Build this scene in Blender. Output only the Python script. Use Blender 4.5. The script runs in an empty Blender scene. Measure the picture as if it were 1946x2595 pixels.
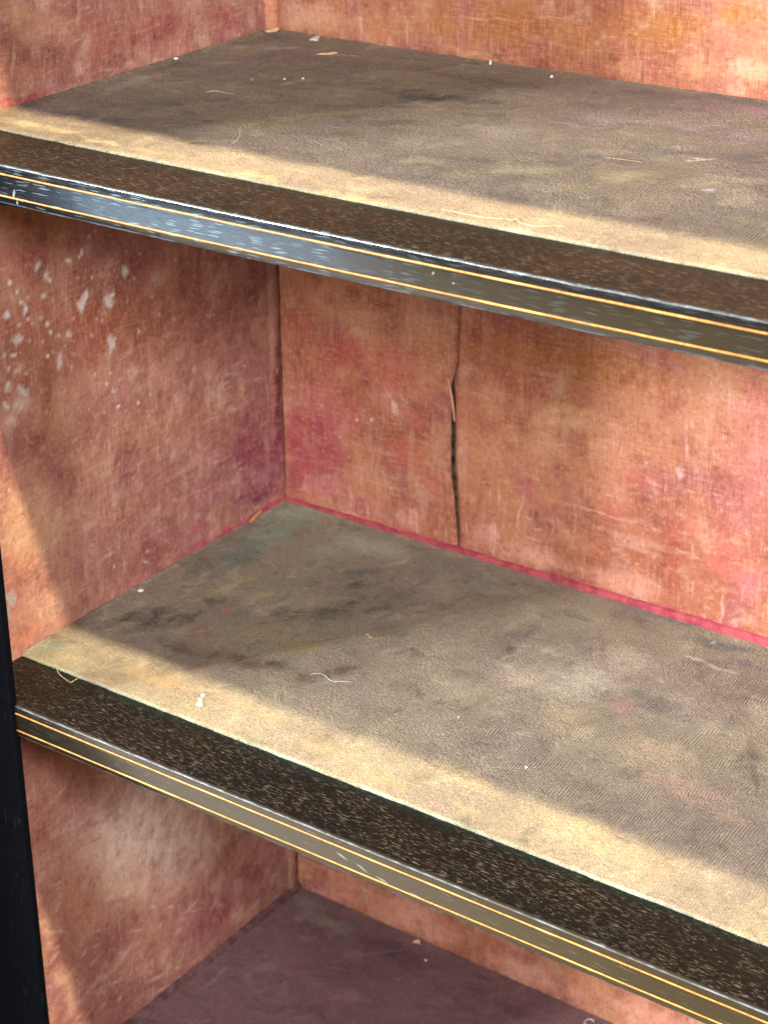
import bpy, bmesh, math, random
import numpy as np
from mathutils import Vector, Matrix, noise as mnoise

# ------------------------------------------------------------------ camera
sc = bpy.context.scene
col = sc.collection
R = math.radians
cam_d = bpy.data.cameras.new('camera')
cam = bpy.data.objects.new('camera', cam_d)
col.objects.link(cam)
cam.location = (0.91697, -0.84353, 0.71205)
cam.rotation_euler = (R(63.694), R(0.424), R(35.437))
cam_d.sensor_fit = 'AUTO'
cam_d.sensor_width = 36.0
cam_d.lens = 5122.47 / 2595 * 36.0
cam_d.clip_start = 0.01
cam_d.clip_end = 200
cam_d.dof.use_dof = True
cam_d.dof.focus_distance = 1.20
cam_d.dof.aperture_fstop = 15
sc.camera = cam

# ------------------------------------------------------------------ world (dim even room light)
w = bpy.data.worlds.new('World')
sc.world = w
w.use_nodes = True
bg = w.node_tree.nodes['Background']
bg.inputs[0].default_value = (0.95, 0.97, 1.0, 1)
bg.inputs[1].default_value = 0.03

# ------------------------------------------------------------------ lamps
def lamp(name, loc, target, power, color, sx, sy=None, shape='RECTANGLE'):
    d = bpy.data.lights.new(name, 'AREA')
    d.shape = shape
    d.size = sx
    if sy:
        d.size_y = sy
    d.energy = power
    d.color = color
    o = bpy.data.objects.new(name, d)
    col.objects.link(o)
    o.location = loc
    o.rotation_euler = (Vector(target) - Vector(loc)).to_track_quat('-Z', 'Y').to_euler()
    return o
lamp('ceiling_spot', (1.60, -0.93, 3.60), (0.25, 0.0, 0.1), 375, (1.0, 0.87, 0.57), 0.13, None, 'DISK')
lamp('room_lamp', (0.95, -2.60, 1.60), (0.15, 0.2, 0.1), 100, (1.0, 0.97, 0.95), 0.36, 0.75)
lamp('side_lamp', (2.15, -0.85, 0.98), (0.05, 0.1, 0.0), 40, (1.0, 0.96, 0.94), 0.30, 0.30)
lamp('window_lamp', (-1.78, -2.45, 1.42), (0.3, 0.2, 0.2), 345, (0.98, 0.985, 1.0), 0.50, 0.36)
lamp('low_window', (-1.23, -1.60, -0.27), (0.2, -0.05, 0.36), 3.4, (0.42, 0.70, 1.0), 0.66, 0.42)

vs = sc.view_settings
vs.view_transform = 'Standard'
vs.look = 'None'
vs.exposure = 0.08
vs.gamma = 1.0
vs.use_curve_mapping = False
sc.cycles.max_bounces = 4
sc.cycles.diffuse_bounces = 1

# ------------------------------------------------------------------ dimensions (metres)
D = 0.30           # lined depth behind the bare front strip
W = 0.96           # inner width
ZT, ZB = 0.3776, -0.3821
ZTOP = 0.7000      # shelf above the picture
ZBASE = -0.50
FY = -0.0505       # front plane of the rails
ST = 0.0440        # inner edge of the stile

def zcurve(kind, x):
    if kind == 't':
        return ZT + 0.0040 * x + 0.0177 * x * x if x < 0.6 else ZT + 0.0024 + 0.00637 + (x - 0.6) * 0.006
    if kind == 'm':
        return 0.0081 * x + 0.0005 * x * x
    if kind == 'b':
        return ZB
    return ZTOP

def srgb(r, g, b):
    f = lambda c: (c / 255 / 12.92) if c / 255 <= 0.04045 else ((c / 255 + 0.055) / 1.055) ** 2.4
    return (f(r), f(g), f(b), 1)

# ------------------------------------------------------------------ node helper
class Mat:
    def __init__(s, name):
        s.m = bpy.data.materials.new(name)
        s.m.use_nodes = True
        s.nt = s.m.node_tree
        s.N = s.nt.nodes
        s.L = s.nt.links
        s.b = s.N['Principled BSDF']
        tc = s.N.new('ShaderNodeTexCoord')
        s.p = tc.outputs['Object']
    def attr(s, name):
        n = s.N.new('ShaderNodeAttribute'); n.attribute_name = name
        return n.outputs['Color']
    def setin(s, sock, v):
        if isinstance(v, bpy.types.NodeSocket):
            s.L.new(v, sock)
        else:
            sock.default_value = v
    def mul(s, vec, sc3):
        n = s.N.new('ShaderNodeVectorMath'); n.operation = 'MULTIPLY'
        s.setin(n.inputs[0], vec); n.inputs[1].default_value = sc3
        return n.outputs[0]
    def vadd(s, a, b):
        n = s.N.new('ShaderNodeVectorMath'); n.operation = 'ADD'
        s.setin(n.inputs[0], a); s.setin(n.inputs[1], b)
        return n.outputs[0]
    def noise(s, vec, scale, detail=3.0, rough=0.55, dist=0.0, color=False):
        n = s.N.new('ShaderNodeTexNoise')
        s.setin(n.inputs['Vector'], vec)
        n.inputs['Scale'].default_value = scale
        n.inputs['Detail'].default_value = detail
        n.inputs['Roughness'].default_value = rough
        n.inputs['Distortion'].default_value = dist
        return n.outputs['Color'] if color else n.outputs['Fac']
    def warp(s, vec, scale, amp, detail=2.0):
        c = s.noise(vec, scale, detail, 0.6, 0, True)
        n = s.N.new('ShaderNodeVectorMath'); n.operation = 'MULTIPLY_ADD'
        s.L.new(c, n.inputs[0])
        n.inputs[1].default_value = (2 * amp,) * 3
        n.inputs[2].default_value = (-amp,) * 3
        return s.vadd(vec, n.outputs[0])
    def math(s, op, a, b=0.0, c=None, clamp=False):
        n = s.N.new('ShaderNodeMath'); n.operation = op; n.use_clamp = clamp
        s.setin(n.inputs[0], a); s.setin(n.inputs[1], b)
        if c is not None:
            s.setin(n.inputs[2], c)
        return n.outputs[0]
    def step(s, v, lo, hi, a=0.0, b=1.0, smooth=True):
        n = s.N.new('ShaderNodeMapRange')
        n.interpolation_type = 'SMOOTHSTEP' if smooth else 'LINEAR'
        s.setin(n.inputs['Value'], v)
        n.inputs['From Min'].default_value = lo
        n.inputs['From Max'].default_value = hi
        n.inputs['To Min'].default_value = a
        n.inputs['To Max'].default_value = b
        return n.outputs['Result']
    def mix(s, fac, a, b, mode='MIX'):
        n = s.N.new('ShaderNodeMix'); n.data_type = 'RGBA'; n.blend_type = mode
        s.setin(n.inputs['Factor'], fac)
        s.setin(n.inputs[6], a); s.setin(n.inputs[7], b)
        return n.outputs[2]
    def sep(s, vec):
        n = s.N.new('ShaderNodeSeparateXYZ'); s.setin(n.inputs[0], vec)
        return n.outputs
    def blobfac(s, vec, c, r, strength=1.0, inner=0.25, rot=(0, 0, 0)):
        if rot == (0, 0, 0):
            n = s.N.new('ShaderNodeVectorMath'); n.operation = 'MULTIPLY_ADD'
            s.setin(n.inputs[0], vec)
            n.inputs[1].default_value = [1 / k for k in r]
            n.inputs[2].default_value = [-a / k for a, k in zip(c, r)]
        else:
            n = s.N.new('ShaderNodeMapping'); n.vector_type = 'TEXTURE'
            s.setin(n.inputs['Vector'], vec)
            n.inputs['Location'].default_value = c
            n.inputs['Rotation'].default_value = rot
            n.inputs['Scale'].default_value = r
        l = s.N.new('ShaderNodeVectorMath'); l.operation = 'LENGTH'
        s.L.new(n.outputs[0], l.inputs[0])
        return s.step(l.outputs['Value'], inner, 1.0, strength, 0.0)
    def blob(s, base, vec, c, r, colr, strength=1.0, inner=0.25, rot=(0, 0, 0), by=None):
        f = s.blobfac(vec, c, r, strength, inner, rot)
        if by is not None:
            f = s.math('MULTIPLY', f, by)
        return s.mix(f, base, colr)
    def voronoi(s, vec, scale=1.0, feature='F1', rnd=1.0):
        n = s.N.new('ShaderNodeTexVoronoi'); n.feature = feature
        s.setin(n.inputs['Vector'], vec)
        n.inputs['Scale'].default_value = scale
        n.inputs['Randomness'].default_value = rnd
        return n.outputs
    def scratch(s, axis, ang, width, length, thr, strength, offs=0.0):
        # long thin random marks lying in the wall plane, turned by ang
        n = s.N.new('ShaderNodeMapping'); n.vector_type = 'TEXTURE'
        s.setin(n.inputs['Vector'], s.p)
        n.inputs['Location'].default_value = (offs, offs * .7, offs * .3)
        n.inputs['Rotation'].default_value = (R(ang), 0, 0) if axis == 'x' else (0, R(ang), 0)
        n.inputs['Scale'].default_value = (1, width, length) if axis == 'x' else (width, 1, length)
        f = s.noise(n.outputs[0], 1, 1, 0.4, 0.25)
        return s.step(f, thr, thr + 0.05, 0, strength)
    def bump(s, h, dist, strength=1.0, normal=None):
        n = s.N.new('ShaderNodeBump')
        n.inputs['Strength'].default_value = strength
        n.inputs['Distance'].default_value = dist
        s.L.new(h, n.inputs['Height'])
        if normal is not None:
            s.L.new(normal, n.inputs['Normal'])
        return n.outputs[0]
    def out(s, color, rough=0.8, spec=0.3, normal=None, sheen=0.0, coat=0.0, coat_rough=0.1, ior=None):
        s.setin(s.b.inputs['Base Color'], color)
        s.setin(s.b.inputs['Roughness'], rough)
        s.setin(s.b.inputs['Specular IOR Level'], spec)
        if normal is not None:
            s.L.new(normal, s.b.inputs['Normal'])
        if sheen:
            s.b.inputs['Sheen Weight'].default_value = sheen
            s.b.inputs['Sheen Roughness'].default_value = 0.45
        if coat:
            s.b.inputs['Coat Weight'].default_value = coat
            pass
        s.b.inputs['Coat Roughness'].default_value = coat_rough
        if ior:
            s.b.inputs['IOR'].default_value = ior
        return s.m

# ------------------------------------------------------------------ materials
def red_cloth(kind):
    """faded red book cloth; the colour of stains, worn spots and painted light and shade comes with the mesh, threads and fuzz are added here"""
    m = Mat('red_cloth_' + kind)
    p = m.p
    c = m.attr('wear_and_shade')
    fine = m.noise(p, 300, 4, 0.70, 0.4)
    patch = m.noise(p, 14, 2, 0.6)
    vth = m.noise(m.mul(p, (900, 900, 70)), 1, 1, 0.5)     # upright threads
    hth = m.noise(m.mul(p, (70, 70, 900)), 1, 1, 0.5)      # level threads
    tan = srgb(216, 170, 140)
    dark = srgb(92, 38, 28)
    c = m.mix(m.step(fine, 0.53, 0.72, 0, 0.40), c, tan)
    c = m.mix(m.step(fine, 0.47, 0.30, 0, 0.42), c, dark)
    weave = m.math('ADD', m.math('MULTIPLY', vth, 0.5), m.math('MULTIPLY', hth, 0.5))
    wm = m.step(patch, 0.38, 0.62, 0.25, 1.0)
    c = m.mix(m.math('MULTIPLY', m.step(weave, 0.50, 0.64, 0, 0.20), wm), c, tan)
    c = m.mix(m.math('MULTIPLY', m.step(weave, 0.50, 0.36, 0, 0.22), wm), c, dark)
    hb = m.math('ADD', m.noise(p, 60, 3, 0.6), m.math('MULTIPLY', weave, 0.10))
    return m.out(c, m.step(patch, 0.3, 0.7, 0.62, 0.80), 0.22, m.bump(hb, 0.0025, 0.6))

def velvet(kind):
    m = Mat('worn_velvet_' + kind)
    p = m.p
    c = m.attr('wear_and_shade')
    X, Y, Z = m.sep(p)
    Dk, Lt = {'t': (srgb(70, 60, 48), srgb(196, 182, 150)), 'm': (srgb(68, 59, 49), srgb(194, 184, 156)), 'b': (srgb(62, 42, 46), srgb(156, 130, 122))}[kind]
    fib = m.noise(m.mul(p, (420, 760, 1)), 1, 3, 0.7, 0.9)
    grain = m.noise(p, 1200, 1, 0.6)
    c = m.mix(m.step(fib, 0.52, 0.74, 0, 0.34), c, Lt)
    c = m.mix(m.step(fib, 0.48, 0.28, 0, 0.38), c, Dk)
    c = m.mix(m.step(grain, 0.52, 0.72, 0, 0.30), c, Lt)
    c = m.mix(m.step(grain, 0.48, 0.30, 0, 0.26), c, Dk)
    crest = m.step(m.math('ADD', Y, m.math('MULTIPLY', m.math('SUBTRACT', fib, 0.5), 0.004)), 0.0030, 0.0004, 0, 0.7)
    crest = m.math('MULTIPLY', crest, m.step(m.noise(p, 38, 3, 0.65), 0.36, 0.60, 0.1, 0.75 if kind == 'm' else 0.35))
    c = m.mix(crest, c, srgb(150, 176, 164))
    # pile ribs running front to back
    rx_ = m.math('ADD', X, m.math('MULTIPLY', m.noise(p, 45, 1), 0.005))
    rib = m.math('SINE', m.math('MULTIPLY', rx_, 2 * math.pi / 0.0019), 0.0)
    ribm = m.math('MULTIPLY', rib, m.step(m.noise(p, 22, 2, 0.6), 0.35, 0.65, 0.2, 1.0))
    lump = m.noise(m.mul(p, (620, 380, 1)), 1, 2, 0.65, 0.5)
    h = m.math('ADD', m.math('MULTIPLY', ribm, 0.26), m.math('MULTIPLY', lump, 1.2))
    h = m.math('ADD', h, m.math('MULTIPLY', grain, 0.35))
    return m.out(c, 0.92, 0.10, m.bump(h, 0.0015, 1.0), sheen=0.06)

def dark_wood(kind):
    """bare dark wood of the shelf front, pores filled with dust"""
    m = Mat('dark_wood_' + kind)
    p = m.p
    wf = m.warp(p, 60, 0.0016, 3)
    big = m.noise(p, 14, 4, 0.6)
    line = m.noise(m.mul(wf, (12, 420, 60)), 1, 3, 0.6)
    c = m.mix(m.step(big, 0.35, 0.65), *((srgb(36, 27, 21), srgb(26, 20, 16)) if kind == 't' else (srgb(19, 15, 12), srgb(10, 9, 8))))
    c = m.mix(m.step(line, 0.5, 0.75, 0, .4), c, srgb(40, 31, 25) if kind == 't' else srgb(22, 19, 17))
    gr = m.noise(m.mul(wf, (150, 1500, 0)), 1, 2, 0.55, 0.3)
    pale_grain = m.step(gr, 0.56, 0.68, 0, 0.85)
    pale_grain = m.math('MULTIPLY', pale_grain, m.step(m.noise(m.mul(p, (14, 60, 1)), 1, 4, 0.65), 0.34, 0.60, 0.2, 1))
    c = m.mix(pale_grain, c, srgb(92, 84, 74))
    v2 = m.voronoi(m.mul(wf, (230, 1900, 0)))
    sel2 = m.step(m.sep(v2['Color'])[1], 0.86, 0.88)
    c = m.mix(m.math('MULTIPLY', m.step(v2['Distance'], 0.30, 0.08, 0, 0.6), sel2), c, srgb(140, 132, 120))
    X, Y, Z = m.sep(p)
    c = m.mix(m.math('MULTIPLY', m.step(Y, -0.012, -0.002), m.step(big, .3, .6, .3, .7)), c, srgb(15, 22, 20) if kind == 'm' else srgb(26, 22, 16))
    h = m.math('SUBTRACT', m.math('MULTIPLY', line, 0.6), pale_grain)
    return m.out(c, m.step(big, 0.3, 0.7, 0.34, 0.5), 0.22, m.bump(h, 0.0002, 0.6))

def black_lacquer(kind):
    m = Mat('black_lacquer_' + kind)
    p = m.p
    wf = m.warp(p, 30, 0.0022, 3)
    big = m.noise(p, 16, 3, 0.6)
    g1 = m.noise(m.mul(wf, (38, 300, 900)), 1, 3, 0.65) if kind != 'stile' else m.noise(m.mul(wf, (700, 300, 30)), 1, 3, 0.65)
    X, Y, Z = m.sep(p)
    c = {'m': srgb(30, 26, 20), 't': srgb(17, 18, 20), 'stile': srgb(10, 12, 17)}[kind]
    amount = {'t': 0.62, 'm': 0.30, 'stile': 0.06}[kind]
    sc3 = (170, 60, 1000) if kind != 'stile' else (900, 60, 120)
    ln = m.noise(m.mul(wf, (60, 0, 2400) if kind != 'stile' else (1400, 0, 60)), 1, 1, 0.5, 0.4)
    if kind == 't':
        fv = m.voronoi(m.mul(wf, (70, 0, 1500)))
        fsel = m.step(m.sep(fv['Color'])[0], 0.34, 0.40)
        ln = m.math('MULTIPLY', m.step(fv['Distance'], 0.46, 0.14), fsel)
    region = m.step(m.noise(p, 30, 3, 0.6), 0.36, 0.60, 0.25 if kind == 't' else 0.0, 1)
    if kind == 't':
        region = m.math('MULTIPLY', region, m.step(X, 0.42, 0.22, 0.22, 1.0))
    pale_grain = m.math('MULTIPLY', m.step(ln, 0.2 if kind == 't' else 0.66, 0.9 if kind == 't' else 0.72, 0, amount), region)
    c = m.mix(pale_grain, c, srgb(120, 146, 164) if kind == 't' else srgb(150, 146, 136))  # upper rail: reflections on the grain painted as pale blue streaks
    if kind == 't':
        for (x, z, rx, rz, a) in [(.088, .362, .0014, .004, 20), (.090, .357, .0012, .002, 0), (.392, .369, .0008, .0006, 0), (.380, .372, .0007, .0014, 30)]:
            c = m.blob(c, wf, (x, FY, z), (rx, .05, rz), srgb(150, 156, 156), .7, 0.2, (0, R(a), 0))
    if kind == 'm':
        for (x, z, rx, rz, a) in [(.315, -.010, .006, .0012, 18), (.33, -.0125, .007, .001, 16), (.345, -.0145, .006, .001, 14), (.37, -.016, .008, .0008, 10)]:
            c = m.blob(c, wf, (x, FY, z), (rx, .05, rz), srgb(130, 136, 136), .6, 0.1, (0, R(a), 0))
    if kind != 'stile':
        # edge highlight painted along the arris in broken pale blue
        lz = m.noise(m.mul(wf, (60, 60, 60)), 1, 3, 0.65)
        arr = m.math('MULTIPLY', m.math('MULTIPLY', m.step(Y, -0.0504, -0.0502), m.step(Y, -0.0492, -0.0496)), m.step(lz, 0.42, 0.60, 0.05, 0.6))
        c = m.mix(arr, c, srgb(110, 130, 150))
        top_ = m.math('MULTIPLY', m.step(Y, -0.0505, -0.0503), 1.0)
    h = g1
    n = m.bump(h, 0.00022 if kind == 't' else 0.00010, 0.6)
    n = m.bump(big, 0.002, 0.10, n)
    rough = m.step(g1, 0.35, 0.7, 0.14, 0.26)
    if kind != 'stile':
        rough = m.math('ADD', rough, m.math('MULTIPLY', top_, 0.45), clamp=True)
        m.setin(m.b.inputs['Coat Weight'], m.step(Y, -0.0505, -0.0503, 0.8, 0.0))
    return m.out(c, rough if kind != 'stile' else 0.4, 0.9 if kind != 'stile' else 0.0, n, ior=1.5 if kind != 'stile' else 1.15, coat_rough=0.12)

def gold():
    m = Mat('gold_line')
    n = m.noise(m.p, 420, 3, 0.6)
    big = m.noise(m.p, 26, 3, 0.6)
    c = m.mix(m.step(n, 0.35, 0.7), srgb(172, 120, 50), srgb(140, 92, 36))
    c = m.mix(m.step(big, .5, .72, 0, .6), c, srgb(224, 180, 96))
    c = m.mix(m.step(big, .46, .30, 0, .7), c, srgb(132, 88, 34))
    return m.out(c, 0.42, 0.5, m.bump(n, 0.0003, 0.5))

def plain(name, rgb, rough=0.8, var=0.15, scale=300, spec=0.3, tint=None):
    m = Mat(name)
    n = m.noise(m.p, scale, 4, 0.65)
    a = srgb(*rgb)
    b = srgb(*(tint or [max(0, int(v * (1 - 2 * var))) for v in rgb]))
    return m.out(m.mix(m.step(n, 0.35, 0.68), a, b), rough, spec, m.bump(n, 0.0004, 0.5))

def magenta_cloth():
    m = Mat('unfaded_magenta_cloth')
    n = m.noise(m.warp(m.p, 60, .004), 90, 5, 0.65)
    t = m.noise(m.mul(m.p, (40, 40, 600)), 1, 2, .6)
    c = m.mix(m.step(n, 0.35, 0.68), srgb(168, 78, 84), srgb(132, 50, 62))
    c = m.mix(m.step(n, 0.60, 0.8, 0, .5), c, srgb(206, 110, 120))
    return m.out(c, 0.85, 0.2, m.bump(t, 0.0004, 0.6))

MRS, MRB = red_cloth('side'), red_cloth('back')
MV = {k: velvet(k) for k in 'tmb'}
MW = {'t': dark_wood('t'), 'm': dark_wood('m')}
MW['b'] = MW['c'] = MW['m']
ML = {'t': black_lacquer('t'), 'm': black_lacquer('m')}
ML['b'] = ML['m']; ML['c'] = ML['m']
MS = black_lacquer('stile')
MG = gold()
MM = magenta_cloth()
M_DARK = plain('dark_gap', (96, 78, 62), 0.9, 0.3, 200, 0.1)
M_CASE = plain('case_wood', (70, 46, 34), 0.6, 0.2, 40)
M_FLOOR = plain('floor_boards', (120, 98, 50), 0.5, 0.12, 6)
M_PURPLE = plain('dark_purple_cloth', (104, 74, 74), 0.85, 0.2, 140, 0.2, (72, 48, 52))
M_WHITE = plain('chalk_white', (232, 230, 216), 0.7, 0.06, 900)
M_CREAM = plain('cream_fibre', (196, 180, 138), 0.6, 0.08, 700)
M_FLAKE = plain('pale_wood_flake', (202, 166, 126), 0.75, 0.12, 500)
M_GREY = plain('grey_lint', (196, 190, 176), 0.85, 0.1, 800)
M_CRUMB = plain('brown_crumb', (214, 164, 116), 0.8, 0.2, 900)
M_FRINGE = plain('frayed_edge', (140, 152, 138), 0.85, 0.12, 400, 0.2, (110, 112, 88))

# ------------------------------------------------------------------ object helpers
BASE = Vector((0, 0, ZBASE))
def tag(o, label, cat, group=None, kind=None):
    if label: o['label'] = label
    if cat: o['category'] = cat
    if group: o['group'] = group
    if kind: o['kind'] = kind
    return o
def mesh_obj(name, verts, faces, mat, parent=None, smooth=True, offset=None):
    me = bpy.data.meshes.new(name)
    me.from_pydata(verts, [], faces)
    me.materials.append(mat)
    if smooth:
        me.polygons.foreach_set('use_smooth', [True] * len(me.polygons))
    me.update()
    o = bpy.data.objects.new(name, me)
    col.objects.link(o)
    if parent is not None:
        o.parent = parent
        if parent.type == 'EMPTY':
            o.location = -parent.location     # meshes are written in scene coordinates
    return o
def grid(nu, nv, f):
    vs_, fs = [], []
    for j in range(nv + 1):
        for i in range(nu + 1):
            vs_.append(f(i / nu, j / nv))
    for j in range(nv):
        for i in range(nu):
            a = j * (nu + 1) + i
            fs.append((a, a + 1, a + nu + 2, a + nu + 1))
    return vs_, fs
def boxv(x0, x1, y0, y1, z0, z1):
    v = [(x, y, z) for z in (z0, z1) for y in (y0, y1) for x in (x0, x1)]
    f = [(0, 2, 3, 1), (4, 5, 7, 6), (0, 1, 5, 4), (2, 6, 7, 3), (0, 4, 6, 2), (1, 3, 7, 5)]
    return v, f
def bevel_box(name, x0, x1, y0, y1, z0, z1, mat, parent, bev=0.0015, seg=3):
    bm = bmesh.new()
    v, f = boxv(x0, x1, y0, y1, z0, z1)
    bv = [bm.verts.new(q) for q in v]
    for q in f:
        bm.faces.new([bv[i] for i in q])
    bmesh.ops.recalc_face_normals(bm, faces=bm.faces)
    if bev:
        bmesh.ops.bevel(bm, geom=list(bm.edges), offset=bev, segments=seg, affect='EDGES', profile=0.5)
    me = bpy.data.meshes.new(name); bm.to_mesh(me); bm.free()
    me.materials.append(mat)
    o = bpy.data.objects.new(name, me); col.objects.link(o)
    o.parent = parent
    if parent.type == 'EMPTY':
        o.location = -parent.location
    return o
def nz(x, y=0.0, z=0.0):
    return mnoise.noise(Vector((x, y, z)))

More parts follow.
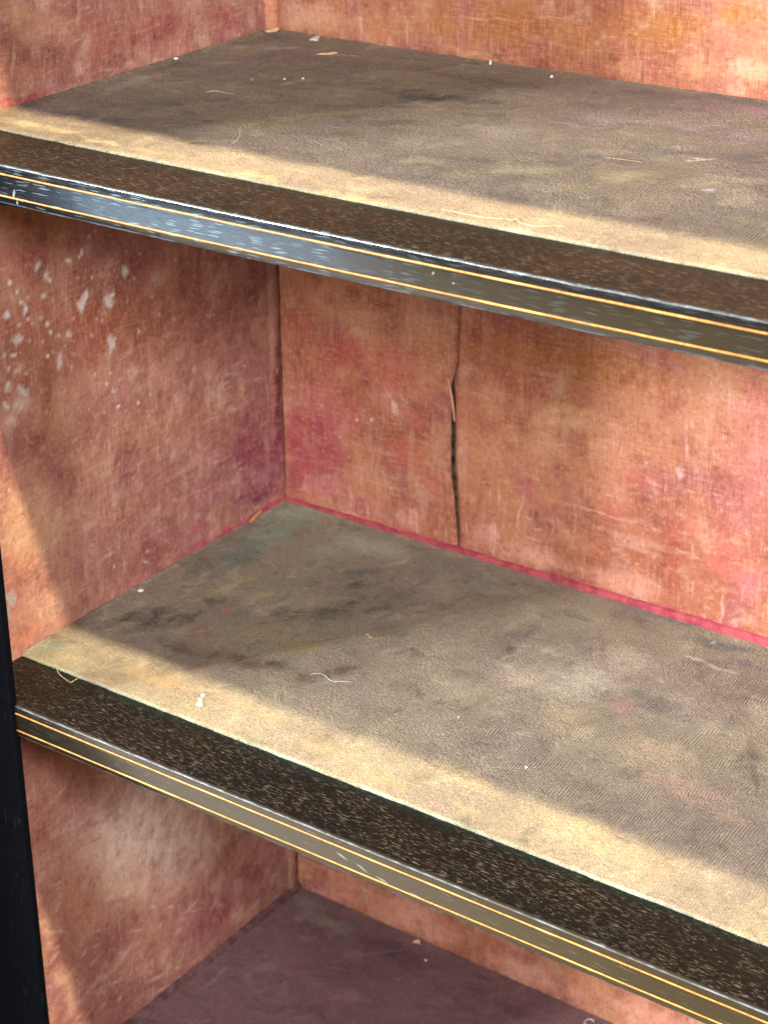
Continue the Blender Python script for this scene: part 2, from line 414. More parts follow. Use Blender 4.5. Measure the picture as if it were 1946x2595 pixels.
# ------------------------------------------------------------------ worn spots, stains, shade painted high and light painted low on the left wall: soft marks (centre, two half axes, colour, strength, hardness) on each lined face
PAINT = {
 'L': '''
.1040 .2133 .10913 -.03459 -.00502 -.04935 140 74 50 0.75 0.1
.0393 .2009 .05907 -.01999 -.00417 -.03522 146 82 56 0.6 0.1
.2055 .1883 .08706 -.02722 -.00339 -.04569 132 70 52 0.6 0.1
.1418 .4093 .14230 -.01002 .00535 -.03395 150 88 70 0.5 0.1
.0399 .2785 .03700 -.01064 -.00295 -.02446 160 74 64 0.4 0.1
.0347 .2352 .03731 -.01182 -.00227 -.01877 168 86 62 0.45 0.1
.0950 .2161 .04927 -.01562 -.00306 -.02942 152 80 58 0.4 0.1
.1547 .1902 .04349 -.01397 -.00330 -.03765 140 74 54 0.45 0.1
.2252 .1675 .04202 -.01350 -.00271 -.03949 146 80 68 0.4 0.1
.2717 .1145 .02800 -.00959 -.00231 -.04157 150 78 76 0.5 0.1
.1997 .1094 .05169 -.01209 .00381 -.02359 168 104 82 0.5 0.1
.1338 .1223 .05303 -.01946 -.00225 -.02464 182 122 86 0.55 0.1
.0799 .1172 .03633 -.01390 -.00217 -.02061 186 128 90 0.5 0.1
.0526 .1624 .02601 -.00937 -.00263 -.02309 172 112 76 0.45 0.1
.2631 .0630 .04507 -.01684 -.00309 -.05419 136 58 64 0.6 0.1
.2566 .0496 .03931 -.01504 -.00182 -.03109 128 54 64 0.65 0.1
.2663 .0177 .03351 -.00705 .00329 -.01151 116 36 58 0.8 0.1
.2166 .0415 .04755 -.00968 .00343 -.01276 170 104 98 0.5 0.1
.2025 .0741 .04035 -.00483 .00402 -.01092 178 116 100 0.5 0.1
.1688 .0527 .03579 -.01435 -.00121 -.01489 170 104 86 0.45 0.1
.1397 .0185 .03851 -.00590 .00505 -.01529 156 84 70 0.55 0.1
.1035 .0641 .03319 -.01362 -.00175 -.01791 172 106 82 0.4 0.1
.1930 .0195 .03909 -.00236 .00455 -.00970 166 84 78 0.5 0.1
.2307 -.0002 .08797 -.00866 .00324 -.00727 184 66 78 0.9 0.1
.2771 -.0010 .03085 -.00020 .00327 -.00561 144 32 60 0.9 0.1
.1229 .0033 .03161 -.00121 .00242 -.00519 178 86 80 0.5 0.1
.2933 .0836 .00865 -.00318 -.00675 -.08846 110 26 36 0.85 0.1
.2864 .1326 .00283 -.00093 -.00078 -.01507 176 112 104 0.5 0.1
.2901 .1581 .00225 -.00071 -.00057 -.01117 170 110 100 0.5 0.1
.2871 .0779 .00229 -.00088 -.00160 -.01523 172 104 104 0.4 0.1
.2912 .0424 .00291 -.00117 -.00120 -.01165 160 90 100 0.4 0.1
.2931 .1150 .00229 -.00077 -.00023 -.00458 196 164 150 0.7 0.1
.2671 .0315 .01711 -.00668 -.00044 -.00789 172 112 112 0.45 0.1
.2492 .0225 .02193 -.00460 .00122 -.00438 110 46 66 0.5 0.1
.0061 .0722 .02534 -.01093 -.00167 -.01356 192 118 82 0.35 0.1
.0122 .0112 .02876 -.00252 .00377 -.01054 190 106 76 0.5 0.1
.0221 .0939 .04705 -.01942 -.00646 -.05405 206 150 108 0.5 0.1
.0419 .0273 .02234 -.01007 -.00199 -.01772 200 142 110 0.3 0.1
-.0052 .0459 .00546 -.00247 -.00094 -.00753 148 132 120 0.85 0.6
-.0100 .0362 .00419 -.00193 -.00069 -.00549 150 136 124 0.6 0.4
.0217 .1819 .01162 -.00412 -.00086 -.00706 206 180 154 0.5 0.1
.0123 .1752 .00905 -.00327 -.00056 -.00448 206 184 160 0.5 0.1
.1084 .0223 .00192 -.00089 -.00249 -.01728 198 136 110 0.5 0.1
.1323 .0170 .00518 -.00334 -.00048 -.00091 226 206 190 0.8 0.1
.1705 .1254 .00197 -.00091 -.00277 -.00922 206 150 126 0.6 0.1
.1646 .1165 .00146 -.00072 -.00209 -.00579 206 150 126 0.5 0.1
.1767 .1317 .00148 -.00068 -.00138 -.00461 206 156 130 0.5 0.1
.1491 .1258 .01462 -.00338 .00076 -.00531 190 140 110 0.45 0.1
.2450 .1008 .01856 -.00142 .00073 -.00169 198 146 124 0.6 0.1
.2207 .1018 .01988 -.00097 .00058 -.00125 196 140 116 0.45 0.1
.2396 .1304 .01374 -.00230 .00032 -.00121 206 160 140 0.6 0.1
.2701 .1151 .00771 -.00152 .00038 -.00164 208 164 146 0.6 0.1
.2547 .1318 .00388 .00021 .00178 -.00290 206 164 146 0.6 0.1
.2616 .0871 .00558 -.00201 -.00031 -.00534 186 126 120 0.5 0.1
.2471 .0807 .01102 -.00404 -.00037 -.00609 186 126 118 0.45 0.1
.2849 .0347 .00928 -.00357 -.00032 -.00635 176 118 120 0.5 0.1
.2681 .0492 .01624 -.00208 .00139 -.00353 182 122 116 0.4 0.1
.1557 .0844 .02133 .00255 .00078 -.00122 190 130 106 0.45 0.1
.1857 .0653 .02781 .00068 .00070 -.00127 186 122 104 0.45 0.1
.1953 .0499 .03398 -.00154 .00062 -.00129 192 130 116 0.4 0.1
.1295 .0760 .00144 -.00067 -.00196 -.00890 190 130 104 0.4 0.1
.1548 .0735 .00150 -.00063 -.00175 -.01290 190 130 106 0.35 0.1
.1972 .1474 .00307 -.00104 -.00038 -.00501 190 160 126 0.7 0.1
.1932 .1359 .00406 -.00166 -.00144 -.00686 186 156 122 0.7 0.1
.2000 .0026 .00103 -.00016 .00220 -.00619 92 30 36 0.8 0.1
.1933 .0233 .00102 -.00018 .00218 -.00690 98 36 40 0.6 0.1
.2571 .0092 .00105 -.00008 .00351 -.00732 92 24 44 0.8 0.1
.2502 .0100 .00108 -.00016 .00239 -.00630 92 24 44 0.6 0.1
.1150 .2302 .01368 -.00416 -.00162 -.01638 150 84 64 0.3 0.1
.2754 .1813 .03309 -.01007 -.00122 -.02190 130 62 44 0.4 0.1
.3207 .1676 .02319 -.00706 -.00098 -.02254 130 62 44 0.4 0.1
.0477 .2725 .00406 -.00162 -.00132 -.00404 226 210 190 0.84 0.15
.0574 .2623 .00371 -.00150 -.00151 -.00466 226 210 190 1 0.15
.0591 .2585 .00166 -.00067 -.00076 -.00234 226 210 190 1 0.15
.0775 .2645 .00507 -.00201 -.00132 -.00412 226 210 190 0.84 0.15
.0905 .2689 .00214 -.00084 -.00094 -.00296 226 210 190 1 0.15
.0875 .2665 .00171 -.00067 -.00076 -.00236 226 210 190 0.96 0.15
.0878 .2351 .00562 -.00232 -.00248 -.00780 226 210 190 1 0.15
.1145 .2252 .00537 -.00222 -.00230 -.00734 226 210 190 0.9 0.15
.1173 .2295 .00269 -.00110 -.00077 -.00244 226 210 190 0.96 0.15
.1307 .2457 .00498 -.00197 -.00171 -.00550 226 210 190 0.66 0.15
.0217 .2681 .00315 -.00129 -.00085 -.00256 226 210 190 0.96 0.15
.0274 .2594 .00159 -.00066 -.00075 -.00230 226 210 190 0.84 0.15
.0325 .2456 .00402 -.00170 -.00152 -.00464 226 210 190 1 0.15
.0302 .2512 .00401 -.00168 -.00076 -.00231 226 210 190 0.72 0.15
.0170 .2472 .00316 -.00134 -.00132 -.00402 226 210 190 0.84 0.15
.0351 .2384 .00243 -.00104 -.00076 -.00233 226 210 190 0.96 0.15
.0467 .2347 .00288 -.00122 -.00076 -.00235 226 210 190 0.72 0.15
.0536 .2293 .00291 -.00124 -.00095 -.00295 226 210 190 0.84 0.15
.0558 .2220 .00250 -.00108 -.00076 -.00237 226 210 190 0.84 0.15
.0388 .2339 .00204 -.00087 -.00057 -.00175 226 210 190 0.72 0.15
.0264 .2379 .00320 -.00138 -.00076 -.00232 226 210 190 0.6 0.15
.0633 .2179 .00253 -.00109 -.00057 -.00179 226 210 190 0.72 0.15
.0721 .2160 .00427 -.00184 -.00096 -.00300 226 210 190 0.54 0.15
.0230 .2276 .00560 -.00245 -.00152 -.00465 226 210 190 0.66 0.15
.0354 .2236 .00203 -.00089 -.00057 -.00176 226 210 190 0.72 0.15
.0480 .2195 .00166 -.00072 -.00057 -.00178 226 210 190 0.6 0.15
.1118 .1978 .00405 -.00175 -.00212 -.00680 226 210 190 0.72 0.15
.1097 .1909 .00315 -.00137 -.00232 -.00744 226 210 190 0.54 0.15
.0941 .2079 .00351 -.00151 -.00048 -.00152 226 210 190 0.48 0.15
.0197 .2180 .00320 -.00142 -.00057 -.00175 226 210 190 0.72 0.15
.0117 .2216 .00237 -.00106 -.00076 -.00232 226 210 190 0.6 0.15
.0510 .2069 .00250 -.00111 -.00077 -.00239 226 210 190 0.96 0.15
.0613 .2001 .00296 -.00132 -.00250 -.00782 226 210 190 0.6 0.15
.0717 .1916 .00172 -.00077 -.00087 -.00273 226 210 190 0.72 0.15
.0138 .2111 .00239 -.00108 -.00077 -.00233 226 210 190 0.72 0.15
.0226 .2065 .00403 -.00182 -.00134 -.00411 226 210 190 0.66 0.15
.0284 .2012 .00203 -.00092 -.00048 -.00148 226 210 190 0.6 0.15
.0132 .1998 .00319 -.00147 -.00115 -.00352 226 210 190 0.6 0.15
.0227 .1899 .00810 -.00376 -.00135 -.00415 226 210 190 0.48 0.15
.0339 .1927 .00164 -.00075 -.00048 -.00149 226 210 190 0.6 0.15
.0075 .1886 .00318 -.00149 -.00154 -.00470 226 210 190 0.6 0.15
.1041 .1684 .00180 -.00082 -.00049 -.00156 226 210 190 0.96 0.15
.1106 .1610 .00273 -.00124 -.00039 -.00126 226 210 190 0.6 0.15
.1405 .1965 .00186 -.00079 -.00077 -.00251 226 210 190 0.48 0.15
.1632 .2015 .00238 -.00099 -.00077 -.00254 226 210 190 0.42 0.15
.1837 .2372 .00145 -.00056 -.00038 -.00126 226 210 190 0.72 0.15
.0969 .2784 .00301 -.00115 -.00085 -.00266 226 210 190 0.42 0.15
.1039 .2798 .00217 -.00082 -.00047 -.00148 226 210 190 0.6 0.15
.0851 .2525 .00257 -.00103 -.00047 -.00149 226 210 190 0.36 0.15
.0983 .2485 .00174 -.00070 -.00114 -.00360 226 210 190 0.36 0.15
.1394 .2364 .00229 -.00092 -.00048 -.00154 226 210 190 0.36 0.15
.1571 .2173 .00236 -.00096 -.00048 -.00157 226 210 190 0.36 0.15
.0369 .2539 .00242 -.00100 -.00057 -.00174 226 210 190 0.36 0.15
.0515 .2495 .00370 -.00153 -.00095 -.00292 226 210 190 0.42 0.15
.0776 .2250 .00171 -.00072 -.00048 -.00150 226 210 190 0.48 0.15
.0998 .2180 .00220 -.00093 -.00048 -.00152 226 210 190 0.42 0.15
.1357 .1433 .00235 -.00108 -.00059 -.00193 226 210 190 0.48 0.15
.1141 .1480 .00183 -.00085 -.00059 -.00190 226 210 190 0.84 0.15
.1367 .1436 .00188 -.00087 -.00039 -.00128 226 210 190 0.72 0.15
.0039 .1258 .00121 -.00062 -.00039 -.00121 226 210 190 0.96 0.15
.0336 .0963 .00127 -.00067 -.00020 -.00062 226 210 190 0.72 0.15
.2468 .0482 .00164 -.00080 -.00020 -.00071 226 210 190 0.84 0.15
.2995 .0674 .00230 -.00106 -.00030 -.00108 226 210 190 0.96 0.15
.0983 .0267 .00140 -.00077 -.00041 -.00133 226 210 190 0.6 0.15
.1351 .0243 .00195 -.00105 -.00041 -.00136 226 210 190 0.48 0.15
.0946 .1797 .00158 -.00054 -.00017 -.00161 220 202 180 0.6 0.1
.1478 .2507 .00125 -.00036 -.00014 -.00159 220 202 180 0.56 0.1
.1436 .2417 .00125 -.00037 -.00008 -.00090 220 202 180 0.52 0.1
.0964 .2673 .00090 -.00026 -.00009 -.00090 220 202 180 0.67 0.1
.1227 .2422 .00160 -.00047 -.00008 -.00079 220 202 180 0.55 0.1
.0350 .2861 .00150 -.00043 -.00010 -.00080 220 202 180 0.39 0.1
.1479 .1447 .00108 -.00038 -.00015 -.00171 220 202 180 0.52 0.1
.1092 .2407 .00174 -.00052 -.00013 -.00132 220 202 180 0.69 0.1
.1405 .2198 .00113 -.00035 -.00008 -.00083 220 202 180 0.36 0.1
.0228 .2555 .00122 -.00037 -.00008 -.00062 220 202 180 0.57 0.1
.0595 .2433 .00151 -.00046 -.00012 -.00109 220 202 180 0.43 0.1
.0746 .1911 .00072 -.00024 -.00018 -.00162 220 202 180 0.31 0.1
.1123 .1607 .00072 -.00025 -.00015 -.00149 220 202 180 0.45 0.1
.0971 .2676 .00071 -.00020 -.00008 -.00081 220 202 180 0.68 0.1
.0341 .1986 .00160 -.00055 -.00018 -.00154 220 202 180 0.44 0.1
.0590 .2180 .00147 -.00048 -.00008 -.00074 220 202 180 0.6 0.1
.1193 .1563 .00075 -.00026 -.00016 -.00166 220 202 180 0.34 0.1
.0559 .2087 .00163 -.00054 -.00011 -.00097 220 202 180 0.67 0.1
.0887 .2340 .00101 -.00031 -.00009 -.00082 220 202 180 0.33 0.1
.0286 .2084 .00166 -.00056 -.00010 -.00079 220 202 180 0.32 0.1
.1523 .1867 .00121 -.00039 -.00008 -.00093 220 202 180 0.54 0.1
.1284 .2041 .00119 -.00038 -.00007 -.00073 220 202 180 0.67 0.1
.0158 .2355 .00146 -.00047 -.00009 -.00074 220 202 180 0.59 0.1
.1455 .1766 .00167 -.00055 -.00007 -.00080 220 202 180 0.47 0.1
.0265 .1905 .00093 -.00032 -.00013 -.00107 220 202 180 0.7 0.1
.1264 .1389 .00125 -.00045 -.00011 -.00120 220 202 180 0.59 0.1
.0795 .2394 .00109 -.00033 -.00008 -.00078 220 202 180 0.45 0.1
.1479 .1333 .00150 -.00053 -.00011 -.00123 220 202 180 0.44 0.1
.0263 .2578 .00141 -.00043 -.00017 -.00141 220 202 180 0.44 0.1
.1186 .1673 .00151 -.00052 -.00013 -.00136 220 202 180 0.6 0.1
.0579 .1967 .00095 -.00032 -.00013 -.00112 220 202 180 0.61 0.1
.1101 .2297 .00175 -.00054 -.00013 -.00129 220 202 180 0.53 0.1
.0123 .2305 .00086 -.00028 -.00016 -.00124 220 202 180 0.49 0.1
.1248 .1814 .00164 -.00054 -.00010 -.00103 220 202 180 0.56 0.1
.1107 .1633 .00110 -.00038 -.00015 -.00154 220 202 180 0.65 0.1
.1014 .1478 .00179 -.00064 -.00012 -.00121 220 202 180 0.51 0.1
.0289 .1907 .00160 -.00056 -.00013 -.00110 220 202 180 0.58 0.1
.1091 .1762 .00089 -.00030 -.00015 -.00146 220 202 180 0.53 0.1
.1048 .2159 .00138 -.00044 -.00014 -.00142 220 202 180 0.55 0.1
.1175 .2595 .00086 -.00025 -.00011 -.00107 220 202 180 0.56 0.1
.0381 .2056 .00129 -.00043 -.00008 -.00068 220 202 180 0.49 0.1
.0476 .2765 .00076 -.00022 -.00011 -.00091 220 202 180 0.37 0.1
.0434 .2798 .00110 -.00031 -.00012 -.00096 220 202 180 0.54 0.1
.0960 .2407 .00167 -.00050 -.00007 -.00065 220 202 180 0.46 0.1
.0500 .2344 .00075 -.00024 -.00017 -.00142 220 202 180 0.45 0.1
.0146 .2220 .00071 -.00023 -.00014 -.00113 220 202 180 0.44 0.1
.0858 .1557 .00160 -.00057 -.00012 -.00110 220 202 180 0.63 0.1
.1020 .2230 .00084 -.00026 -.00013 -.00124 220 202 180 0.53 0.1
.1429 .1340 .00146 -.00052 -.00010 -.00107 220 202 180 0.66 0.1
.0170 .2792 .00116 -.00034 -.00015 -.00116 220 202 180 0.36 0.1
.0938 .1613 .00111 -.00039 -.00011 -.00111 220 202 180 0.39 0.1
.0442 .1688 .00105 -.00038 -.00019 -.00160 220 202 180 0.67 0.1
.0966 .2379 .00176 -.00053 -.00012 -.00113 220 202 180 0.47 0.1
.0479 .1660 .00118 -.00042 -.00011 -.00094 220 202 180 0.49 0.1
.0259 .2173 .00108 -.00036 -.00011 -.00091 220 202 180 0.61 0.1
.1335 .2567 .00131 -.00037 -.00009 -.00092 220 202 180 0.67 0.1
.1241 .2313 .00100 -.00030 -.00008 -.00081 220 202 180 0.7 0.1
.0494 .2111 .00114 -.00038 -.00015 -.00126 220 202 180 0.54 0.1
.1199 .2480 .00155 -.00045 -.00009 -.00094 220 202 180 0.51 0.1
.0594 .2448 .00120 -.00037 -.00012 -.00107 220 202 180 0.44 0.1
.1146 .1918 .00073 -.00024 -.00009 -.00092 220 202 180 0.48 0.1
.1374 .1464 .00137 -.00048 -.00006 -.00071 220 202 180 0.61 0.1
.0686 .2087 .00142 -.00047 -.00014 -.00126 220 202 180 0.49 0.1
.1423 .2085 .00117 -.00037 -.00014 -.00153 220 202 180 0.38 0.1
.0468 .1852 .00071 -.00025 -.00017 -.00146 220 202 180 0.58 0.1
.0730 .2419 .00149 -.00046 -.00017 -.00151 220 202 180 0.36 0.1
.0761 .2095 .00120 -.00039 -.00011 -.00097 220 202 180 0.36 0.1
.0883 .1731 .00075 -.00026 -.00009 -.00090 220 202 180 0.63 0.1
.1208 .1806 .00073 -.00024 -.00014 -.00141 220 202 180 0.69 0.1
.1523 .1653 .00079 -.00027 -.00014 -.00157 220 202 180 0.39 0.1
.0737 .4223 .04486 -.00852 -.00199 -.01711 198 138 100 0.55 0.1
.0542 .3969 .03213 -.00670 -.00138 -.01146 188 118 86 0.5 0.1
.0429 .4367 .01952 -.00360 -.00174 -.01388 206 146 104 0.5 0.1
.1236 .4068 .03043 -.00589 -.00180 -.01776 176 104 78 0.5 0.1
.1734 .4033 .03688 -.00700 -.00160 -.01829 150 66 60 0.7 0.1
.2457 .3928 .04011 -.00754 -.00107 -.01593 156 74 64 0.6 0.1
.2167 .4046 .01451 -.00267 -.00094 -.01247 186 122 96 0.4 0.1
.1541 .3947 .00814 -.00161 -.00141 -.01516 128 52 48 0.6 0.1
.0524 .3816 .03174 -.00040 .00108 -.00423 170 54 68 0.85 0.1
.0943 .3780 .02490 -.00004 .00074 -.00248 182 80 82 0.6 0.1
.2052 .3830 .01890 -.00066 .00203 -.00721 190 112 86 0.55 0.1
.2393 .3720 .04390 -.00072 .00105 -.00303 196 104 92 0.6 0.1
.2756 .3740 .02064 -.00174 .00143 -.00680 150 56 62 0.5 0.1
.2765 .3903 .01037 -.00193 -.00076 -.01297 196 142 116 0.4 0.1
.1037 .4254 .00253 -.00050 -.00231 -.01728 206 150 116 0.4 0.1
.0433 .4079 .00236 -.00051 -.00252 -.01688 200 140 108 0.35 0.1
.1292 .4178 .00174 -.00035 -.00223 -.01761 140 66 52 0.4 0.1
.0858 .4170 .01229 -.00022 .00014 -.00060 218 168 132 0.5 0.1
.1281 .4074 .02141 .00004 .00018 -.00062 206 146 120 0.5 0.1
.1594 .4029 .01787 -.00045 .00017 -.00063 206 146 120 0.45 0.1
.1380 .3942 .00707 -.00056 .00014 -.00093 214 170 136 0.6 0.1
.1727 .3957 .01353 -.00006 .00030 -.00096 120 46 42 0.4 0.1
.2063 .3652 .00814 -.00492 -.00040 -.00034 110 40 40 0.7 0.1
.0795 .3991 .00124 -.00025 -.00132 -.01161 140 70 56 0.4 0.1
.0536 .4087 .00120 -.00024 -.00207 -.01705 140 74 58 0.4 0.1
.1137 -.2163 .10444 -.06077 -.00558 -.06279 226 186 158 0.85 0.1
.1584 -.2154 .04365 -.02469 -.00200 -.02561 210 166 136 0.5 0.1
.0795 -.2356 .04537 -.02753 -.00442 -.04578 206 162 128 0.6 0.1
.0208 -.1173 .03190 -.01762 -.00259 -.02280 166 98 84 0.5 0.1
.0028 -.1477 .01801 -.01043 -.00314 -.02680 150 80 66 0.5 0.1
.2482 -.3090 .03065 -.01809 -.00104 -.01861 186 118 112 0.6 0.1
.1962 -.3447 .05922 -.00320 .00832 -.01539 146 66 64 0.65 0.1
.2344 -.3296 .02431 -.01475 -.00093 -.01589 140 58 66 0.7 0.1
.2737 -.3095 .01886 -.01097 -.00093 -.01881 170 96 92 0.5 0.1
.1494 -.3294 .04609 -.00028 .00946 -.01721 178 106 94 0.5 0.1
.0924 -.3299 .04270 -.00726 .00910 -.02215 176 110 86 0.5 0.1
.1651 -.2783 .05247 -.00237 .01172 -.02219 206 154 128 0.6 0.1
.0328 -.2331 .02390 -.01491 -.00350 -.03253 178 116 86 0.5 0.1
.0023 -.2356 .01341 -.01080 -.01131 -.03096 212 150 110 0.4 0.1
.0156 -.2970 .01910 -.01285 -.00276 -.02502 204 140 104 0.4 0.1
.1694 -.2216 .03317 -.01876 -.00163 -.02152 186 120 96 0.45 0.1
.1905 -.2519 .00956 -.01010 -.00934 -.00654 136 64 58 0.5 0.1
.0755 -.1685 .00984 -.00557 -.00095 -.00962 152 84 66 0.5 0.1
.0497 -.1456 .01562 .00191 .00082 -.00141 214 166 136 0.5 0.1
.0349 -.1580 .00140 -.00085 -.00354 -.02289 206 152 124 0.4 0.1
.1295 -.2570 .02838 -.00268 .00076 -.00161 216 170 142 0.5 0.1
.1968 -.2463 .00170 -.00109 -.00400 -.02055 204 150 130 0.5 0.1
.2257 -.2674 .02109 -.00275 .00109 -.00224 204 152 136 0.5 0.1
.2675 -.3058 .02076 -.00074 .00174 -.00296 196 138 130 0.5 0.1
.1118 -.2374 .01696 .00134 .00092 -.00157 214 170 140 0.4 0.1
.0811 -.2191 .00200 -.00128 -.00397 -.02380 216 172 142 0.4 0.1
.0480 -.2602 .00194 -.00138 -.00428 -.01933 204 150 120 0.35 0.1
.1129 -.2877 .00636 -.00398 -.00015 -.00174 214 176 160 0.5 0.1
.1344 -.3003 .00544 -.00341 -.00015 -.00176 214 176 160 0.5 0.1
.0952 -.2994 .01562 -.00762 .00021 -.00194 206 156 136 0.4 0.1
.1316 .1104 .00694 .00821 .00147 -.00103 214 170 142 0.26 0.1
.1370 .0968 .00553 .00039 .00077 -.00134 214 170 142 0.12 0.1
.2342 .0415 .00488 -.00253 -.00058 -.00170 220 180 156 0.23 0.1
.1753 .0337 .00406 .00069 .00064 -.00090 214 170 142 0.22 0.1
.2297 .1254 .01132 .00017 .00058 -.00106 214 170 142 0.23 0.1
.1382 .1669 .01622 -.00408 .00012 -.00180 214 170 142 0.24 0.1
.1014 .1891 .00652 .00027 .00039 -.00081 206 156 130 0.18 0.1
.2801 -.0131 .00262 .00174 .00128 -.00110 214 170 142 0.19 0.1
.2928 .0875 .00521 -.00013 .00092 -.00170 214 170 142 0.16 0.1
.0231 .1804 .00921 .00516 .00073 -.00076 220 180 156 0.12 0.1
.0250 .1026 .00404 .00163 .00105 -.00131 220 180 156 0.25 0.1
.1259 .1494 .00814 -.00021 .00081 -.00190 214 170 142 0.15 0.1
.2849 -.0046 .00871 -.00096 .00099 -.00217 220 180 156 0.23 0.1
.0305 .0603 .00593 -.00232 -.00005 -.00098 220 180 156 0.17 0.1
.0995 .2206 .00426 .00032 .00069 -.00133 206 156 130 0.22 0.1
.0463 .1368 .01258 -.00618 -.00024 -.00074 206 156 130 0.14 0.1
.0458 .0708 .01288 -.00303 .00017 -.00104 220 180 156 0.14 0.1
.2770 -.0203 .01340 -.00776 -.00049 -.00112 214 170 142 0.12 0.1
.1537 .1664 .00235 .00887 .00152 -.00064 206 156 130 0.16 0.1
.0554 .1061 .00434 -.00166 -.00008 -.00092 220 180 156 0.23 0.1
.1858 .1934 .00603 .00052 .00107 -.00180 206 156 130 0.19 0.1
.0391 .2200 .00602 .00180 .00091 -.00122 214 170 142 0.12 0.1
.0520 .1622 -.00028 .00576 .00182 -.00048 220 180 156 0.11 0.1
.0121 .0846 .00928 .00199 .00116 -.00183 214 170 142 0.22 0.1
.0449 .2389 .00676 -.00190 -.00005 -.00077 206 156 130 0.25 0.1
.2625 .0202 .01452 -.00276 .00061 -.00194 206 156 130 0.17 0.1
.1926 .0107 .01588 -.00334 .00038 -.00140 220 180 156 0.1 0.1
.1943 .1263 .00067 .00284 .00113 -.00048 214 170 142 0.23 0.1
.2916 -.0257 .01364 .00053 .00098 -.00152 206 156 130 0.19 0.1
.1571 .1097 .00478 .00550 .00130 -.00091 214 170 142 0.2 0.1
.0698 .1050 .00940 -.00225 .00019 -.00143 214 170 142 0.17 0.1
.0497 .1306 .00768 .00194 .00108 -.00155 206 156 130 0.23 0.1
.1223 .0423 .00772 -.00103 .00056 -.00166 214 170 142 0.28 0.1
.1127 .1126 .00767 -.00271 -.00005 -.00086 206 156 130 0.17 0.1
.2697 .1744 .00493 -.00006 .00101 -.00199 206 156 130 0.16 0.1
.0717 .1624 .00854 .00261 .00095 -.00123 206 156 130 0.24 0.1
.2453 .0530 .00748 .00099 .00140 -.00196 220 180 156 0.24 0.1
.1691 .1500 .01395 -.00617 -.00020 -.00067 214 170 142 0.18 0.1
.0580 .0950 .00667 -.00207 .00006 -.00157 214 170 142 0.19 0.1
.1803 .0712 -.00357 .01196 .00244 -.00040 220 180 156 0.14 0.1
.2447 .1357 .01179 .00212 .00132 -.00172 214 170 142 0.15 0.1
.1000 .0933 .00897 .00061 .00083 -.00152 214 170 142 0.18 0.1
.2255 -.0044 .00492 .00017 .00132 -.00219 206 156 130 0.14 0.1
.2676 .1823 .00901 .00303 .00146 -.00149 220 180 156 0.26 0.1
.2802 .0769 .01137 .00208 .00090 -.00113 220 180 156 0.28 0.1
.0529 .2028 .00189 .00536 .00094 -.00043 206 156 130 0.21 0.1
.2336 .1253 .01406 .00231 .00138 -.00185 206 156 130 0.17 0.1
.1285 .1708 .01446 -.00095 .00036 -.00100 214 170 142 0.19 0.1
.0251 .1556 -.00825 .00819 .00131 .00083 220 180 156 0.2 0.1
.1979 .1118 .01595 -.00400 .00019 -.00145 220 180 156 0.12 0.1
.0712 .1398 .00473 .00254 .00138 -.00142 220 180 156 0.15 0.1
.1876 .0004 .00978 .00595 .00162 -.00154 206 156 130 0.27 0.1
.2874 .0603 .00656 .00567 .00131 -.00097 220 180 156 0.18 0.1
.1645 .2062 .01285 .00279 .00099 -.00131 220 180 156 0.12 0.1
.0472 .2192 .01291 -.00679 -.00047 -.00093 206 156 130 0.15 0.1
.1452 .1955 .00588 .00357 .00164 -.00144 206 156 130 0.2 0.1
.0454 .1707 .00253 .00147 .00089 -.00089 214 170 142 0.14 0.1
.0693 .1076 -.00114 .00614 .00137 -.00028 220 180 156 0.2 0.1
.1443 .1008 .01213 .00241 .00109 -.00153 206 156 130 0.1 0.1
.1783 .0339 .00440 .00713 .00176 -.00114 220 180 156 0.21 0.1
.0769 .1999 .00943 -.00451 -.00044 -.00111 220 180 156 0.26 0.1
.2686 .1143 .00854 -.00475 -.00087 -.00145 214 170 142 0.26 0.1
.0734 .2242 .01358 -.00314 .00003 -.00080 206 156 130 0.27 0.1
.1187 .0660 .00534 -.00104 .00031 -.00128 220 180 156 0.26 0.1
.0390 .1431 .00448 .00339 .00154 -.00139 220 180 156 0.25 0.1
.1433 .0789 .00633 -.00277 -.00014 -.00077 214 170 142 0.1 0.1
.2206 .0650 .01574 -.00085 .00070 -.00148 214 170 142 0.27 0.1
.2900 -.0366 .00602 -.00125 .00034 -.00102 220 180 156 0.19 0.1
.2256 .1267 .00509 .00507 .00166 -.00115 214 170 142 0.23 0.1
.0339 .2171 .00769 -.00107 .00019 -.00105 206 156 130 0.18 0.1
.0722 .2114 .00906 -.00411 -.00022 -.00061 220 180 156 0.28 0.1
.2626 -.0280 .00677 .00544 .00127 -.00106 220 180 156 0.3 0.1
.2388 .1372 .01617 -.00117 .00072 -.00173 206 156 130 0.13 0.1
.0990 .1270 .00193 .00550 .00148 -.00074 214 170 142 0.18 0.1
.2168 .1845 .00875 -.00233 .00003 -.00124 220 180 156 0.28 0.1
.0344 .2031 .01276 .00087 .00048 -.00101 214 170 142 0.23 0.1
.1649 .1037 .00537 .00368 .00203 -.00176 206 156 130 0.3 0.1
.0202 .1411 .00600 .00610 .00100 -.00080 206 156 130 0.2 0.1
.2199 .0575 .00382 .00034 .00078 -.00120 220 180 156 0.2 0.1
.2864 .0505 .01959 -.00623 .00011 -.00161 220 180 156 0.12 0.1
.1691 .0525 .00463 -.00106 .00041 -.00196 214 170 142 0.27 0.1
.1559 .0933 .00956 -.00322 -.00001 -.00130 206 156 130 0.21 0.1
.1759 .1356 .00520 .00259 .00148 -.00143 220 180 156 0.25 0.1
.0175 .1106 .00827 .00173 .00090 -.00143 206 156 130 0.25 0.1
.1079 .0470 .00990 -.01041 -.00068 -.00036 214 170 142 0.26 0.1
.0677 .1015 .00567 .00073 .00096 -.00164 214 170 142 0.2 0.1
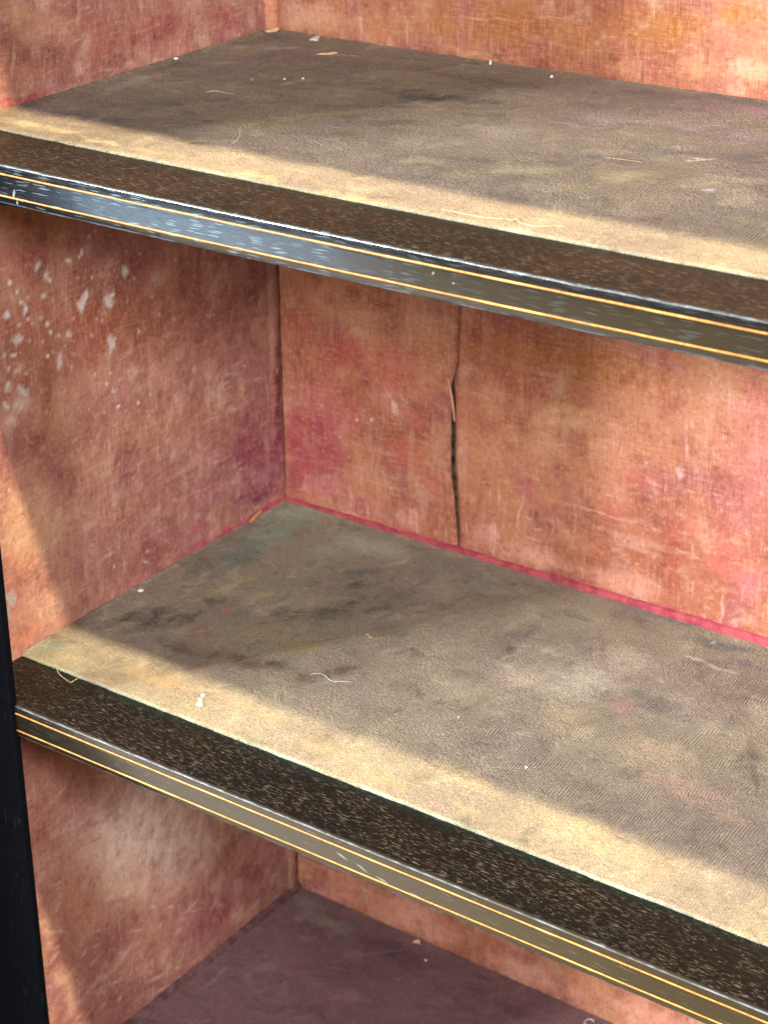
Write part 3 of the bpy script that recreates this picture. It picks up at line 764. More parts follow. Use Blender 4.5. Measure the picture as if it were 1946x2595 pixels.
.2748 .0187 .01138 -.00245 .00061 -.00219 214 170 142 0.11 0.1
.1303 .2020 .00693 .00730 .00126 -.00085 214 170 142 0.12 0.1
.1269 .0891 .00598 .00372 .00105 -.00100 220 180 156 0.21 0.1
.2922 -.0438 .01193 .00293 .00110 -.00129 214 170 142 0.2 0.1
.0941 .1353 .00683 .00713 .00113 -.00084 220 180 156 0.22 0.1
.1796 .0496 .00381 .00274 .00117 -.00102 220 180 156 0.28 0.1
.2645 .1762 .00240 .00247 .00136 -.00086 214 170 142 0.14 0.1
.0810 .0885 .01446 -.00334 .00015 -.00094 214 170 142 0.23 0.1
.1117 .1348 .00560 .00050 .00066 -.00116 214 170 142 0.26 0.1
.1252 .0564 .00265 .01008 .00207 -.00103 206 156 130 0.18 0.1
.0746 .0797 .00806 -.00270 .00002 -.00145 220 180 156 0.25 0.1
.2464 .1508 .01178 .00106 .00099 -.00151 206 156 130 0.28 0.1
.0454 .2357 .00789 .00221 .00082 -.00113 214 170 142 0.12 0.1
.0662 .1139 .00310 .00162 .00095 -.00101 220 180 156 0.25 0.1
.0915 .0573 .00378 .00276 .00151 -.00141 206 156 130 0.24 0.1
.1580 .0213 .01471 -.01134 -.00112 -.00122 206 156 130 0.21 0.1
.2960 .0724 .00675 .00064 .00153 -.00216 214 170 142 0.17 0.1
.1119 .1585 .00434 .00425 .00127 -.00094 214 170 142 0.25 0.1
.1121 .1529 .00526 -.00008 .00062 -.00143 206 156 130 0.28 0.1
.0968 .2314 .00926 -.00050 .00041 -.00128 220 180 156 0.16 0.1
.0148 .0976 .00649 .00181 .00095 -.00137 206 156 130 0.12 0.1
.2085 .0044 .00549 -.00252 -.00022 -.00147 214 170 142 0.12 0.1
.2401 .1007 .01435 -.00358 .00020 -.00139 206 156 130 0.18 0.1
.0923 .0382 .00929 .00267 .00105 -.00140 220 180 156 0.26 0.1
.0321 .1360 -.00062 -.00281 -.00149 .00066 214 170 142 0.26 0.1
.2390 -.0059 .00082 -.01057 -.00184 .00063 220 180 156 0.17 0.1
.0287 .2359 -.00008 -.00792 -.00158 .00040 220 180 156 0.18 0.1
.0645 .2063 -.00068 -.00502 -.00112 .00038 214 170 142 0.19 0.1
.2157 .1352 -.00118 -.00357 -.00197 .00090 214 170 142 0.22 0.1
.2741 .1739 .00111 -.00394 -.00128 .00019 214 170 142 0.22 0.1
.1747 .1133 -.00095 -.00602 -.00145 .00058 206 156 130 0.23 0.1
.2784 .0576 .00213 -.00993 -.00168 .00040 206 156 130 0.28 0.1
.1021 .1241 .00004 -.00904 -.00138 .00043 214 170 142 0.26 0.1
.1139 .1238 -.00032 -.00611 -.00120 .00042 214 170 142 0.23 0.1
.0859 .2369 -.00051 -.00532 -.00121 .00036 220 180 156 0.27 0.1
.1175 .0704 .00142 -.00428 -.00177 .00022 220 180 156 0.13 0.1
.2143 .0660 .00126 -.00707 -.00112 .00028 214 170 142 0.26 0.1
.2439 .0077 .00049 -.00401 -.00142 .00044 220 180 156 0.21 0.1
.2596 .0315 .00131 -.00417 -.00192 .00036 214 170 142 0.26 0.1
.1149 .0399 .00034 -.00376 -.00177 .00055 214 170 142 0.11 0.1
.1221 .1277 .00107 -.00931 -.00186 .00046 220 180 156 0.16 0.1
.1328 .0766 -.00101 -.00500 -.00163 .00074 214 170 142 0.23 0.1
.1924 .0460 .00412 -.00952 -.00110 .00009 220 180 156 0.24 0.1
.0745 .1309 -.00081 -.00543 -.00090 .00036 220 180 156 0.14 0.1
.1823 .1494 .00059 -.00554 -.00155 .00038 206 156 130 0.21 0.1
.0452 .2157 -.00095 -.00456 -.00093 .00035 206 156 130 0.29 0.1
.1596 .0641 -.00038 -.00516 -.00184 .00072 214 170 142 0.13 0.1
.1883 .1708 -.00012 -.00410 -.00105 .00032 206 156 130 0.22 0.1
.0451 .2084 .00026 -.00364 -.00095 .00021 206 156 130 0.29 0.1
.0575 .2084 -.00016 -.00350 -.00146 .00042 206 156 130 0.17 0.1
.1308 .2223 -.00200 -.00446 -.00152 .00072 220 180 156 0.3 0.1
.1585 .1637 .00034 -.00417 -.00128 .00032 206 156 130 0.12 0.1
.1123 .1282 .00098 -.00823 -.00171 .00041 220 180 156 0.28 0.1
.1620 .1432 .00078 -.00638 -.00112 .00026 220 180 156 0.14 0.1
.2700 -.0455 .00105 -.00911 -.00226 .00078 220 180 156 0.14 0.1
.0431 .2056 .00012 -.00612 -.00144 .00036 206 156 130 0.12 0.1
.2597 .1284 .00084 -.00932 -.00160 .00042 220 180 156 0.21 0.1
.1619 .0989 .00099 -.00502 -.00189 .00040 206 156 130 0.22 0.1
.0398 .0908 -.00009 -.00467 -.00166 .00058 214 170 142 0.14 0.1
.1666 .1990 -.00083 -.00273 -.00113 .00047 220 180 156 0.13 0.1
.2152 .0137 .00297 -.01058 -.00171 .00036 214 170 142 0.14 0.1
.1435 .1928 .00178 -.00554 -.00145 .00013 214 170 142 0.17 0.1
.0548 .2018 -.00061 -.00809 -.00091 .00028 214 170 142 0.18 0.1
.1523 .1982 .00201 -.00529 -.00175 .00009 220 180 156 0.21 0.1
.1245 .1708 -.00228 -.00759 -.00135 .00060 206 156 130 0.12 0.1
.0352 .0689 .00089 -.00529 -.00132 .00030 206 156 130 0.28 0.1
.1062 .2222 .00039 -.00719 -.00172 .00039 206 156 130 0.28 0.1
.2614 .1326 .00356 -.00955 -.00132 .00014 206 156 130 0.29 0.1
.1463 .1995 .00291 -.00900 -.00143 .00012 214 170 142 0.3 0.1
.2070 .0115 .00294 -.00653 -.00155 .00013 220 180 156 0.26 0.1
.0666 .0962 -.00201 -.00566 -.00167 .00089 214 170 142 0.28 0.1
.1681 .1197 -.00101 -.00454 -.00171 .00074 214 170 142 0.16 0.1
.0234 .0830 .00134 -.00844 -.00119 .00027 214 170 142 0.16 0.1
.1368 .1600 -.00106 -.00454 -.00108 .00045 206 156 130 0.28 0.1
.0597 .0795 .00653 .00583 .00124 -.00108 112 50 46 0.15 0.1
.1819 .0703 .00845 -.00933 -.00209 -.00078 120 60 50 0.2 0.1
.2664 .2014 .00331 .00311 .00315 -.00202 112 50 46 0.33 0.1
.0467 .1231 .00830 -.01187 -.00186 -.00048 120 60 50 0.19 0.1
.2596 .1863 .01158 .00260 .00140 -.00167 112 50 46 0.35 0.1
.1088 .1072 .00450 .00931 .00267 -.00153 120 60 50 0.39 0.1
.2694 .1686 .00547 .00282 .00154 -.00132 120 60 50 0.26 0.1
.1544 .1219 .00230 .00296 .00269 -.00177 112 50 46 0.28 0.1
.1246 .1237 .00638 -.00057 .00109 -.00309 120 60 50 0.2 0.1
.2581 -.0373 .00621 -.00216 .00023 -.00230 112 50 46 0.15 0.1
.2698 .1979 .00629 -.00184 -.00012 -.00249 112 50 46 0.35 0.1
.1517 .1290 .01046 .00457 .00224 -.00234 120 60 50 0.3 0.1
.2324 .1966 .00588 .00458 .00279 -.00201 120 60 50 0.21 0.1
.1523 .0430 .01005 .00180 .00126 -.00180 120 60 50 0.3 0.1
.2078 .0921 .01506 -.00046 .00079 -.00163 112 50 46 0.35 0.1
.1435 .0790 .01418 -.00092 .00054 -.00129 120 60 50 0.38 0.1
.1656 .1148 .01446 -.00358 .00021 -.00161 120 60 50 0.32 0.1
.2372 .0383 .01588 -.00574 .00000 -.00271 112 50 46 0.17 0.1
.2463 .1780 .00495 .00345 .00167 -.00127 112 50 46 0.17 0.1
.1256 .1715 -.00079 .00552 .00368 -.00075 120 60 50 0.18 0.1
.2196 .0806 -.00564 .00499 .00218 .00132 120 60 50 0.21 0.1
.2682 .1786 .00770 .00280 .00170 -.00168 112 50 46 0.38 0.1
.2872 .0344 .00942 .00546 .00369 -.00323 120 60 50 0.29 0.1
.0793 .1651 .00986 .00533 .00158 -.00159 112 50 46 0.39 0.1
.2776 .1567 .00612 -.00497 -.00201 -.00118 120 60 50 0.27 0.1
.1103 .0626 .00810 .00050 .00155 -.00282 120 60 50 0.25 0.1
.0726 .0900 .00482 .00824 .00229 -.00148 112 50 46 0.27 0.1
.1418 .1033 .00700 -.00278 -.00024 -.00191 112 50 46 0.25 0.1
.0359 .2210 -.00004 .01072 .00256 -.00065 112 50 46 0.29 0.1
.1948 .1832 .00519 .00110 .00095 -.00123 112 50 46 0.18 0.1
.0700 .0800 .00585 -.00184 .00014 -.00295 112 50 46 0.23 0.1
.2256 .0990 .00262 .00304 .00240 -.00161 120 60 50 0.27 0.1
.0644 .1584 .00254 .00329 .00160 -.00109 120 60 50 0.28 0.1
.1643 .1703 .01024 -.00265 .00010 -.00177 120 60 50 0.36 0.1
.1579 .1403 .00516 .00138 .00169 -.00211 112 50 46 0.24 0.1
.0825 .2575 .00454 -.00042 .00050 -.00209 120 60 50 0.35 0.1
.2934 .1316 .01435 -.00177 .00114 -.00316 120 60 50 0.39 0.1
.2601 .1583 .01166 -.00841 -.00100 -.00080 112 50 46 0.18 0.1
.1454 .1350 .01298 .00262 .00122 -.00170 112 50 46 0.2 0.1
.2276 .1403 .00837 .00567 .00242 -.00195 112 50 46 0.38 0.1
.2366 .1054 .00446 .00386 .00338 -.00251 112 50 46 0.18 0.1
.2634 -.0189 .00546 -.00774 -.00231 -.00025 112 50 46 0.27 0.1
.1056 .2035 .00467 -.00214 -.00054 -.00142 112 50 46 0.35 0.1
.2601 .0546 .00538 .00473 .00230 -.00173 112 50 46 0.16 0.1
.2117 .1781 .00103 .00393 .00165 -.00066 120 60 50 0.22 0.1
.2381 .0005 .00794 .00217 .00283 -.00335 120 60 50 0.35 0.1
.2037 .1671 .01001 -.00651 -.00125 -.00137 112 50 46 0.21 0.1
.2034 .1764 .00483 -.00014 .00099 -.00223 112 50 46 0.15 0.1
.1532 .0435 .01408 -.00710 -.00031 -.00117 112 50 46 0.22 0.1
.0557 .2699 -.00203 .00970 .00168 -.00017 112 50 46 0.32 0.1
.2826 -.0029 .00149 .00504 .00351 -.00180 112 50 46 0.25 0.1
.1072 .1064 .00954 -.00003 .00114 -.00245 112 50 46 0.23 0.1
.0619 .1593 .00567 -.00102 .00021 -.00119 112 50 46 0.18 0.1
.1279 .0730 .00995 -.00092 .00058 -.00155 112 50 46 0.37 0.1
.0380 .2252 .00251 .00633 .00282 -.00133 112 50 46 0.24 0.1
.2051 .1880 .01524 -.00663 -.00045 -.00128 120 60 50 0.29 0.1
.1208 .0918 .01130 -.00073 .00114 -.00287 112 50 46 0.31 0.1
.0878 .1177 .01080 .00500 .00175 -.00191 120 60 50 0.22 0.1
.0916 .2083 .00954 .00251 .00127 -.00170 120 60 50 0.33 0.1
.0587 .2641 .00506 .00266 .00199 -.00197 120 60 50 0.25 0.1
.2630 .0029 .01715 -.00899 -.00044 -.00138 112 50 46 0.21 0.1
.2127 .1312 .00693 -.00132 .00051 -.00232 120 60 50 0.29 0.1
.2405 .1858 .00754 -.00213 -.00001 -.00129 112 50 46 0.26 0.1
.0461 .0791 .00581 .00159 .00157 -.00221 112 50 46 0.31 0.1
.0929 .2134 .00866 .00097 .00096 -.00171 120 60 50 0.15 0.1
.2200 .0627 .00527 -.00087 .00062 -.00198 120 60 50 0.4 0.1
.0593 .0777 .00956 -.00179 .00044 -.00195 120 60 50 0.2 0.1
.1739 .0407 .00360 .00429 .00184 -.00133 112 50 46 0.37 0.1
.2977 .0929 .01587 -.00041 .00156 -.00289 120 60 50 0.28 0.1
.2013 .1684 .00513 -.00025 .00095 -.00226 120 60 50 0.28 0.1
-.0003 -.1159 .00194 .01602 .00114 -.00064 220 180 156 0.27 0.1
.0715 -.2053 .01105 .00493 .00256 -.00332 214 170 142 0.38 0.1
.1163 -.2818 .00970 .00241 .00272 -.00399 214 170 142 0.21 0.1
.0960 -.1943 .01226 .00347 .00242 -.00342 206 156 130 0.31 0.1
.1141 -.1957 .00397 .00313 .00266 -.00279 214 170 142 0.34 0.1
.0424 -.2207 .00900 .00505 .00234 -.00294 214 170 142 0.24 0.1
.0336 -.1590 .00578 .00249 .00089 -.00119 214 170 142 0.23 0.1
.1310 -.3097 .00814 .00042 .00237 -.00411 206 156 130 0.17 0.1
.1514 -.2602 .01187 -.00397 .00069 -.00262 220 180 156 0.37 0.1
.2267 -.2197 .00857 .00458 .00356 -.00387 214 170 142 0.34 0.1
.1396 -.1628 .01546 .00100 .00182 -.00307 220 180 156 0.3 0.1
.2440 -.3640 .01357 .00359 .00239 -.00318 220 180 156 0.38 0.1
.0190 -.2057 .00113 .01453 .00229 -.00134 220 180 156 0.21 0.1
.1550 -.2614 .01336 -.00043 .00078 -.00146 220 180 156 0.26 0.1
.0721 -.1317 .00314 .00352 .00184 -.00170 206 156 130 0.33 0.1
.0699 -.2365 .01533 .00536 .00168 -.00235 214 170 142 0.34 0.1
.2541 -.2415 .00845 .00090 .00291 -.00423 214 170 142 0.35 0.1
.1229 -.3114 .00442 .00276 .00320 -.00382 220 180 156 0.24 0.1
.1331 -.2124 .00385 .00558 .00126 -.00109 220 180 156 0.21 0.1
.0202 -.1613 .01499 -.00073 .00153 -.00346 214 170 142 0.35 0.1
.2338 -.3426 .01417 .00072 .00283 -.00449 206 156 130 0.19 0.1
.0728 -.2690 .01265 .00832 .00152 -.00182 206 156 130 0.18 0.1
.0401 -.1651 .01576 .00080 .00148 -.00282 220 180 156 0.2 0.1
.1600 -.3151 .01350 .00439 .00148 -.00199 220 180 156 0.4 0.1
.0868 -.2597 .01754 -.00807 .00038 -.00338 214 170 142 0.32 0.1
.0438 -.1284 .00989 .00632 .00188 -.00216 214 170 142 0.22 0.1
.0610 -.1704 .01334 .00020 .00104 -.00203 214 170 142 0.33 0.1
.0890 -.1812 .00964 .00205 .00107 -.00162 220 180 156 0.22 0.1
.0887 -.2283 .00898 .00017 .00089 -.00167 220 180 156 0.33 0.1
.0512 -.2006 .00867 .00030 .00189 -.00361 206 156 130 0.39 0.1
.0095 -.1862 .00758 .00026 .00123 -.00246 214 170 142 0.26 0.1
.0097 -.1521 .00927 -.00235 .00058 -.00223 206 156 130 0.22 0.1
.1829 -.2946 .01129 -.00534 .00028 -.00237 206 156 130 0.25 0.1
.0698 -.1388 .01953 -.00903 .00006 -.00282 214 170 142 0.29 0.1
.0109 -.2249 .00263 .00444 .00194 -.00178 220 180 156 0.32 0.1
.2798 -.3790 .02490 -.00969 .00100 -.00359 214 170 142 0.27 0.1
.0872 -.2041 -.00055 .00983 .00312 -.00148 214 170 142 0.4 0.1
.0915 -.2645 .00252 .01313 .00324 -.00222 214 170 142 0.17 0.1
.1164 -.2111 .01576 -.00232 .00078 -.00189 206 156 130 0.36 0.1
.1357 -.1741 .01460 .00367 .00089 -.00125 220 180 156 0.32 0.1
.2096 -.3513 -.00115 .01678 .00467 -.00252 206 156 130 0.27 0.1
-.0096 -.2065 .01651 .00030 .00172 -.00359 214 170 142 0.18 0.1
.1002 -.2270 .01804 -.02069 -.00205 -.00133 220 180 156 0.18 0.1
.1506 -.1875 .00785 -.00507 -.00050 -.00204 206 156 130 0.24 0.1
.0539 -.2040 .00789 .00509 .00309 -.00365 214 170 142 0.26 0.1
.2388 -.2319 .01483 .00629 .00154 -.00177 220 180 156 0.28 0.1
.0977 -.2336 .01473 .00424 .00278 -.00397 214 170 142 0.35 0.1
.0160 -.2037 .00890 .00154 .00117 -.00199 220 180 156 0.16 0.1
.0231 -.1423 .01621 .00224 .00161 -.00279 206 156 130 0.22 0.1
.0464 -.1913 .01099 .00446 .00167 -.00227 206 156 130 0.2 0.1
.2831 -.3353 .00881 -.00062 .00274 -.00481 220 180 156 0.22 0.1
.2014 -.2366 .00931 .00307 .00204 -.00258 206 156 130 0.25 0.1
.1725 -.2325 .00486 .00336 .00195 -.00208 206 156 130 0.29 0.1
.1012 -.1745 .00558 .00169 .00159 -.00220 206 156 130 0.24 0.1
.2687 -.3197 .00728 .00875 .00375 -.00338 214 170 142 0.15 0.1
.1479 -.3218 .01258 -.00396 .00096 -.00315 206 156 130 0.36 0.1
.0417 -.2233 .00659 -.00261 .00026 -.00163 206 156 130 0.16 0.1
.0195 -.1331 .00930 -.00284 .00061 -.00303 206 156 130 0.31 0.1
.0957 -.1512 .00875 .00620 .00125 -.00134 206 156 130 0.23 0.1
.0699 -.2496 .01627 -.00081 .00149 -.00313 214 170 142 0.4 0.1
.1246 -.2149 .00359 .00386 .00152 -.00146 220 180 156 0.38 0.1
.2023 -.2907 .00702 -.00305 .00056 -.00335 206 156 130 0.23 0.1
.1583 -.3204 .02127 -.00960 .00029 -.00177 214 170 142 0.24 0.1
.1118 -.2140 .00761 -.00139 .00082 -.00216 220 180 156 0.33 0.1
.2253 -.3701 .00886 .00374 .00337 -.00418 206 156 130 0.23 0.1
.2694 -.3272 .00423 .01758 .00227 -.00157 206 156 130 0.23 0.1
.0205 -.2389 .00083 .00684 .00189 -.00121 206 156 130 0.2 0.1
.1874 -.2676 .01447 -.00522 .00086 -.00357 220 180 156 0.34 0.1
.0148 -.2037 .00680 .00038 .00144 -.00279 214 170 142 0.31 0.1
.0867 -.2574 .01646 -.00426 .00081 -.00255 220 180 156 0.36 0.1
.0846 -.2213 .00720 .00641 .00341 -.00359 214 170 142 0.31 0.1
.0850 -.1944 .00671 -.00279 .00042 -.00345 206 156 130 0.24 0.1
.1923 -.2602 .01778 -.01266 -.00068 -.00215 206 156 130 0.25 0.1
.0267 -.1275 .00985 .00491 .00214 -.00271 220 180 156 0.36 0.1
-.0022 -.1867 .00948 .00420 .00182 -.00253 206 156 130 0.35 0.1
.0122 -.2085 .00788 -.00051 .00076 -.00176 220 180 156 0.33 0.1
.0867 -.1573 .00863 -.00205 .00049 -.00162 206 156 130 0.24 0.1
.2670 -.3537 .00979 .00156 .00313 -.00440 220 180 156 0.4 0.1
.0223 -.1503 .00524 .00292 .00261 -.00324 220 180 156 0.18 0.1
.1246 -.1955 .00572 .00497 .00181 -.00182 220 180 156 0.19 0.1
.0900 -.2625 .01010 -.00880 -.00065 -.00117 120 60 50 0.33 0.1
.1690 -.3280 .01449 -.00769 .00015 -.00212 120 60 50 0.31 0.1
.2102 -.3077 .00679 .00443 .00266 -.00291 120 60 50 0.44 0.1
.1268 -.2435 .00234 .00608 .00214 -.00163 120 60 50 0.34 0.1
.2584 -.3528 .00640 -.00980 -.00146 -.00010 120 60 50 0.45 0.1
.0669 -.2562 .00082 .00446 .00314 -.00214 120 60 50 0.24 0.1
.1060 -.1650 .00958 -.01356 -.00298 -.00078 120 60 50 0.31 0.1
.1847 -.1993 .00745 .00507 .00281 -.00292 120 60 50 0.42 0.1
.0235 -.1188 .00378 -.00627 -.00239 -.00042 120 60 50 0.23 0.1
.0723 -.1755 .01092 -.00153 .00147 -.00374 120 60 50 0.41 0.1
.2675 -.2336 .00523 .00561 .00329 -.00288 112 50 46 0.43 0.1
.0136 -.1693 -.00003 .01209 .00146 -.00073 120 60 50 0.27 0.1
.0628 -.2721 .00867 -.00222 .00061 -.00192 120 60 50 0.2 0.1
.0045 -.2053 .01337 -.00938 -.00062 -.00264 112 50 46 0.29 0.1
.0499 -.1713 .01341 -.00604 .00012 -.00182 112 50 46 0.33 0.1
.0819 -.2303 .01265 -.00066 .00125 -.00261 120 60 50 0.24 0.1
.0576 -.1890 .01014 .00120 .00133 -.00229 112 50 46 0.35 0.1
.1470 -.2567 .00546 -.00433 -.00072 -.00159 120 60 50 0.28 0.1
.0746 -.2378 .00660 .00499 .00290 -.00327 120 60 50 0.31 0.1
.0026 -.1684 .00423 .00148 .00198 -.00290 120 60 50 0.43 0.1
.2835 -.3052 .00655 -.00001 .00257 -.00414 120 60 50 0.29 0.1
.0649 -.2110 .00300 .00880 .00258 -.00192 120 60 50 0.21 0.1
-.0069 -.2226 .00807 -.00197 .00053 -.00182 112 50 46 0.44 0.1
.2636 -.2859 .01485 -.00062 .00125 -.00216 112 50 46 0.44 0.1
.0467 -.1311 .00650 .00474 .00285 -.00312 112 50 46 0.29 0.1
.1901 -.3421 -.00565 .00743 .00284 .00098 120 60 50 0.38 0.1
.1833 -.2045 .00601 .00249 .00250 -.00299 112 50 46 0.39 0.1
.1280 -.3069 .00626 -.00425 -.00027 -.00174 120 60 50 0.43 0.1
.2737 -.3967 .01476 -.01152 -.00056 -.00160 120 60 50 0.27 0.1
.2110 -.3639 .00668 .00367 .00294 -.00345 112 50 46 0.32 0.1
.0338 -.2468 .01145 .00137 .00090 -.00159 120 60 50 0.27 0.1
.0053 -.1469 .00215 .00954 .00348 -.00227 120 60 50 0.25 0.1
.2181 -.2864 .01055 .00109 .00200 -.00303 112 50 46 0.44 0.1
.0748 -.2572 .00891 .00036 .00182 -.00337 112 50 46 0.36 0.1
.0765 -.1812 .00153 .01093 .00291 -.00175 112 50 46 0.26 0.1
.2684 -.3146 .01404 -.00430 .00118 -.00347 120 60 50 0.32 0.1
.1388 -.3090 .00673 .00644 .00368 -.00384 112 50 46 0.24 0.1
.2695 -.2794 .00740 -.00438 -.00028 -.00290 112 50 46 0.32 0.1
.0165 -.2052 .00557 .00685 .00260 -.00258 112 50 46 0.27 0.1
.1463 -.2659 -.00102 .00929 .00188 -.00088 112 50 46 0.36 0.1
.0056 -.2500 .00484 -.00148 .00044 -.00175 214 170 142 0.31 0.1
.1244 -.3893 .00797 -.00099 .00129 -.00278 220 180 156 0.28 0.1
.0510 -.2718 .00544 -.00105 .00086 -.00237 220 180 156 0.38 0.1
.0481 -.2823 .00737 -.00214 .00066 -.00230 206 156 130 0.49 0.1
.1409 -.3896 .01625 -.00504 .00079 -.00238 214 170 142 0.28 0.1
.0650 -.3408 .00128 .00426 .00221 -.00180 220 180 156 0.41 0.1
.0649 -.3342 .01382 -.01079 -.00032 -.00126 220 180 156 0.29 0.1
.0343 -.2815 .00587 .00382 .00108 -.00135 220 180 156 0.42 0.1
.1105 -.3978 .01140 .00045 .00078 -.00141 206 156 130 0.44 0.1
.1161 -.3909 .00969 .00233 .00186 -.00283 220 180 156 0.48 0.1
.0252 -.3134 -.00132 .00560 .00220 -.00079 214 170 142 0.41 0.1
.1157 -.3734 .01034 .00020 .00094 -.00172 206 156 130 0.42 0.1
-.0008 -.2567 .01100 .00190 .00066 -.00116 214 170 142 0.32 0.1
.1477 -.3877 .01734 -.00248 .00119 -.00257 206 156 130 0.28 0.1
.0214 -.3365 .00458 .00042 .00067 -.00124 220 180 156 0.38 0.1
.0331 -.3391 .00710 .00172 .00110 -.00179 206 156 130 0.27 0.1
.0022 -.2663 .00701 .00405 .00176 -.00233 206 156 130 0.48 0.1
.1165 -.3954 .00372 .00249 .00149 -.00183 206 156 130 0.42 0.1
.1146 -.3593 .01357 -.00384 .00091 -.00270 220 180 156 0.35 0.1
-.0013 -.2408 .00481 .00184 .00163 -.00240 220 180 156 0.29 0.1
.0811 -.3107 .00884 .00541 .00174 -.00215 220 180 156 0.26 0.1
.0057 -.2430 .01647 -.01022 -.00017 -.00199 214 170 142 0.49 0.1
.1404 -.3289 .00460 .00128 .00111 -.00158 214 170 142 0.5 0.1
.0682 -.3495 .00415 .00411 .00199 -.00224 214 170 142 0.42 0.1
.0936 -.2981 .01468 -.00640 .00019 -.00119 214 170 142 0.35 0.1
.1099 -.3728 .01268 -.00230 .00063 -.00151 214 170 142 0.46 0.1
.0679 -.3310 .00878 -.00241 .00086 -.00266 214 170 142 0.46 0.1
.1073 -.3565 .01465 -.00389 .00090 -.00258 214 170 142 0.31 0.1
.1184 -.3765 .00569 .00560 .00149 -.00163 206 156 130 0.3 0.1
-.0070 -.3059 .01125 -.00201 .00042 -.00118 220 180 156 0.37 0.1
.1359 -.3639 .01090 -.00780 -.00033 -.00203 206 156 130 0.47 0.1
.0067 -.2581 .00566 .00136 .00117 -.00191 220 180 156 0.41 0.1
.0995 -.3379 .01219 -.00064 .00075 -.00151 220 180 156 0.34 0.1
.1100 -.3058 .00438 .00629 .00210 -.00199 206 156 130 0.27 0.1
.0482 -.3432 .00730 .00032 .00142 -.00270 206 156 130 0.4 0.1
.1227 -.3919 .00511 .00548 .00185 -.00200 220 180 156 0.43 0.1
.0462 -.2962 .00777 .00272 .00098 -.00144 214 170 142 0.5 0.1
.0109 -.3100 .00473 .00419 .00169 -.00200 214 170 142 0.32 0.1
.0817 -.3347 .00353 .00803 .00124 -.00109 220 180 156 0.37 0.1
.1368 -.4144 .00435 .01025 .00124 -.00111 214 170 142 0.37 0.1
.1463 .3829 .01072 .00044 .00050 -.00123 214 170 142 0.2 0.1
.1548 .4321 .00870 -.00139 -.00004 -.00061 220 180 156 0.27 0.1
.1094 .4124 .00447 -.00006 .00019 -.00074 206 156 130 0.36 0.1
.2233 .4017 .00731 -.00003 .00017 -.00051 214 170 142 0.36 0.1
.0403 .4356 .00394 .00040 .00019 -.00047 206 156 130 0.41 0.1
.0759 .4046 .01131 .00028 .00022 -.00070 214 170 142 0.41 0.1
.1928 .4391 .01551 -.00010 .00030 -.00108 206 156 130 0.26 0.1
.0789 .4093 .00574 -.00094 -.00005 -.00114 206 156 130 0.4 0.1
.2387 .4282 .00717 -.00031 .00022 -.00096 220 180 156 0.38 0.1
.0757 .3942 .01297 .00079 .00024 -.00062 206 156 130 0.21 0.1
.1395 .4029 .01416 -.00092 .00018 -.00104 220 180 156 0.21 0.1
.1014 .4096 .01190 .00130 .00039 -.00082 220 180 156 0.42 0.1
.0483 .4402 .00414 -.00028 .00009 -.00093 220 180 156 0.24 0.1
.1871 .4377 .01401 -.00134 .00005 -.00063 214 170 142 0.29 0.1
.1116 .4292 .00750 -.00089 .00002 -.00064 220 180 156 0.24 0.1
.0712 .4359 .00504 -.00021 .00015 -.00093 214 170 142 0.28 0.1
.2362 .3919 .01268 -.00018 .00035 -.00104 206 156 130 0.4 0.1
.1120 .4282 .00881 .00066 .00036 -.00088 214 170 142 0.27 0.1
.0965 .4216 .01078 .00086 .00020 -.00048 206 156 130 0.42 0.1
.2234 .3971 .01359 -.00111 .00019 -.00109 206 156 130 0.22 0.1
.1440 .4291 .01107 -.00087 .00011 -.00095 214 170 142 0.26 0.1
.2592 .4040 .01153 -.00003 .00027 -.00075 206 156 130 0.33 0.1
.2662 .4334 .01807 -.00151 .00007 -.00049 220 180 156 0.39 0.1
.1271 .3843 .01467 -.00204 .00004 -.00092 220 180 156 0.35 0.1
.1633 .4315 .00979 -.00002 .00033 -.00116 206 156 130 0.36 0.1
.2159 .3782 .01606 -.00003 .00036 -.00101 214 170 142 0.26 0.1
.1810 .4283 .00520 .00047 .00051 -.00105 220 180 156 0.33 0.1
.2621 .4267 .00746 -.00169 -.00023 -.00107 214 170 142 0.39 0.1
.0477 .4440 .01201 -.00043 .00008 -.00053 214 170 142 0.42 0.1
.1740 .3814 .01429 -.00119 .00021 -.00120 220 180 156 0.25 0.1
.1736 .4042 .01523 .00062 .00020 -.00051 220 180 156 0.26 0.1
.1953 .4294 .01049 .00002 .00038 -.00123 214 170 142 0.35 0.1
.0920 .4329 .00498 -.00000 .00016 -.00063 220 180 156 0.38 0.1
.2610 .3958 .01282 .00046 .00037 -.00082 220 180 156 0.28 0.1
.0347 .4236 .00979 -.00039 .00008 -.00052 206 156 130 0.45 0.1
.1136 .4244 .00592 -.00051 .00009 -.00089 220 180 156 0.25 0.1
.1422 .4129 .01316 -.00064 .00018 -.00090 220 180 156 0.21 0.1
.1495 .3846 .00604 -.00074 .00006 -.00077 214 170 142 0.41 0.1
.1692 .3965 .01365 -.00300 -.00015 -.00100 214 170 142 0.27 0.1
.1673 .3873 .00749 -.00086 .00010 -.00098 214 170 142 0.22 0.1
.0398 .3986 -.00089 -.00728 -.00113 .00024 206 156 130 0.24 0.1
.1310 .4172 -.00021 -.00354 -.00100 .00017 214 170 142 0.23 0.1
.1512 .4199 .00026 -.00424 -.00105 .00012 206 156 130 0.26 0.1
.2656 .4364 -.00001 -.00980 -.00147 .00020 206 156 130 0.38 0.1
.1634 .4183 -.00078 -.00721 -.00132 .00025 220 180 156 0.38 0.1
.2488 .4320 -.00078 -.00838 -.00094 .00016 206 156 130 0.26 0.1
.2011 .3921 -.00060 -.00880 -.00138 .00026 206 156 130 0.35 0.1
.0528 .3901 -.00136 -.00833 -.00112 .00026 206 156 130 0.32 0.1
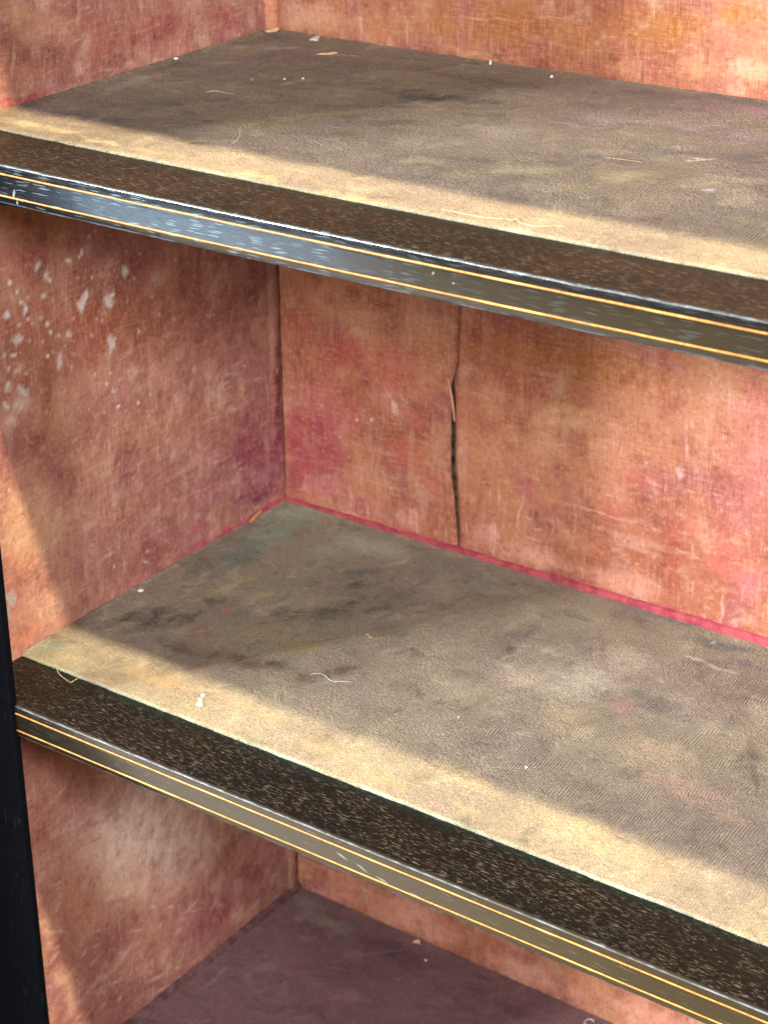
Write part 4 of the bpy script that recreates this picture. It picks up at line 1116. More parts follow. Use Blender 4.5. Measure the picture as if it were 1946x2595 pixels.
.1840 .4060 -.00018 -.01018 -.00132 .00021 206 156 130 0.33 0.1
.2580 .4294 -.00057 -.00640 -.00118 .00021 214 170 142 0.36 0.1
.1795 .4150 -.00102 -.00754 -.00084 .00017 206 156 130 0.29 0.1
.2274 .3776 .00006 -.00544 -.00101 .00017 220 180 156 0.32 0.1
.1534 .4265 -.00021 -.00597 -.00108 .00016 220 180 156 0.2 0.1
.1043 .4280 -.00007 -.01051 -.00104 .00014 214 170 142 0.29 0.1
.2444 .3883 .00069 -.00482 -.00110 .00011 206 156 130 0.26 0.1
.1196 .4251 -.00066 -.00859 -.00094 .00016 220 180 156 0.32 0.1
.2439 .3977 .00136 -.01139 -.00084 .00009 206 156 130 0.28 0.1
.0696 .4034 .00015 -.00733 -.00103 .00014 220 180 156 0.21 0.1
.0563 .4436 -.00013 -.00620 -.00109 .00014 206 156 130 0.39 0.1
.0435 .4097 .00024 -.00648 -.00065 .00008 220 180 156 0.23 0.1
.0456 .4162 -.00043 -.00376 -.00095 .00018 214 170 142 0.27 0.1
.1784 .4188 .00034 -.00652 -.00113 .00013 214 170 142 0.37 0.1
.1820 .3815 .00026 -.00554 -.00125 .00018 214 170 142 0.29 0.1
.2284 .4095 .00077 -.01075 -.00085 .00010 206 156 130 0.21 0.1
.0594 .4111 -.00073 -.00794 -.00120 .00022 206 156 130 0.32 0.1
.1250 .4268 .00033 -.01044 -.00110 .00013 206 156 130 0.34 0.1
.2309 .4344 .00104 -.00416 -.00123 .00004 214 170 142 0.29 0.1
.1605 .4361 .00008 -.00482 -.00078 .00010 220 180 156 0.26 0.1
.1094 .3916 -.00065 -.00457 -.00065 .00014 214 170 142 0.23 0.1
.0537 .3960 .00002 -.00851 -.00095 .00014 214 170 142 0.24 0.1
.1290 .4073 .00056 -.00338 -.00209 .00014 120 60 50 0.22 0.1
.0392 .4097 -.00230 -.00501 -.00177 .00065 120 60 50 0.37 0.1
.2450 .4278 .00692 -.00544 -.00103 -.00050 120 60 50 0.28 0.1
.0659 .4193 -.00262 -.00313 -.00078 .00040 112 50 46 0.38 0.1
.2159 .4374 .00901 -.00337 -.00040 -.00065 112 50 46 0.25 0.1
.1553 .4232 .00201 -.00409 -.00179 -.00018 120 60 50 0.27 0.1
.1225 .4023 -.00220 -.00693 -.00145 .00043 120 60 50 0.25 0.1
.1218 .3933 -.00166 -.00562 -.00111 .00032 120 60 50 0.24 0.1
.2599 .4000 .00352 -.00394 -.00174 -.00046 112 50 46 0.28 0.1
.1781 .4187 .00323 -.00562 -.00132 -.00018 112 50 46 0.27 0.1
.1061 .3943 -.00356 -.00687 -.00164 .00064 120 60 50 0.25 0.1
.1025 .4382 .00416 -.00752 -.00185 -.00030 112 50 46 0.32 0.1
.1734 .3990 .00560 -.00924 -.00152 -.00022 112 50 46 0.25 0.1
.2356 .4173 .00426 -.00613 -.00115 -.00020 112 50 46 0.39 0.1
.2175 .4210 .00684 -.00520 -.00087 -.00047 112 50 46 0.24 0.1
.0605 .4411 .00341 -.00735 -.00144 -.00019 120 60 50 0.25 0.1
.1346 .4140 .00242 -.00499 -.00147 -.00015 120 60 50 0.27 0.1
.2450 .3840 -.00173 -.00659 -.00118 .00032 120 60 50 0.24 0.1
.1793 .4107 .00074 -.00427 -.00177 .00012 112 50 46 0.38 0.1
.2545 .3905 -.00496 -.00591 -.00157 .00073 112 50 46 0.33 0.1
.0655 .4152 .00100 -.00540 -.00143 .00005 112 50 46 0.22 0.1
.0660 .4426 .00355 -.00323 -.00146 -.00075 112 50 46 0.22 0.1
.0641 .4358 .00121 -.00624 -.00155 .00003 112 50 46 0.36 0.1
.0325 .4160 .00046 -.00343 -.00180 .00011 120 60 50 0.27 0.1
.1765 .4009 .00388 -.00796 -.00111 -.00009 112 50 46 0.29 0.1
.0861 .4056 -.00332 -.00223 -.00076 .00058 120 60 50 0.31 0.1
.1514 .4130 .00511 -.00892 -.00109 -.00016 112 50 46 0.37 0.1
.2622 .4270 .00709 -.00763 -.00187 -.00053 120 60 50 0.33 0.1
.1117 .4188 -.01044 -.00278 -.00049 .00065 112 50 46 0.22 0.1
.0910 .3953 -.00065 -.00608 -.00128 .00026 112 50 46 0.21 0.1
''',
 'B': '''
.0200 .1555 .02701 .00585 -.00074 -.02285 168 84 60 0.5 0.1
.0307 .0611 .05047 .01288 -.00216 -.07616 168 72 76 0.85 0.1
.0118 .0442 .01869 .00486 -.00151 -.04478 158 62 68 0.35 0.1
.0110 .0196 .01412 .00381 -.00056 -.01651 168 72 78 0.5 0.1
.0361 .0939 .02263 .00549 -.00064 -.02355 192 110 96 0.5 0.1
.0672 .0899 .02658 .00657 -.00042 -.02336 188 98 84 0.5 0.1
.1067 .1373 .04242 .00983 -.00019 -.02989 176 82 66 0.6 0.1
.0594 .1415 .03073 .00693 -.00047 -.02273 176 80 66 0.6 0.1
.0485 .0497 .02691 .00371 -.00217 -.01240 176 78 78 0.5 0.1
.0387 .0210 .03166 .00368 -.00271 -.01273 196 112 112 0.6 0.1
.0794 .0180 .02622 .00227 -.00395 -.01684 194 114 104 0.5 0.1
.1148 .0710 .02578 .00671 -.00009 -.02324 184 90 74 0.5 0.1
.1277 .1048 .01685 .00417 -.00001 -.01890 186 92 80 0.5 0.1
.1404 .0545 .01694 .00457 .00008 -.02326 190 108 86 0.5 0.1
.1023 .1175 .02140 .00512 -.00008 -.00984 200 126 110 0.4 0.1
.0353 .0622 .02255 .00299 -.00074 -.00412 196 130 110 0.35 0.1
.0344 .0299 .02694 .00218 -.00128 -.00509 204 138 126 0.45 0.1
.0536 .0748 .02234 .00392 -.00048 -.00403 196 126 108 0.35 0.1
.1503 .1620 .00570 .00129 .00021 -.03264 176 112 64 0.6 0.1
.1689 .1335 .00809 .00194 .00026 -.02199 188 124 82 0.5 0.1
.1190 .0171 .02977 .00262 -.00220 -.00998 206 140 118 0.5 0.1
.1930 .1356 .02382 .00574 .00034 -.01814 208 148 110 0.5 0.1
.2553 .1364 .05264 .00604 -.00173 -.01602 214 160 114 0.7 0.1
.2292 .1081 .04669 .01199 .00064 -.02185 204 144 100 0.5 0.1
.3048 .1204 .03647 .00948 .00091 -.01758 200 136 96 0.4 0.1
.2966 .1360 .02176 .00180 -.00121 -.00936 206 140 104 0.5 0.1
.2079 .1750 .04621 .00450 -.00274 -.02167 172 104 56 0.7 0.1
.2761 .1801 .05475 .00537 -.00216 -.02107 166 102 50 0.8 0.1
.3200 .1765 .02122 .00502 .00097 -.01689 156 84 44 0.5 0.1
.1898 .0905 .02017 .00525 .00047 -.02612 196 126 92 0.4 0.1
.2223 .0728 .01739 .00472 .00055 -.02013 188 100 92 0.55 0.1
.2216 .0987 .01570 .00408 .00024 -.00881 188 104 80 0.4 0.1
.3169 .1021 .02542 .00686 .00097 -.01770 190 100 86 0.45 0.1
.2759 .0983 .02255 .00601 .00062 -.01441 198 120 84 0.4 0.1
.2959 .0745 .02219 .00238 -.00142 -.01126 186 96 84 0.45 0.1
.2502 .0655 .02325 .00646 .00052 -.01483 194 120 76 0.4 0.1
.2319 .0184 .05847 .00328 -.00257 -.01202 220 160 128 0.6 0.1
.1910 .0220 .02422 .00215 -.00315 -.01618 212 146 118 0.5 0.1
.3101 .0190 .04418 .00254 -.00259 -.01403 216 152 120 0.6 0.1
.2746 .0386 .02299 .00673 .00047 -.01120 204 132 92 0.4 0.1
.3453 .0557 .01009 .00261 .00129 -.04729 158 72 54 0.55 0.1
.3615 .0857 .01055 .00298 .00191 -.02813 186 92 74 0.4 0.1
.3440 .0181 .01814 .00239 -.00098 -.00919 170 90 68 0.4 0.1
.3466 .1486 .00698 .00176 .00176 -.02722 186 112 92 0.4 0.1
.3513 .1429 .00174 .00038 .00062 -.02063 226 178 150 0.6 0.1
.3486 .1177 .00317 .00084 .00049 -.00762 226 184 160 0.6 0.1
.3351 .1630 .00912 .00223 .00125 -.02032 162 76 58 0.5 0.1
.3976 .1204 .03712 .01007 .00645 -.08155 172 96 88 0.6 0.1
.4030 .1796 .02306 .00563 .00188 -.02286 194 92 86 0.4 0.1
.3845 .0636 .01737 .00515 .00209 -.02827 204 106 90 0.5 0.1
.4068 .0486 .02055 .00630 .00142 -.01768 210 110 106 0.5 0.1
.4096 .1408 .01327 .00349 .00333 -.04006 200 122 112 0.3 0.1
.3520 .1739 .00237 .00090 .00322 -.01470 196 128 80 0.6 0.1
.3299 .1891 .00769 .00178 .00141 -.02338 146 74 38 0.4 0.1
.3691 .1781 .00327 -.00036 -.00131 -.00475 206 120 108 0.5 0.1
.2084 .0709 .00480 .00130 .00012 -.00525 206 150 70 0.35 0.1
.2147 .0594 .00639 .00177 .00019 -.00753 206 150 70 0.3 0.1
.2848 .0677 .00527 .00148 .00033 -.00731 206 150 80 0.3 0.1
.3940 .0772 .01374 .00201 -.00017 -.00288 226 164 100 0.35 0.1
.1065 .1072 .00538 .00259 .00195 -.00613 226 180 158 0.85 0.3
.0716 .0878 .00221 .00055 -.00004 -.00234 232 204 186 0.8 0.1
.0869 .0928 .00174 .00043 -.00003 -.00232 232 204 186 0.8 0.1
.0562 .0695 .00135 .00034 -.00002 -.00119 240 230 220 0.9 0.1
.0383 .0925 .00226 .00055 -.00005 -.00196 230 200 184 0.7 0.1
.0675 .1054 .00264 .00064 -.00002 -.00116 222 176 160 0.5 0.1
.0198 .0761 .00184 .00046 -.00006 -.00199 222 184 170 0.6 0.1
.1023 .1175 .00223 .00167 .00296 -.00387 222 170 150 0.5 0.1
.1150 .1168 .00184 .00139 .00295 -.00386 222 170 150 0.5 0.1
.2075 .1578 .00117 .00027 .00003 -.00142 224 180 150 0.7 0.1
.4002 -.0032 .00105 .00035 .00006 -.00073 90 30 30 0.7 0.1
.0537 .0085 .00079 .00020 -.00050 -.01043 224 168 148 0.37 0.1
.0171 -.0010 .00073 .00016 -.00079 -.00729 224 168 148 0.51 0.1
.1461 .0115 .00089 .00024 -.00013 -.00612 224 168 148 0.65 0.1
.0984 .0030 .00095 .00024 -.00029 -.00549 224 168 148 0.56 0.1
.0640 .0243 .00109 .00026 -.00053 -.00916 224 168 148 0.66 0.1
.1276 -.0021 .00076 .00022 -.00003 -.01192 224 168 148 0.68 0.1
.1523 .0228 .00059 .00013 -.00042 -.00671 224 168 148 0.5 0.1
.1143 .0164 .00083 .00024 .00005 -.00816 224 168 148 0.55 0.1
.1077 -.0018 .00095 .00023 -.00083 -.01333 224 168 148 0.7 0.1
.1211 .0206 .00104 .00024 -.00087 -.01343 224 168 148 0.55 0.1
.1276 .0192 .00102 .00031 .00018 -.00973 224 168 148 0.37 0.1
.1487 -.0038 .00057 .00017 .00010 -.01183 224 168 148 0.4 0.1
.0624 .0017 .00110 .00029 -.00023 -.00536 224 168 148 0.37 0.1
.1283 .0157 .00105 .00029 -.00014 -.01340 224 168 148 0.7 0.1
.0653 .0229 .00092 .00028 .00007 -.00509 224 168 148 0.49 0.1
.1119 .0208 .00055 .00016 .00013 -.01235 224 168 148 0.69 0.1
.1550 .0145 .00078 .00021 -.00019 -.00932 224 168 148 0.56 0.1
.1040 .0067 .00111 .00032 -.00007 -.00934 224 168 148 0.6 0.1
.0537 .0160 .00117 .00031 -.00036 -.00961 224 168 148 0.35 0.1
.0816 .0077 .00055 .00014 -.00042 -.01045 224 168 148 0.37 0.1
.1144 .0115 .00094 .00024 -.00033 -.00800 224 168 148 0.61 0.1
.0193 .0231 .00100 .00029 -.00009 -.01354 224 168 148 0.51 0.1
.1091 .0158 .00075 .00022 .00002 -.00754 224 168 148 0.56 0.1
.0636 .0137 .00103 .00027 -.00019 -.00515 224 168 148 0.61 0.1
.0653 .0184 .00105 .00032 .00010 -.00693 224 168 148 0.5 0.1
.1252 .0225 .00071 .00017 -.00042 -.00778 224 168 148 0.5 0.1
.1489 .0206 .00071 .00017 -.00056 -.01053 224 168 148 0.51 0.1
.0519 .0215 .00088 .00021 -.00049 -.00668 224 168 148 0.64 0.1
.0452 .0166 .00107 .00025 -.00081 -.01082 224 168 148 0.47 0.1
.0365 .0161 .00107 .00030 -.00011 -.00735 224 168 148 0.5 0.1
.0824 .0129 .00111 .00036 .00028 -.00614 224 168 148 0.68 0.1
.1527 -.0037 .00077 .00018 -.00077 -.01336 224 168 148 0.43 0.1
.1324 .0006 .00092 .00028 .00018 -.00934 224 168 148 0.47 0.1
.0523 .0231 .00092 .00021 -.00055 -.00754 224 168 148 0.37 0.1
.3871 .0285 .00088 .00017 -.00056 -.01377 228 174 148 0.47 0.1
.1736 .0250 .00060 .00013 -.00048 -.00810 228 174 148 0.46 0.1
.2742 .0160 .00079 .00025 .00048 -.00811 228 174 148 0.56 0.1
.2891 .0238 .00064 .00017 .00002 -.00665 228 174 148 0.55 0.1
.2140 .0229 .00100 .00019 -.00111 -.01365 228 174 148 0.3 0.1
.3251 .0202 .00047 .00015 .00051 -.00723 228 174 148 0.46 0.1
.2754 .0388 .00087 .00031 .00046 -.00441 228 174 148 0.34 0.1
.2015 .0588 .00103 .00033 .00104 -.01338 228 174 148 0.45 0.1
.2492 .0465 .00066 .00015 -.00023 -.01145 228 174 148 0.41 0.1
.2184 .0459 .00055 .00011 -.00061 -.01066 228 174 148 0.41 0.1
.1903 .0534 .00070 .00013 -.00091 -.01128 228 174 148 0.41 0.1
.3639 .0318 .00065 .00018 .00028 -.00822 228 174 148 0.51 0.1
.2753 .0280 .00071 .00018 -.00001 -.00717 228 174 148 0.51 0.1
.1883 .0412 .00073 .00012 -.00165 -.01449 228 174 148 0.41 0.1
.3862 .0240 .00055 .00020 .00105 -.00891 228 174 148 0.54 0.1
.3330 .0190 .00085 .00019 -.00029 -.01160 228 174 148 0.47 0.1
.1965 .0330 .00049 .00010 -.00048 -.00631 228 174 148 0.31 0.1
.1932 .0573 .00099 .00033 .00057 -.00633 228 174 148 0.55 0.1
.2014 .0202 .00087 .00015 -.00159 -.01414 228 174 148 0.47 0.1
.3615 .0592 .00081 .00017 -.00012 -.00959 228 174 148 0.33 0.1
.3530 .0169 .00047 .00012 .00013 -.00786 228 174 148 0.55 0.1
.2309 .0532 .00061 .00012 -.00069 -.01124 228 174 148 0.42 0.1
.2619 .0425 .00065 .00022 .00082 -.00872 228 174 148 0.45 0.1
.4015 .0416 .00078 .00018 .00003 -.00599 228 174 148 0.53 0.1
.2931 .0850 .00781 -.00014 -.00017 -.00069 226 172 148 0.29 0.1
.0555 .0421 .01415 .00125 -.00017 -.00072 226 172 148 0.47 0.1
.0961 .0944 .00630 .00060 -.00014 -.00071 226 172 148 0.32 0.1
.3016 .0442 .00634 .00065 -.00010 -.00073 226 172 148 0.51 0.1
.2582 .1059 .00571 .00036 -.00008 -.00046 226 172 148 0.36 0.1
.0900 .0847 .00765 .00101 -.00012 -.00079 226 172 148 0.55 0.1
.2182 .0711 .00816 .00003 -.00020 -.00079 226 172 148 0.42 0.1
.2192 .0593 .01183 .00032 -.00015 -.00063 226 172 148 0.54 0.1
.2125 .1063 .00601 .00013 -.00017 -.00073 226 172 148 0.54 0.1
.3573 .1152 .00508 .00063 -.00004 -.00052 226 172 148 0.46 0.1
.3630 .0552 .00570 .00070 -.00007 -.00077 226 172 148 0.38 0.1
.3115 .1263 .00440 .00042 -.00008 -.00073 226 172 148 0.36 0.1
.2580 .0670 .00387 .00034 -.00009 -.00059 226 172 148 0.4 0.1
.1062 .0632 .01391 .00087 -.00015 -.00065 226 172 148 0.29 0.1
.1340 .0574 .00517 -.00005 -.00026 -.00084 226 172 148 0.28 0.1
.3888 .1056 .00974 .00104 -.00006 -.00069 226 172 148 0.45 0.1
.2869 .0570 .00597 -.00013 -.00019 -.00075 226 172 148 0.45 0.1
.2391 .1191 .00820 .00007 -.00013 -.00058 226 172 148 0.45 0.1
.2510 .1134 .00968 .00117 -.00008 -.00068 226 172 148 0.52 0.1
.2845 .1211 .01190 .00105 -.00006 -.00049 226 172 148 0.47 0.1
.2642 .0791 .00967 .00105 -.00008 -.00063 226 172 148 0.3 0.1
.0432 .0444 .01233 .00036 -.00022 -.00073 226 172 148 0.36 0.1
.1301 .0853 .01280 .00080 -.00011 -.00049 226 172 148 0.32 0.1
.3274 .1028 .00640 .00034 -.00009 -.00059 226 172 148 0.48 0.1
.1670 .0421 .00525 .00084 -.00007 -.00059 226 172 148 0.28 0.1
.3331 .0686 .00519 .00048 -.00007 -.00052 226 172 148 0.47 0.1
.3467 .0678 .00862 .00084 -.00006 -.00050 226 172 148 0.31 0.1
.2371 .0756 .00563 .00006 -.00013 -.00056 226 172 148 0.26 0.1
.3429 .0541 .01170 .00082 -.00009 -.00059 226 172 148 0.42 0.1
.2798 .0399 .00981 .00007 -.00014 -.00058 226 172 148 0.4 0.1
.1580 .0746 .00374 .00092 -.00048 -.04593 116 66 44 0.55 0.1
.1625 .0372 .00335 .00083 -.00076 -.02747 116 66 44 0.45 0.1
.1629 .1649 .00363 .00082 .00040 -.03965 120 66 34 0.6 0.1
.1558 .1377 .00462 -.00042 -.00219 -.00605 206 160 126 0.5 0.1
.1950 .0270 .00164 .00042 -.00031 -.01718 228 176 156 0.6 0.1
.1984 .0241 .00163 .00045 .00003 -.01944 228 176 156 0.6 0.1
.2190 .0454 .00119 .00018 -.00321 -.02739 226 174 150 0.6 0.1
.2226 .0616 .00118 .00017 -.00135 -.01160 226 174 150 0.5 0.1
.2270 .0484 .00853 .00038 -.00021 -.00098 230 184 160 0.7 0.1
.2332 .0418 .01005 .00048 -.00021 -.00099 230 184 160 0.7 0.1
.2315 .0318 .00932 .00048 -.00021 -.00099 230 184 160 0.6 0.1
.2436 .0276 .00098 .00029 .00032 -.00988 226 174 150 0.5 0.1
.2848 .0688 .05153 .00106 -.00018 -.00084 226 180 152 0.55 0.1
.2662 .0550 .00115 .00029 .00009 -.02621 222 166 130 0.45 0.1
.3363 .0214 .00109 .00014 -.00168 -.01532 222 164 140 0.5 0.1
.3988 .0149 .00488 .00157 .00028 -.00362 226 170 160 0.5 0.1
.3879 .0170 .00106 .00022 -.00036 -.01342 226 170 154 0.5 0.1
.2069 .0458 .00121 .00028 -.00113 -.03476 220 160 136 0.35 0.1
.0665 .0505 .00134 .00031 -.00137 -.02413 150 60 60 0.4 0.1
.0703 .0135 .00181 .00050 -.00018 -.01056 150 44 70 0.5 0.1
.0593 .0246 .00467 -.00114 -.00094 -.00165 150 44 70 0.5 0.1
.0400 .3909 .03721 .00459 -.00037 -.01312 210 158 118 0.65 0.1
.0236 .3954 .01672 .00202 -.00033 -.00987 206 158 126 0.5 0.1
.0965 .3915 .02770 .00349 -.00013 -.01284 196 130 86 0.5 0.1
.1469 .4009 .04170 .00520 .00009 -.01566 180 116 66 0.7 0.1
.2024 .4079 .04701 .00586 .00051 -.02136 170 104 52 0.85 0.1
.2557 .4055 .03462 .00446 .00073 -.01795 180 114 62 0.75 0.1
.3127 .4187 .04926 .00621 .00120 -.02029 170 104 48 0.9 0.1
.3696 .4344 .02796 .00341 .00087 -.01121 186 116 56 0.8 0.1
.3817 .4017 .02177 .00301 .00092 -.01140 216 166 120 0.6 0.1
.3405 .3960 .01938 .00268 .00059 -.00873 206 146 98 0.5 0.1
.2874 .3917 .02032 .00278 .00045 -.00895 204 140 96 0.45 0.1
.1696 .3850 .02980 .00133 -.00049 -.00444 206 146 102 0.5 0.1
.1878 .4091 .05119 .00407 -.00004 -.00093 228 178 134 0.5 0.1
.2379 .4159 .02802 .00219 -.00002 -.00090 228 178 134 0.5 0.1
.1200 .3912 .00117 .00015 -.00004 -.01273 226 180 140 0.5 0.1
.0806 .3894 .00160 .00016 -.00076 -.01300 226 180 140 0.5 0.1
.0643 .3809 .00122 .00016 -.00020 -.00981 226 180 140 0.4 0.1
.1063 .3815 .00551 .00072 -.00003 -.00386 216 166 126 0.5 0.1
.2421 .3947 .00105 .00014 .00055 -.01515 160 90 48 0.4 0.1
.2697 .4028 .00274 .00036 .00012 -.00268 220 170 140 0.5 0.1
.2212 .3811 .00359 .00049 .00005 -.00185 220 170 140 0.4 0.1
.0103 .3739 .00162 .00066 .00267 -.00592 150 84 60 0.5 0.1
.2570 .3978 .00052 .00006 .00035 -.01264 150 84 46 0.32 0.1
.2290 .4010 .00063 .00010 .00071 -.01012 222 172 132 0.33 0.1
.2725 .4031 .00080 .00009 .00021 -.01451 222 172 132 0.23 0.1
.3228 .4024 .00052 .00008 .00067 -.00803 150 84 46 0.22 0.1
.2348 .3934 .00070 .00009 .00025 -.01386 222 172 132 0.23 0.1
.3447 .4037 .00093 .00011 .00059 -.01160 222 172 132 0.29 0.1
.3279 .3977 .00091 .00011 .00039 -.00887 150 84 46 0.32 0.1
.0693 .4014 .00065 .00009 .00007 -.00707 222 172 132 0.32 0.1
.2911 .4024 .00072 .00010 .00075 -.01113 222 172 132 0.32 0.1
.3107 .4055 .00059 .00007 .00056 -.01363 150 84 46 0.29 0.1
.1725 .3973 .00089 .00014 .00039 -.00705 222 172 132 0.25 0.1
.3192 .4100 .00072 .00011 .00053 -.00633 222 172 132 0.24 0.1
.1847 .4040 .00057 .00008 .00026 -.00578 150 84 46 0.32 0.1
.0489 .4010 .00089 .00010 -.00041 -.00953 222 172 132 0.21 0.1
.1846 .4001 .00057 .00008 .00062 -.01502 222 172 132 0.22 0.1
.2110 .4051 .00087 .00013 .00047 -.00823 150 84 46 0.21 0.1
.3006 .4071 .00089 .00009 .00019 -.00922 222 172 132 0.28 0.1
.1257 .3998 .00105 .00014 .00014 -.01167 222 172 132 0.22 0.1
.2856 .3951 .00081 .00013 .00039 -.00448 150 84 46 0.22 0.1
.0941 .4025 .00062 .00006 -.00055 -.01214 222 172 132 0.25 0.1
.3819 .4073 .00084 .00009 .00064 -.01343 222 172 132 0.21 0.1
.1471 .3949 .00111 .00015 .00013 -.00567 150 84 46 0.41 0.1
.0714 .3954 .00081 .00008 -.00070 -.01259 222 172 132 0.24 0.1
.3051 .3998 .00092 .00010 .00023 -.01016 222 172 132 0.29 0.1
.1888 .4031 .00098 .00014 .00038 -.00977 150 84 46 0.24 0.1
.2985 .4016 .00086 .00011 .00047 -.00842 222 172 132 0.24 0.1
.3004 .4111 .01287 .00072 -.00002 -.00053 150 84 46 0.22 0.1
.1383 .3904 .01742 .00086 -.00007 -.00061 222 172 132 0.29 0.1
.3594 .4023 .01059 .00106 .00001 -.00043 222 172 132 0.28 0.1
.3765 .4129 .01333 .00127 .00001 -.00037 150 84 46 0.33 0.1
.1396 .4042 .00992 .00060 -.00005 -.00054 222 172 132 0.2 0.1
.1357 .3881 .01104 .00084 -.00004 -.00053 222 172 132 0.36 0.1
.2664 .3972 .01426 .00131 -.00000 -.00041 150 84 46 0.22 0.1
.3367 .4112 .00677 .00059 .00001 -.00057 222 172 132 0.38 0.1
.0816 .3945 .01151 .00071 -.00007 -.00061 222 172 132 0.33 0.1
.3174 .3982 .01116 .00085 -.00001 -.00050 150 84 46 0.22 0.1
.3403 .4037 .01698 .00117 -.00001 -.00040 222 172 132 0.29 0.1
.3060 .4105 .01122 .00105 .00001 -.00047 222 172 132 0.31 0.1
.3086 .4050 .01522 .00133 .00000 -.00050 150 84 46 0.27 0.1
.3888 .4099 .01150 .00102 .00001 -.00036 222 172 132 0.23 0.1
.3698 .4029 .01731 .00113 -.00000 -.00057 222 172 132 0.39 0.1
.2432 .4023 .02024 .00085 -.00005 -.00059 150 84 46 0.3 0.1
.3207 .4058 .01964 .00163 -.00000 -.00057 222 172 132 0.39 0.1
.1189 .4025 .01889 .00122 -.00004 -.00046 222 172 132 0.33 0.1
.0640 .3887 .01257 .00098 -.00005 -.00051 150 84 46 0.35 0.1
.3121 .4074 .00797 .00059 -.00001 -.00042 222 172 132 0.22 0.1
.1071 .3903 .01873 .00080 -.00008 -.00064 222 172 132 0.38 0.1
.1869 .4042 .01189 .00077 -.00003 -.00049 150 84 46 0.31 0.1
.1825 .3922 .01156 .00056 -.00005 -.00049 222 172 132 0.36 0.1
.1601 .4017 .01958 .00173 -.00002 -.00038 222 172 132 0.31 0.1
.2431 .4065 .00769 .00039 -.00003 -.00041 150 84 46 0.29 0.1
.3845 .4026 .01839 .00172 .00001 -.00035 222 172 132 0.2 0.1
.2078 .4021 .00795 .00073 -.00001 -.00050 222 172 132 0.26 0.1
.1420 .3912 .01401 .00136 -.00002 -.00045 150 84 46 0.29 0.1
.2739 .3994 .01932 .00167 -.00001 -.00055 222 172 132 0.23 0.1
.3163 .3994 .01331 .00092 -.00001 -.00055 222 172 132 0.26 0.1
.0490 -.3686 .03044 .01311 -.00062 -.03011 214 140 116 0.6 0.1
.1275 -.3638 .06129 -.00070 -.00975 -.02665 224 156 124 0.75 0.1
.2433 -.3693 .06534 -.00066 -.00666 -.02064 224 158 126 0.7 0.1
.3507 -.3606 .04565 -.00061 -.00563 -.01984 220 150 118 0.6 0.1
.0384 -.3881 .03715 -.00015 -.00264 -.00667 166 72 74 0.6 0.1
.0785 -.3955 .03635 -.00007 -.00209 -.00552 176 84 82 0.6 0.1
.1750 -.3864 .05134 -.00024 -.00147 -.00426 186 110 100 0.5 0.1
.1275 -.3638 .00142 .00037 -.00333 -.02073 170 100 84 0.3 0.1
.0888 -.3563 .02683 -.00036 -.00102 -.00268 196 116 100 0.4 0.1
.3363 .0388 .00730 -.00179 -.00061 -.00144 214 156 128 0.15 0.1
.0292 .0711 .00820 .00315 .00009 -.00060 222 170 142 0.3 0.1
.2918 .0969 .00655 .00055 -.00009 -.00063 222 170 142 0.13 0.1
.3007 .0558 .00636 .00018 -.00015 -.00075 226 178 150 0.12 0.1
.3284 .0973 .00996 -.00001 -.00027 -.00128 226 178 150 0.21 0.1
.0489 .0189 .00410 .00027 -.00031 -.00116 222 170 142 0.21 0.1
.3391 .0944 .01067 .00493 .00033 -.00125 222 170 142 0.15 0.1
.4098 .1025 .01014 .00378 .00010 -.00060 226 178 150 0.3 0.1
.0426 .0484 .00770 .00269 .00006 -.00067 222 170 142 0.13 0.1
.1367 .0852 .00784 -.00047 -.00053 -.00153 214 156 128 0.29 0.1
.1917 .0738 .00781 .00220 .00004 -.00112 222 170 142 0.18 0.1
.1301 .0851 .01389 .00031 -.00030 -.00113 226 178 150 0.12 0.1
.2946 .0854 .00804 .00088 -.00011 -.00091 226 178 150 0.27 0.1
.0805 .0897 .01299 .00053 -.00032 -.00120 214 156 128 0.3 0.1
.1686 .0695 .00860 -.00125 -.00026 -.00061 214 156 128 0.25 0.1
.0531 .0720 .00651 -.00049 -.00041 -.00102 214 156 128 0.3 0.1
.3161 .0506 .00772 .00236 .00007 -.00103 222 170 142 0.29 0.1
.3530 .0665 .00844 .00183 -.00001 -.00135 214 156 128 0.22 0.1
.1757 .0133 .00496 -.00028 -.00041 -.00119 226 178 150 0.14 0.1
.2812 .0333 .00717 -.00087 -.00031 -.00090 214 156 128 0.2 0.1
.3040 .0390 .01261 .00655 .00025 -.00085 214 156 128 0.31 0.1
.2362 .1156 .00803 -.00005 -.00022 -.00088 222 170 142 0.24 0.1
.1776 .0678 .01253 .00360 .00002 -.00068 222 170 142 0.19 0.1
.1896 .0671 .00817 .00138 -.00011 -.00116 222 170 142 0.31 0.1
.3848 .0376 .00500 .00190 .00011 -.00074 214 156 128 0.26 0.1
.2875 .0895 .00964 .00037 -.00013 -.00068 222 170 142 0.32 0.1
.4017 .0264 .00909 .00068 -.00009 -.00066 226 178 150 0.23 0.1
.2033 .0887 .01306 .00066 -.00024 -.00114 222 170 142 0.27 0.1
.3308 .0685 .00566 .00109 -.00004 -.00103 214 156 128 0.15 0.1
.1244 .0101 .00558 .00138 -.00006 -.00136 222 170 142 0.31 0.1
.3914 .0366 .01109 .00214 -.00004 -.00131 214 156 128 0.31 0.1
.3195 .1147 .00684 .00082 -.00009 -.00100 226 178 150 0.13 0.1
.2613 .0467 .01232 .00236 -.00005 -.00076 222 170 142 0.25 0.1
.0381 .0113 .01220 -.00053 -.00058 -.00151 226 178 150 0.31 0.1
.0770 .0664 .01222 -.00225 -.00066 -.00133 222 170 142 0.29 0.1
.0702 .0050 .01143 -.00390 -.00078 -.00122 222 170 142 0.26 0.1
.0160 .0140 .01173 .00267 -.00012 -.00140 226 178 150 0.25 0.1
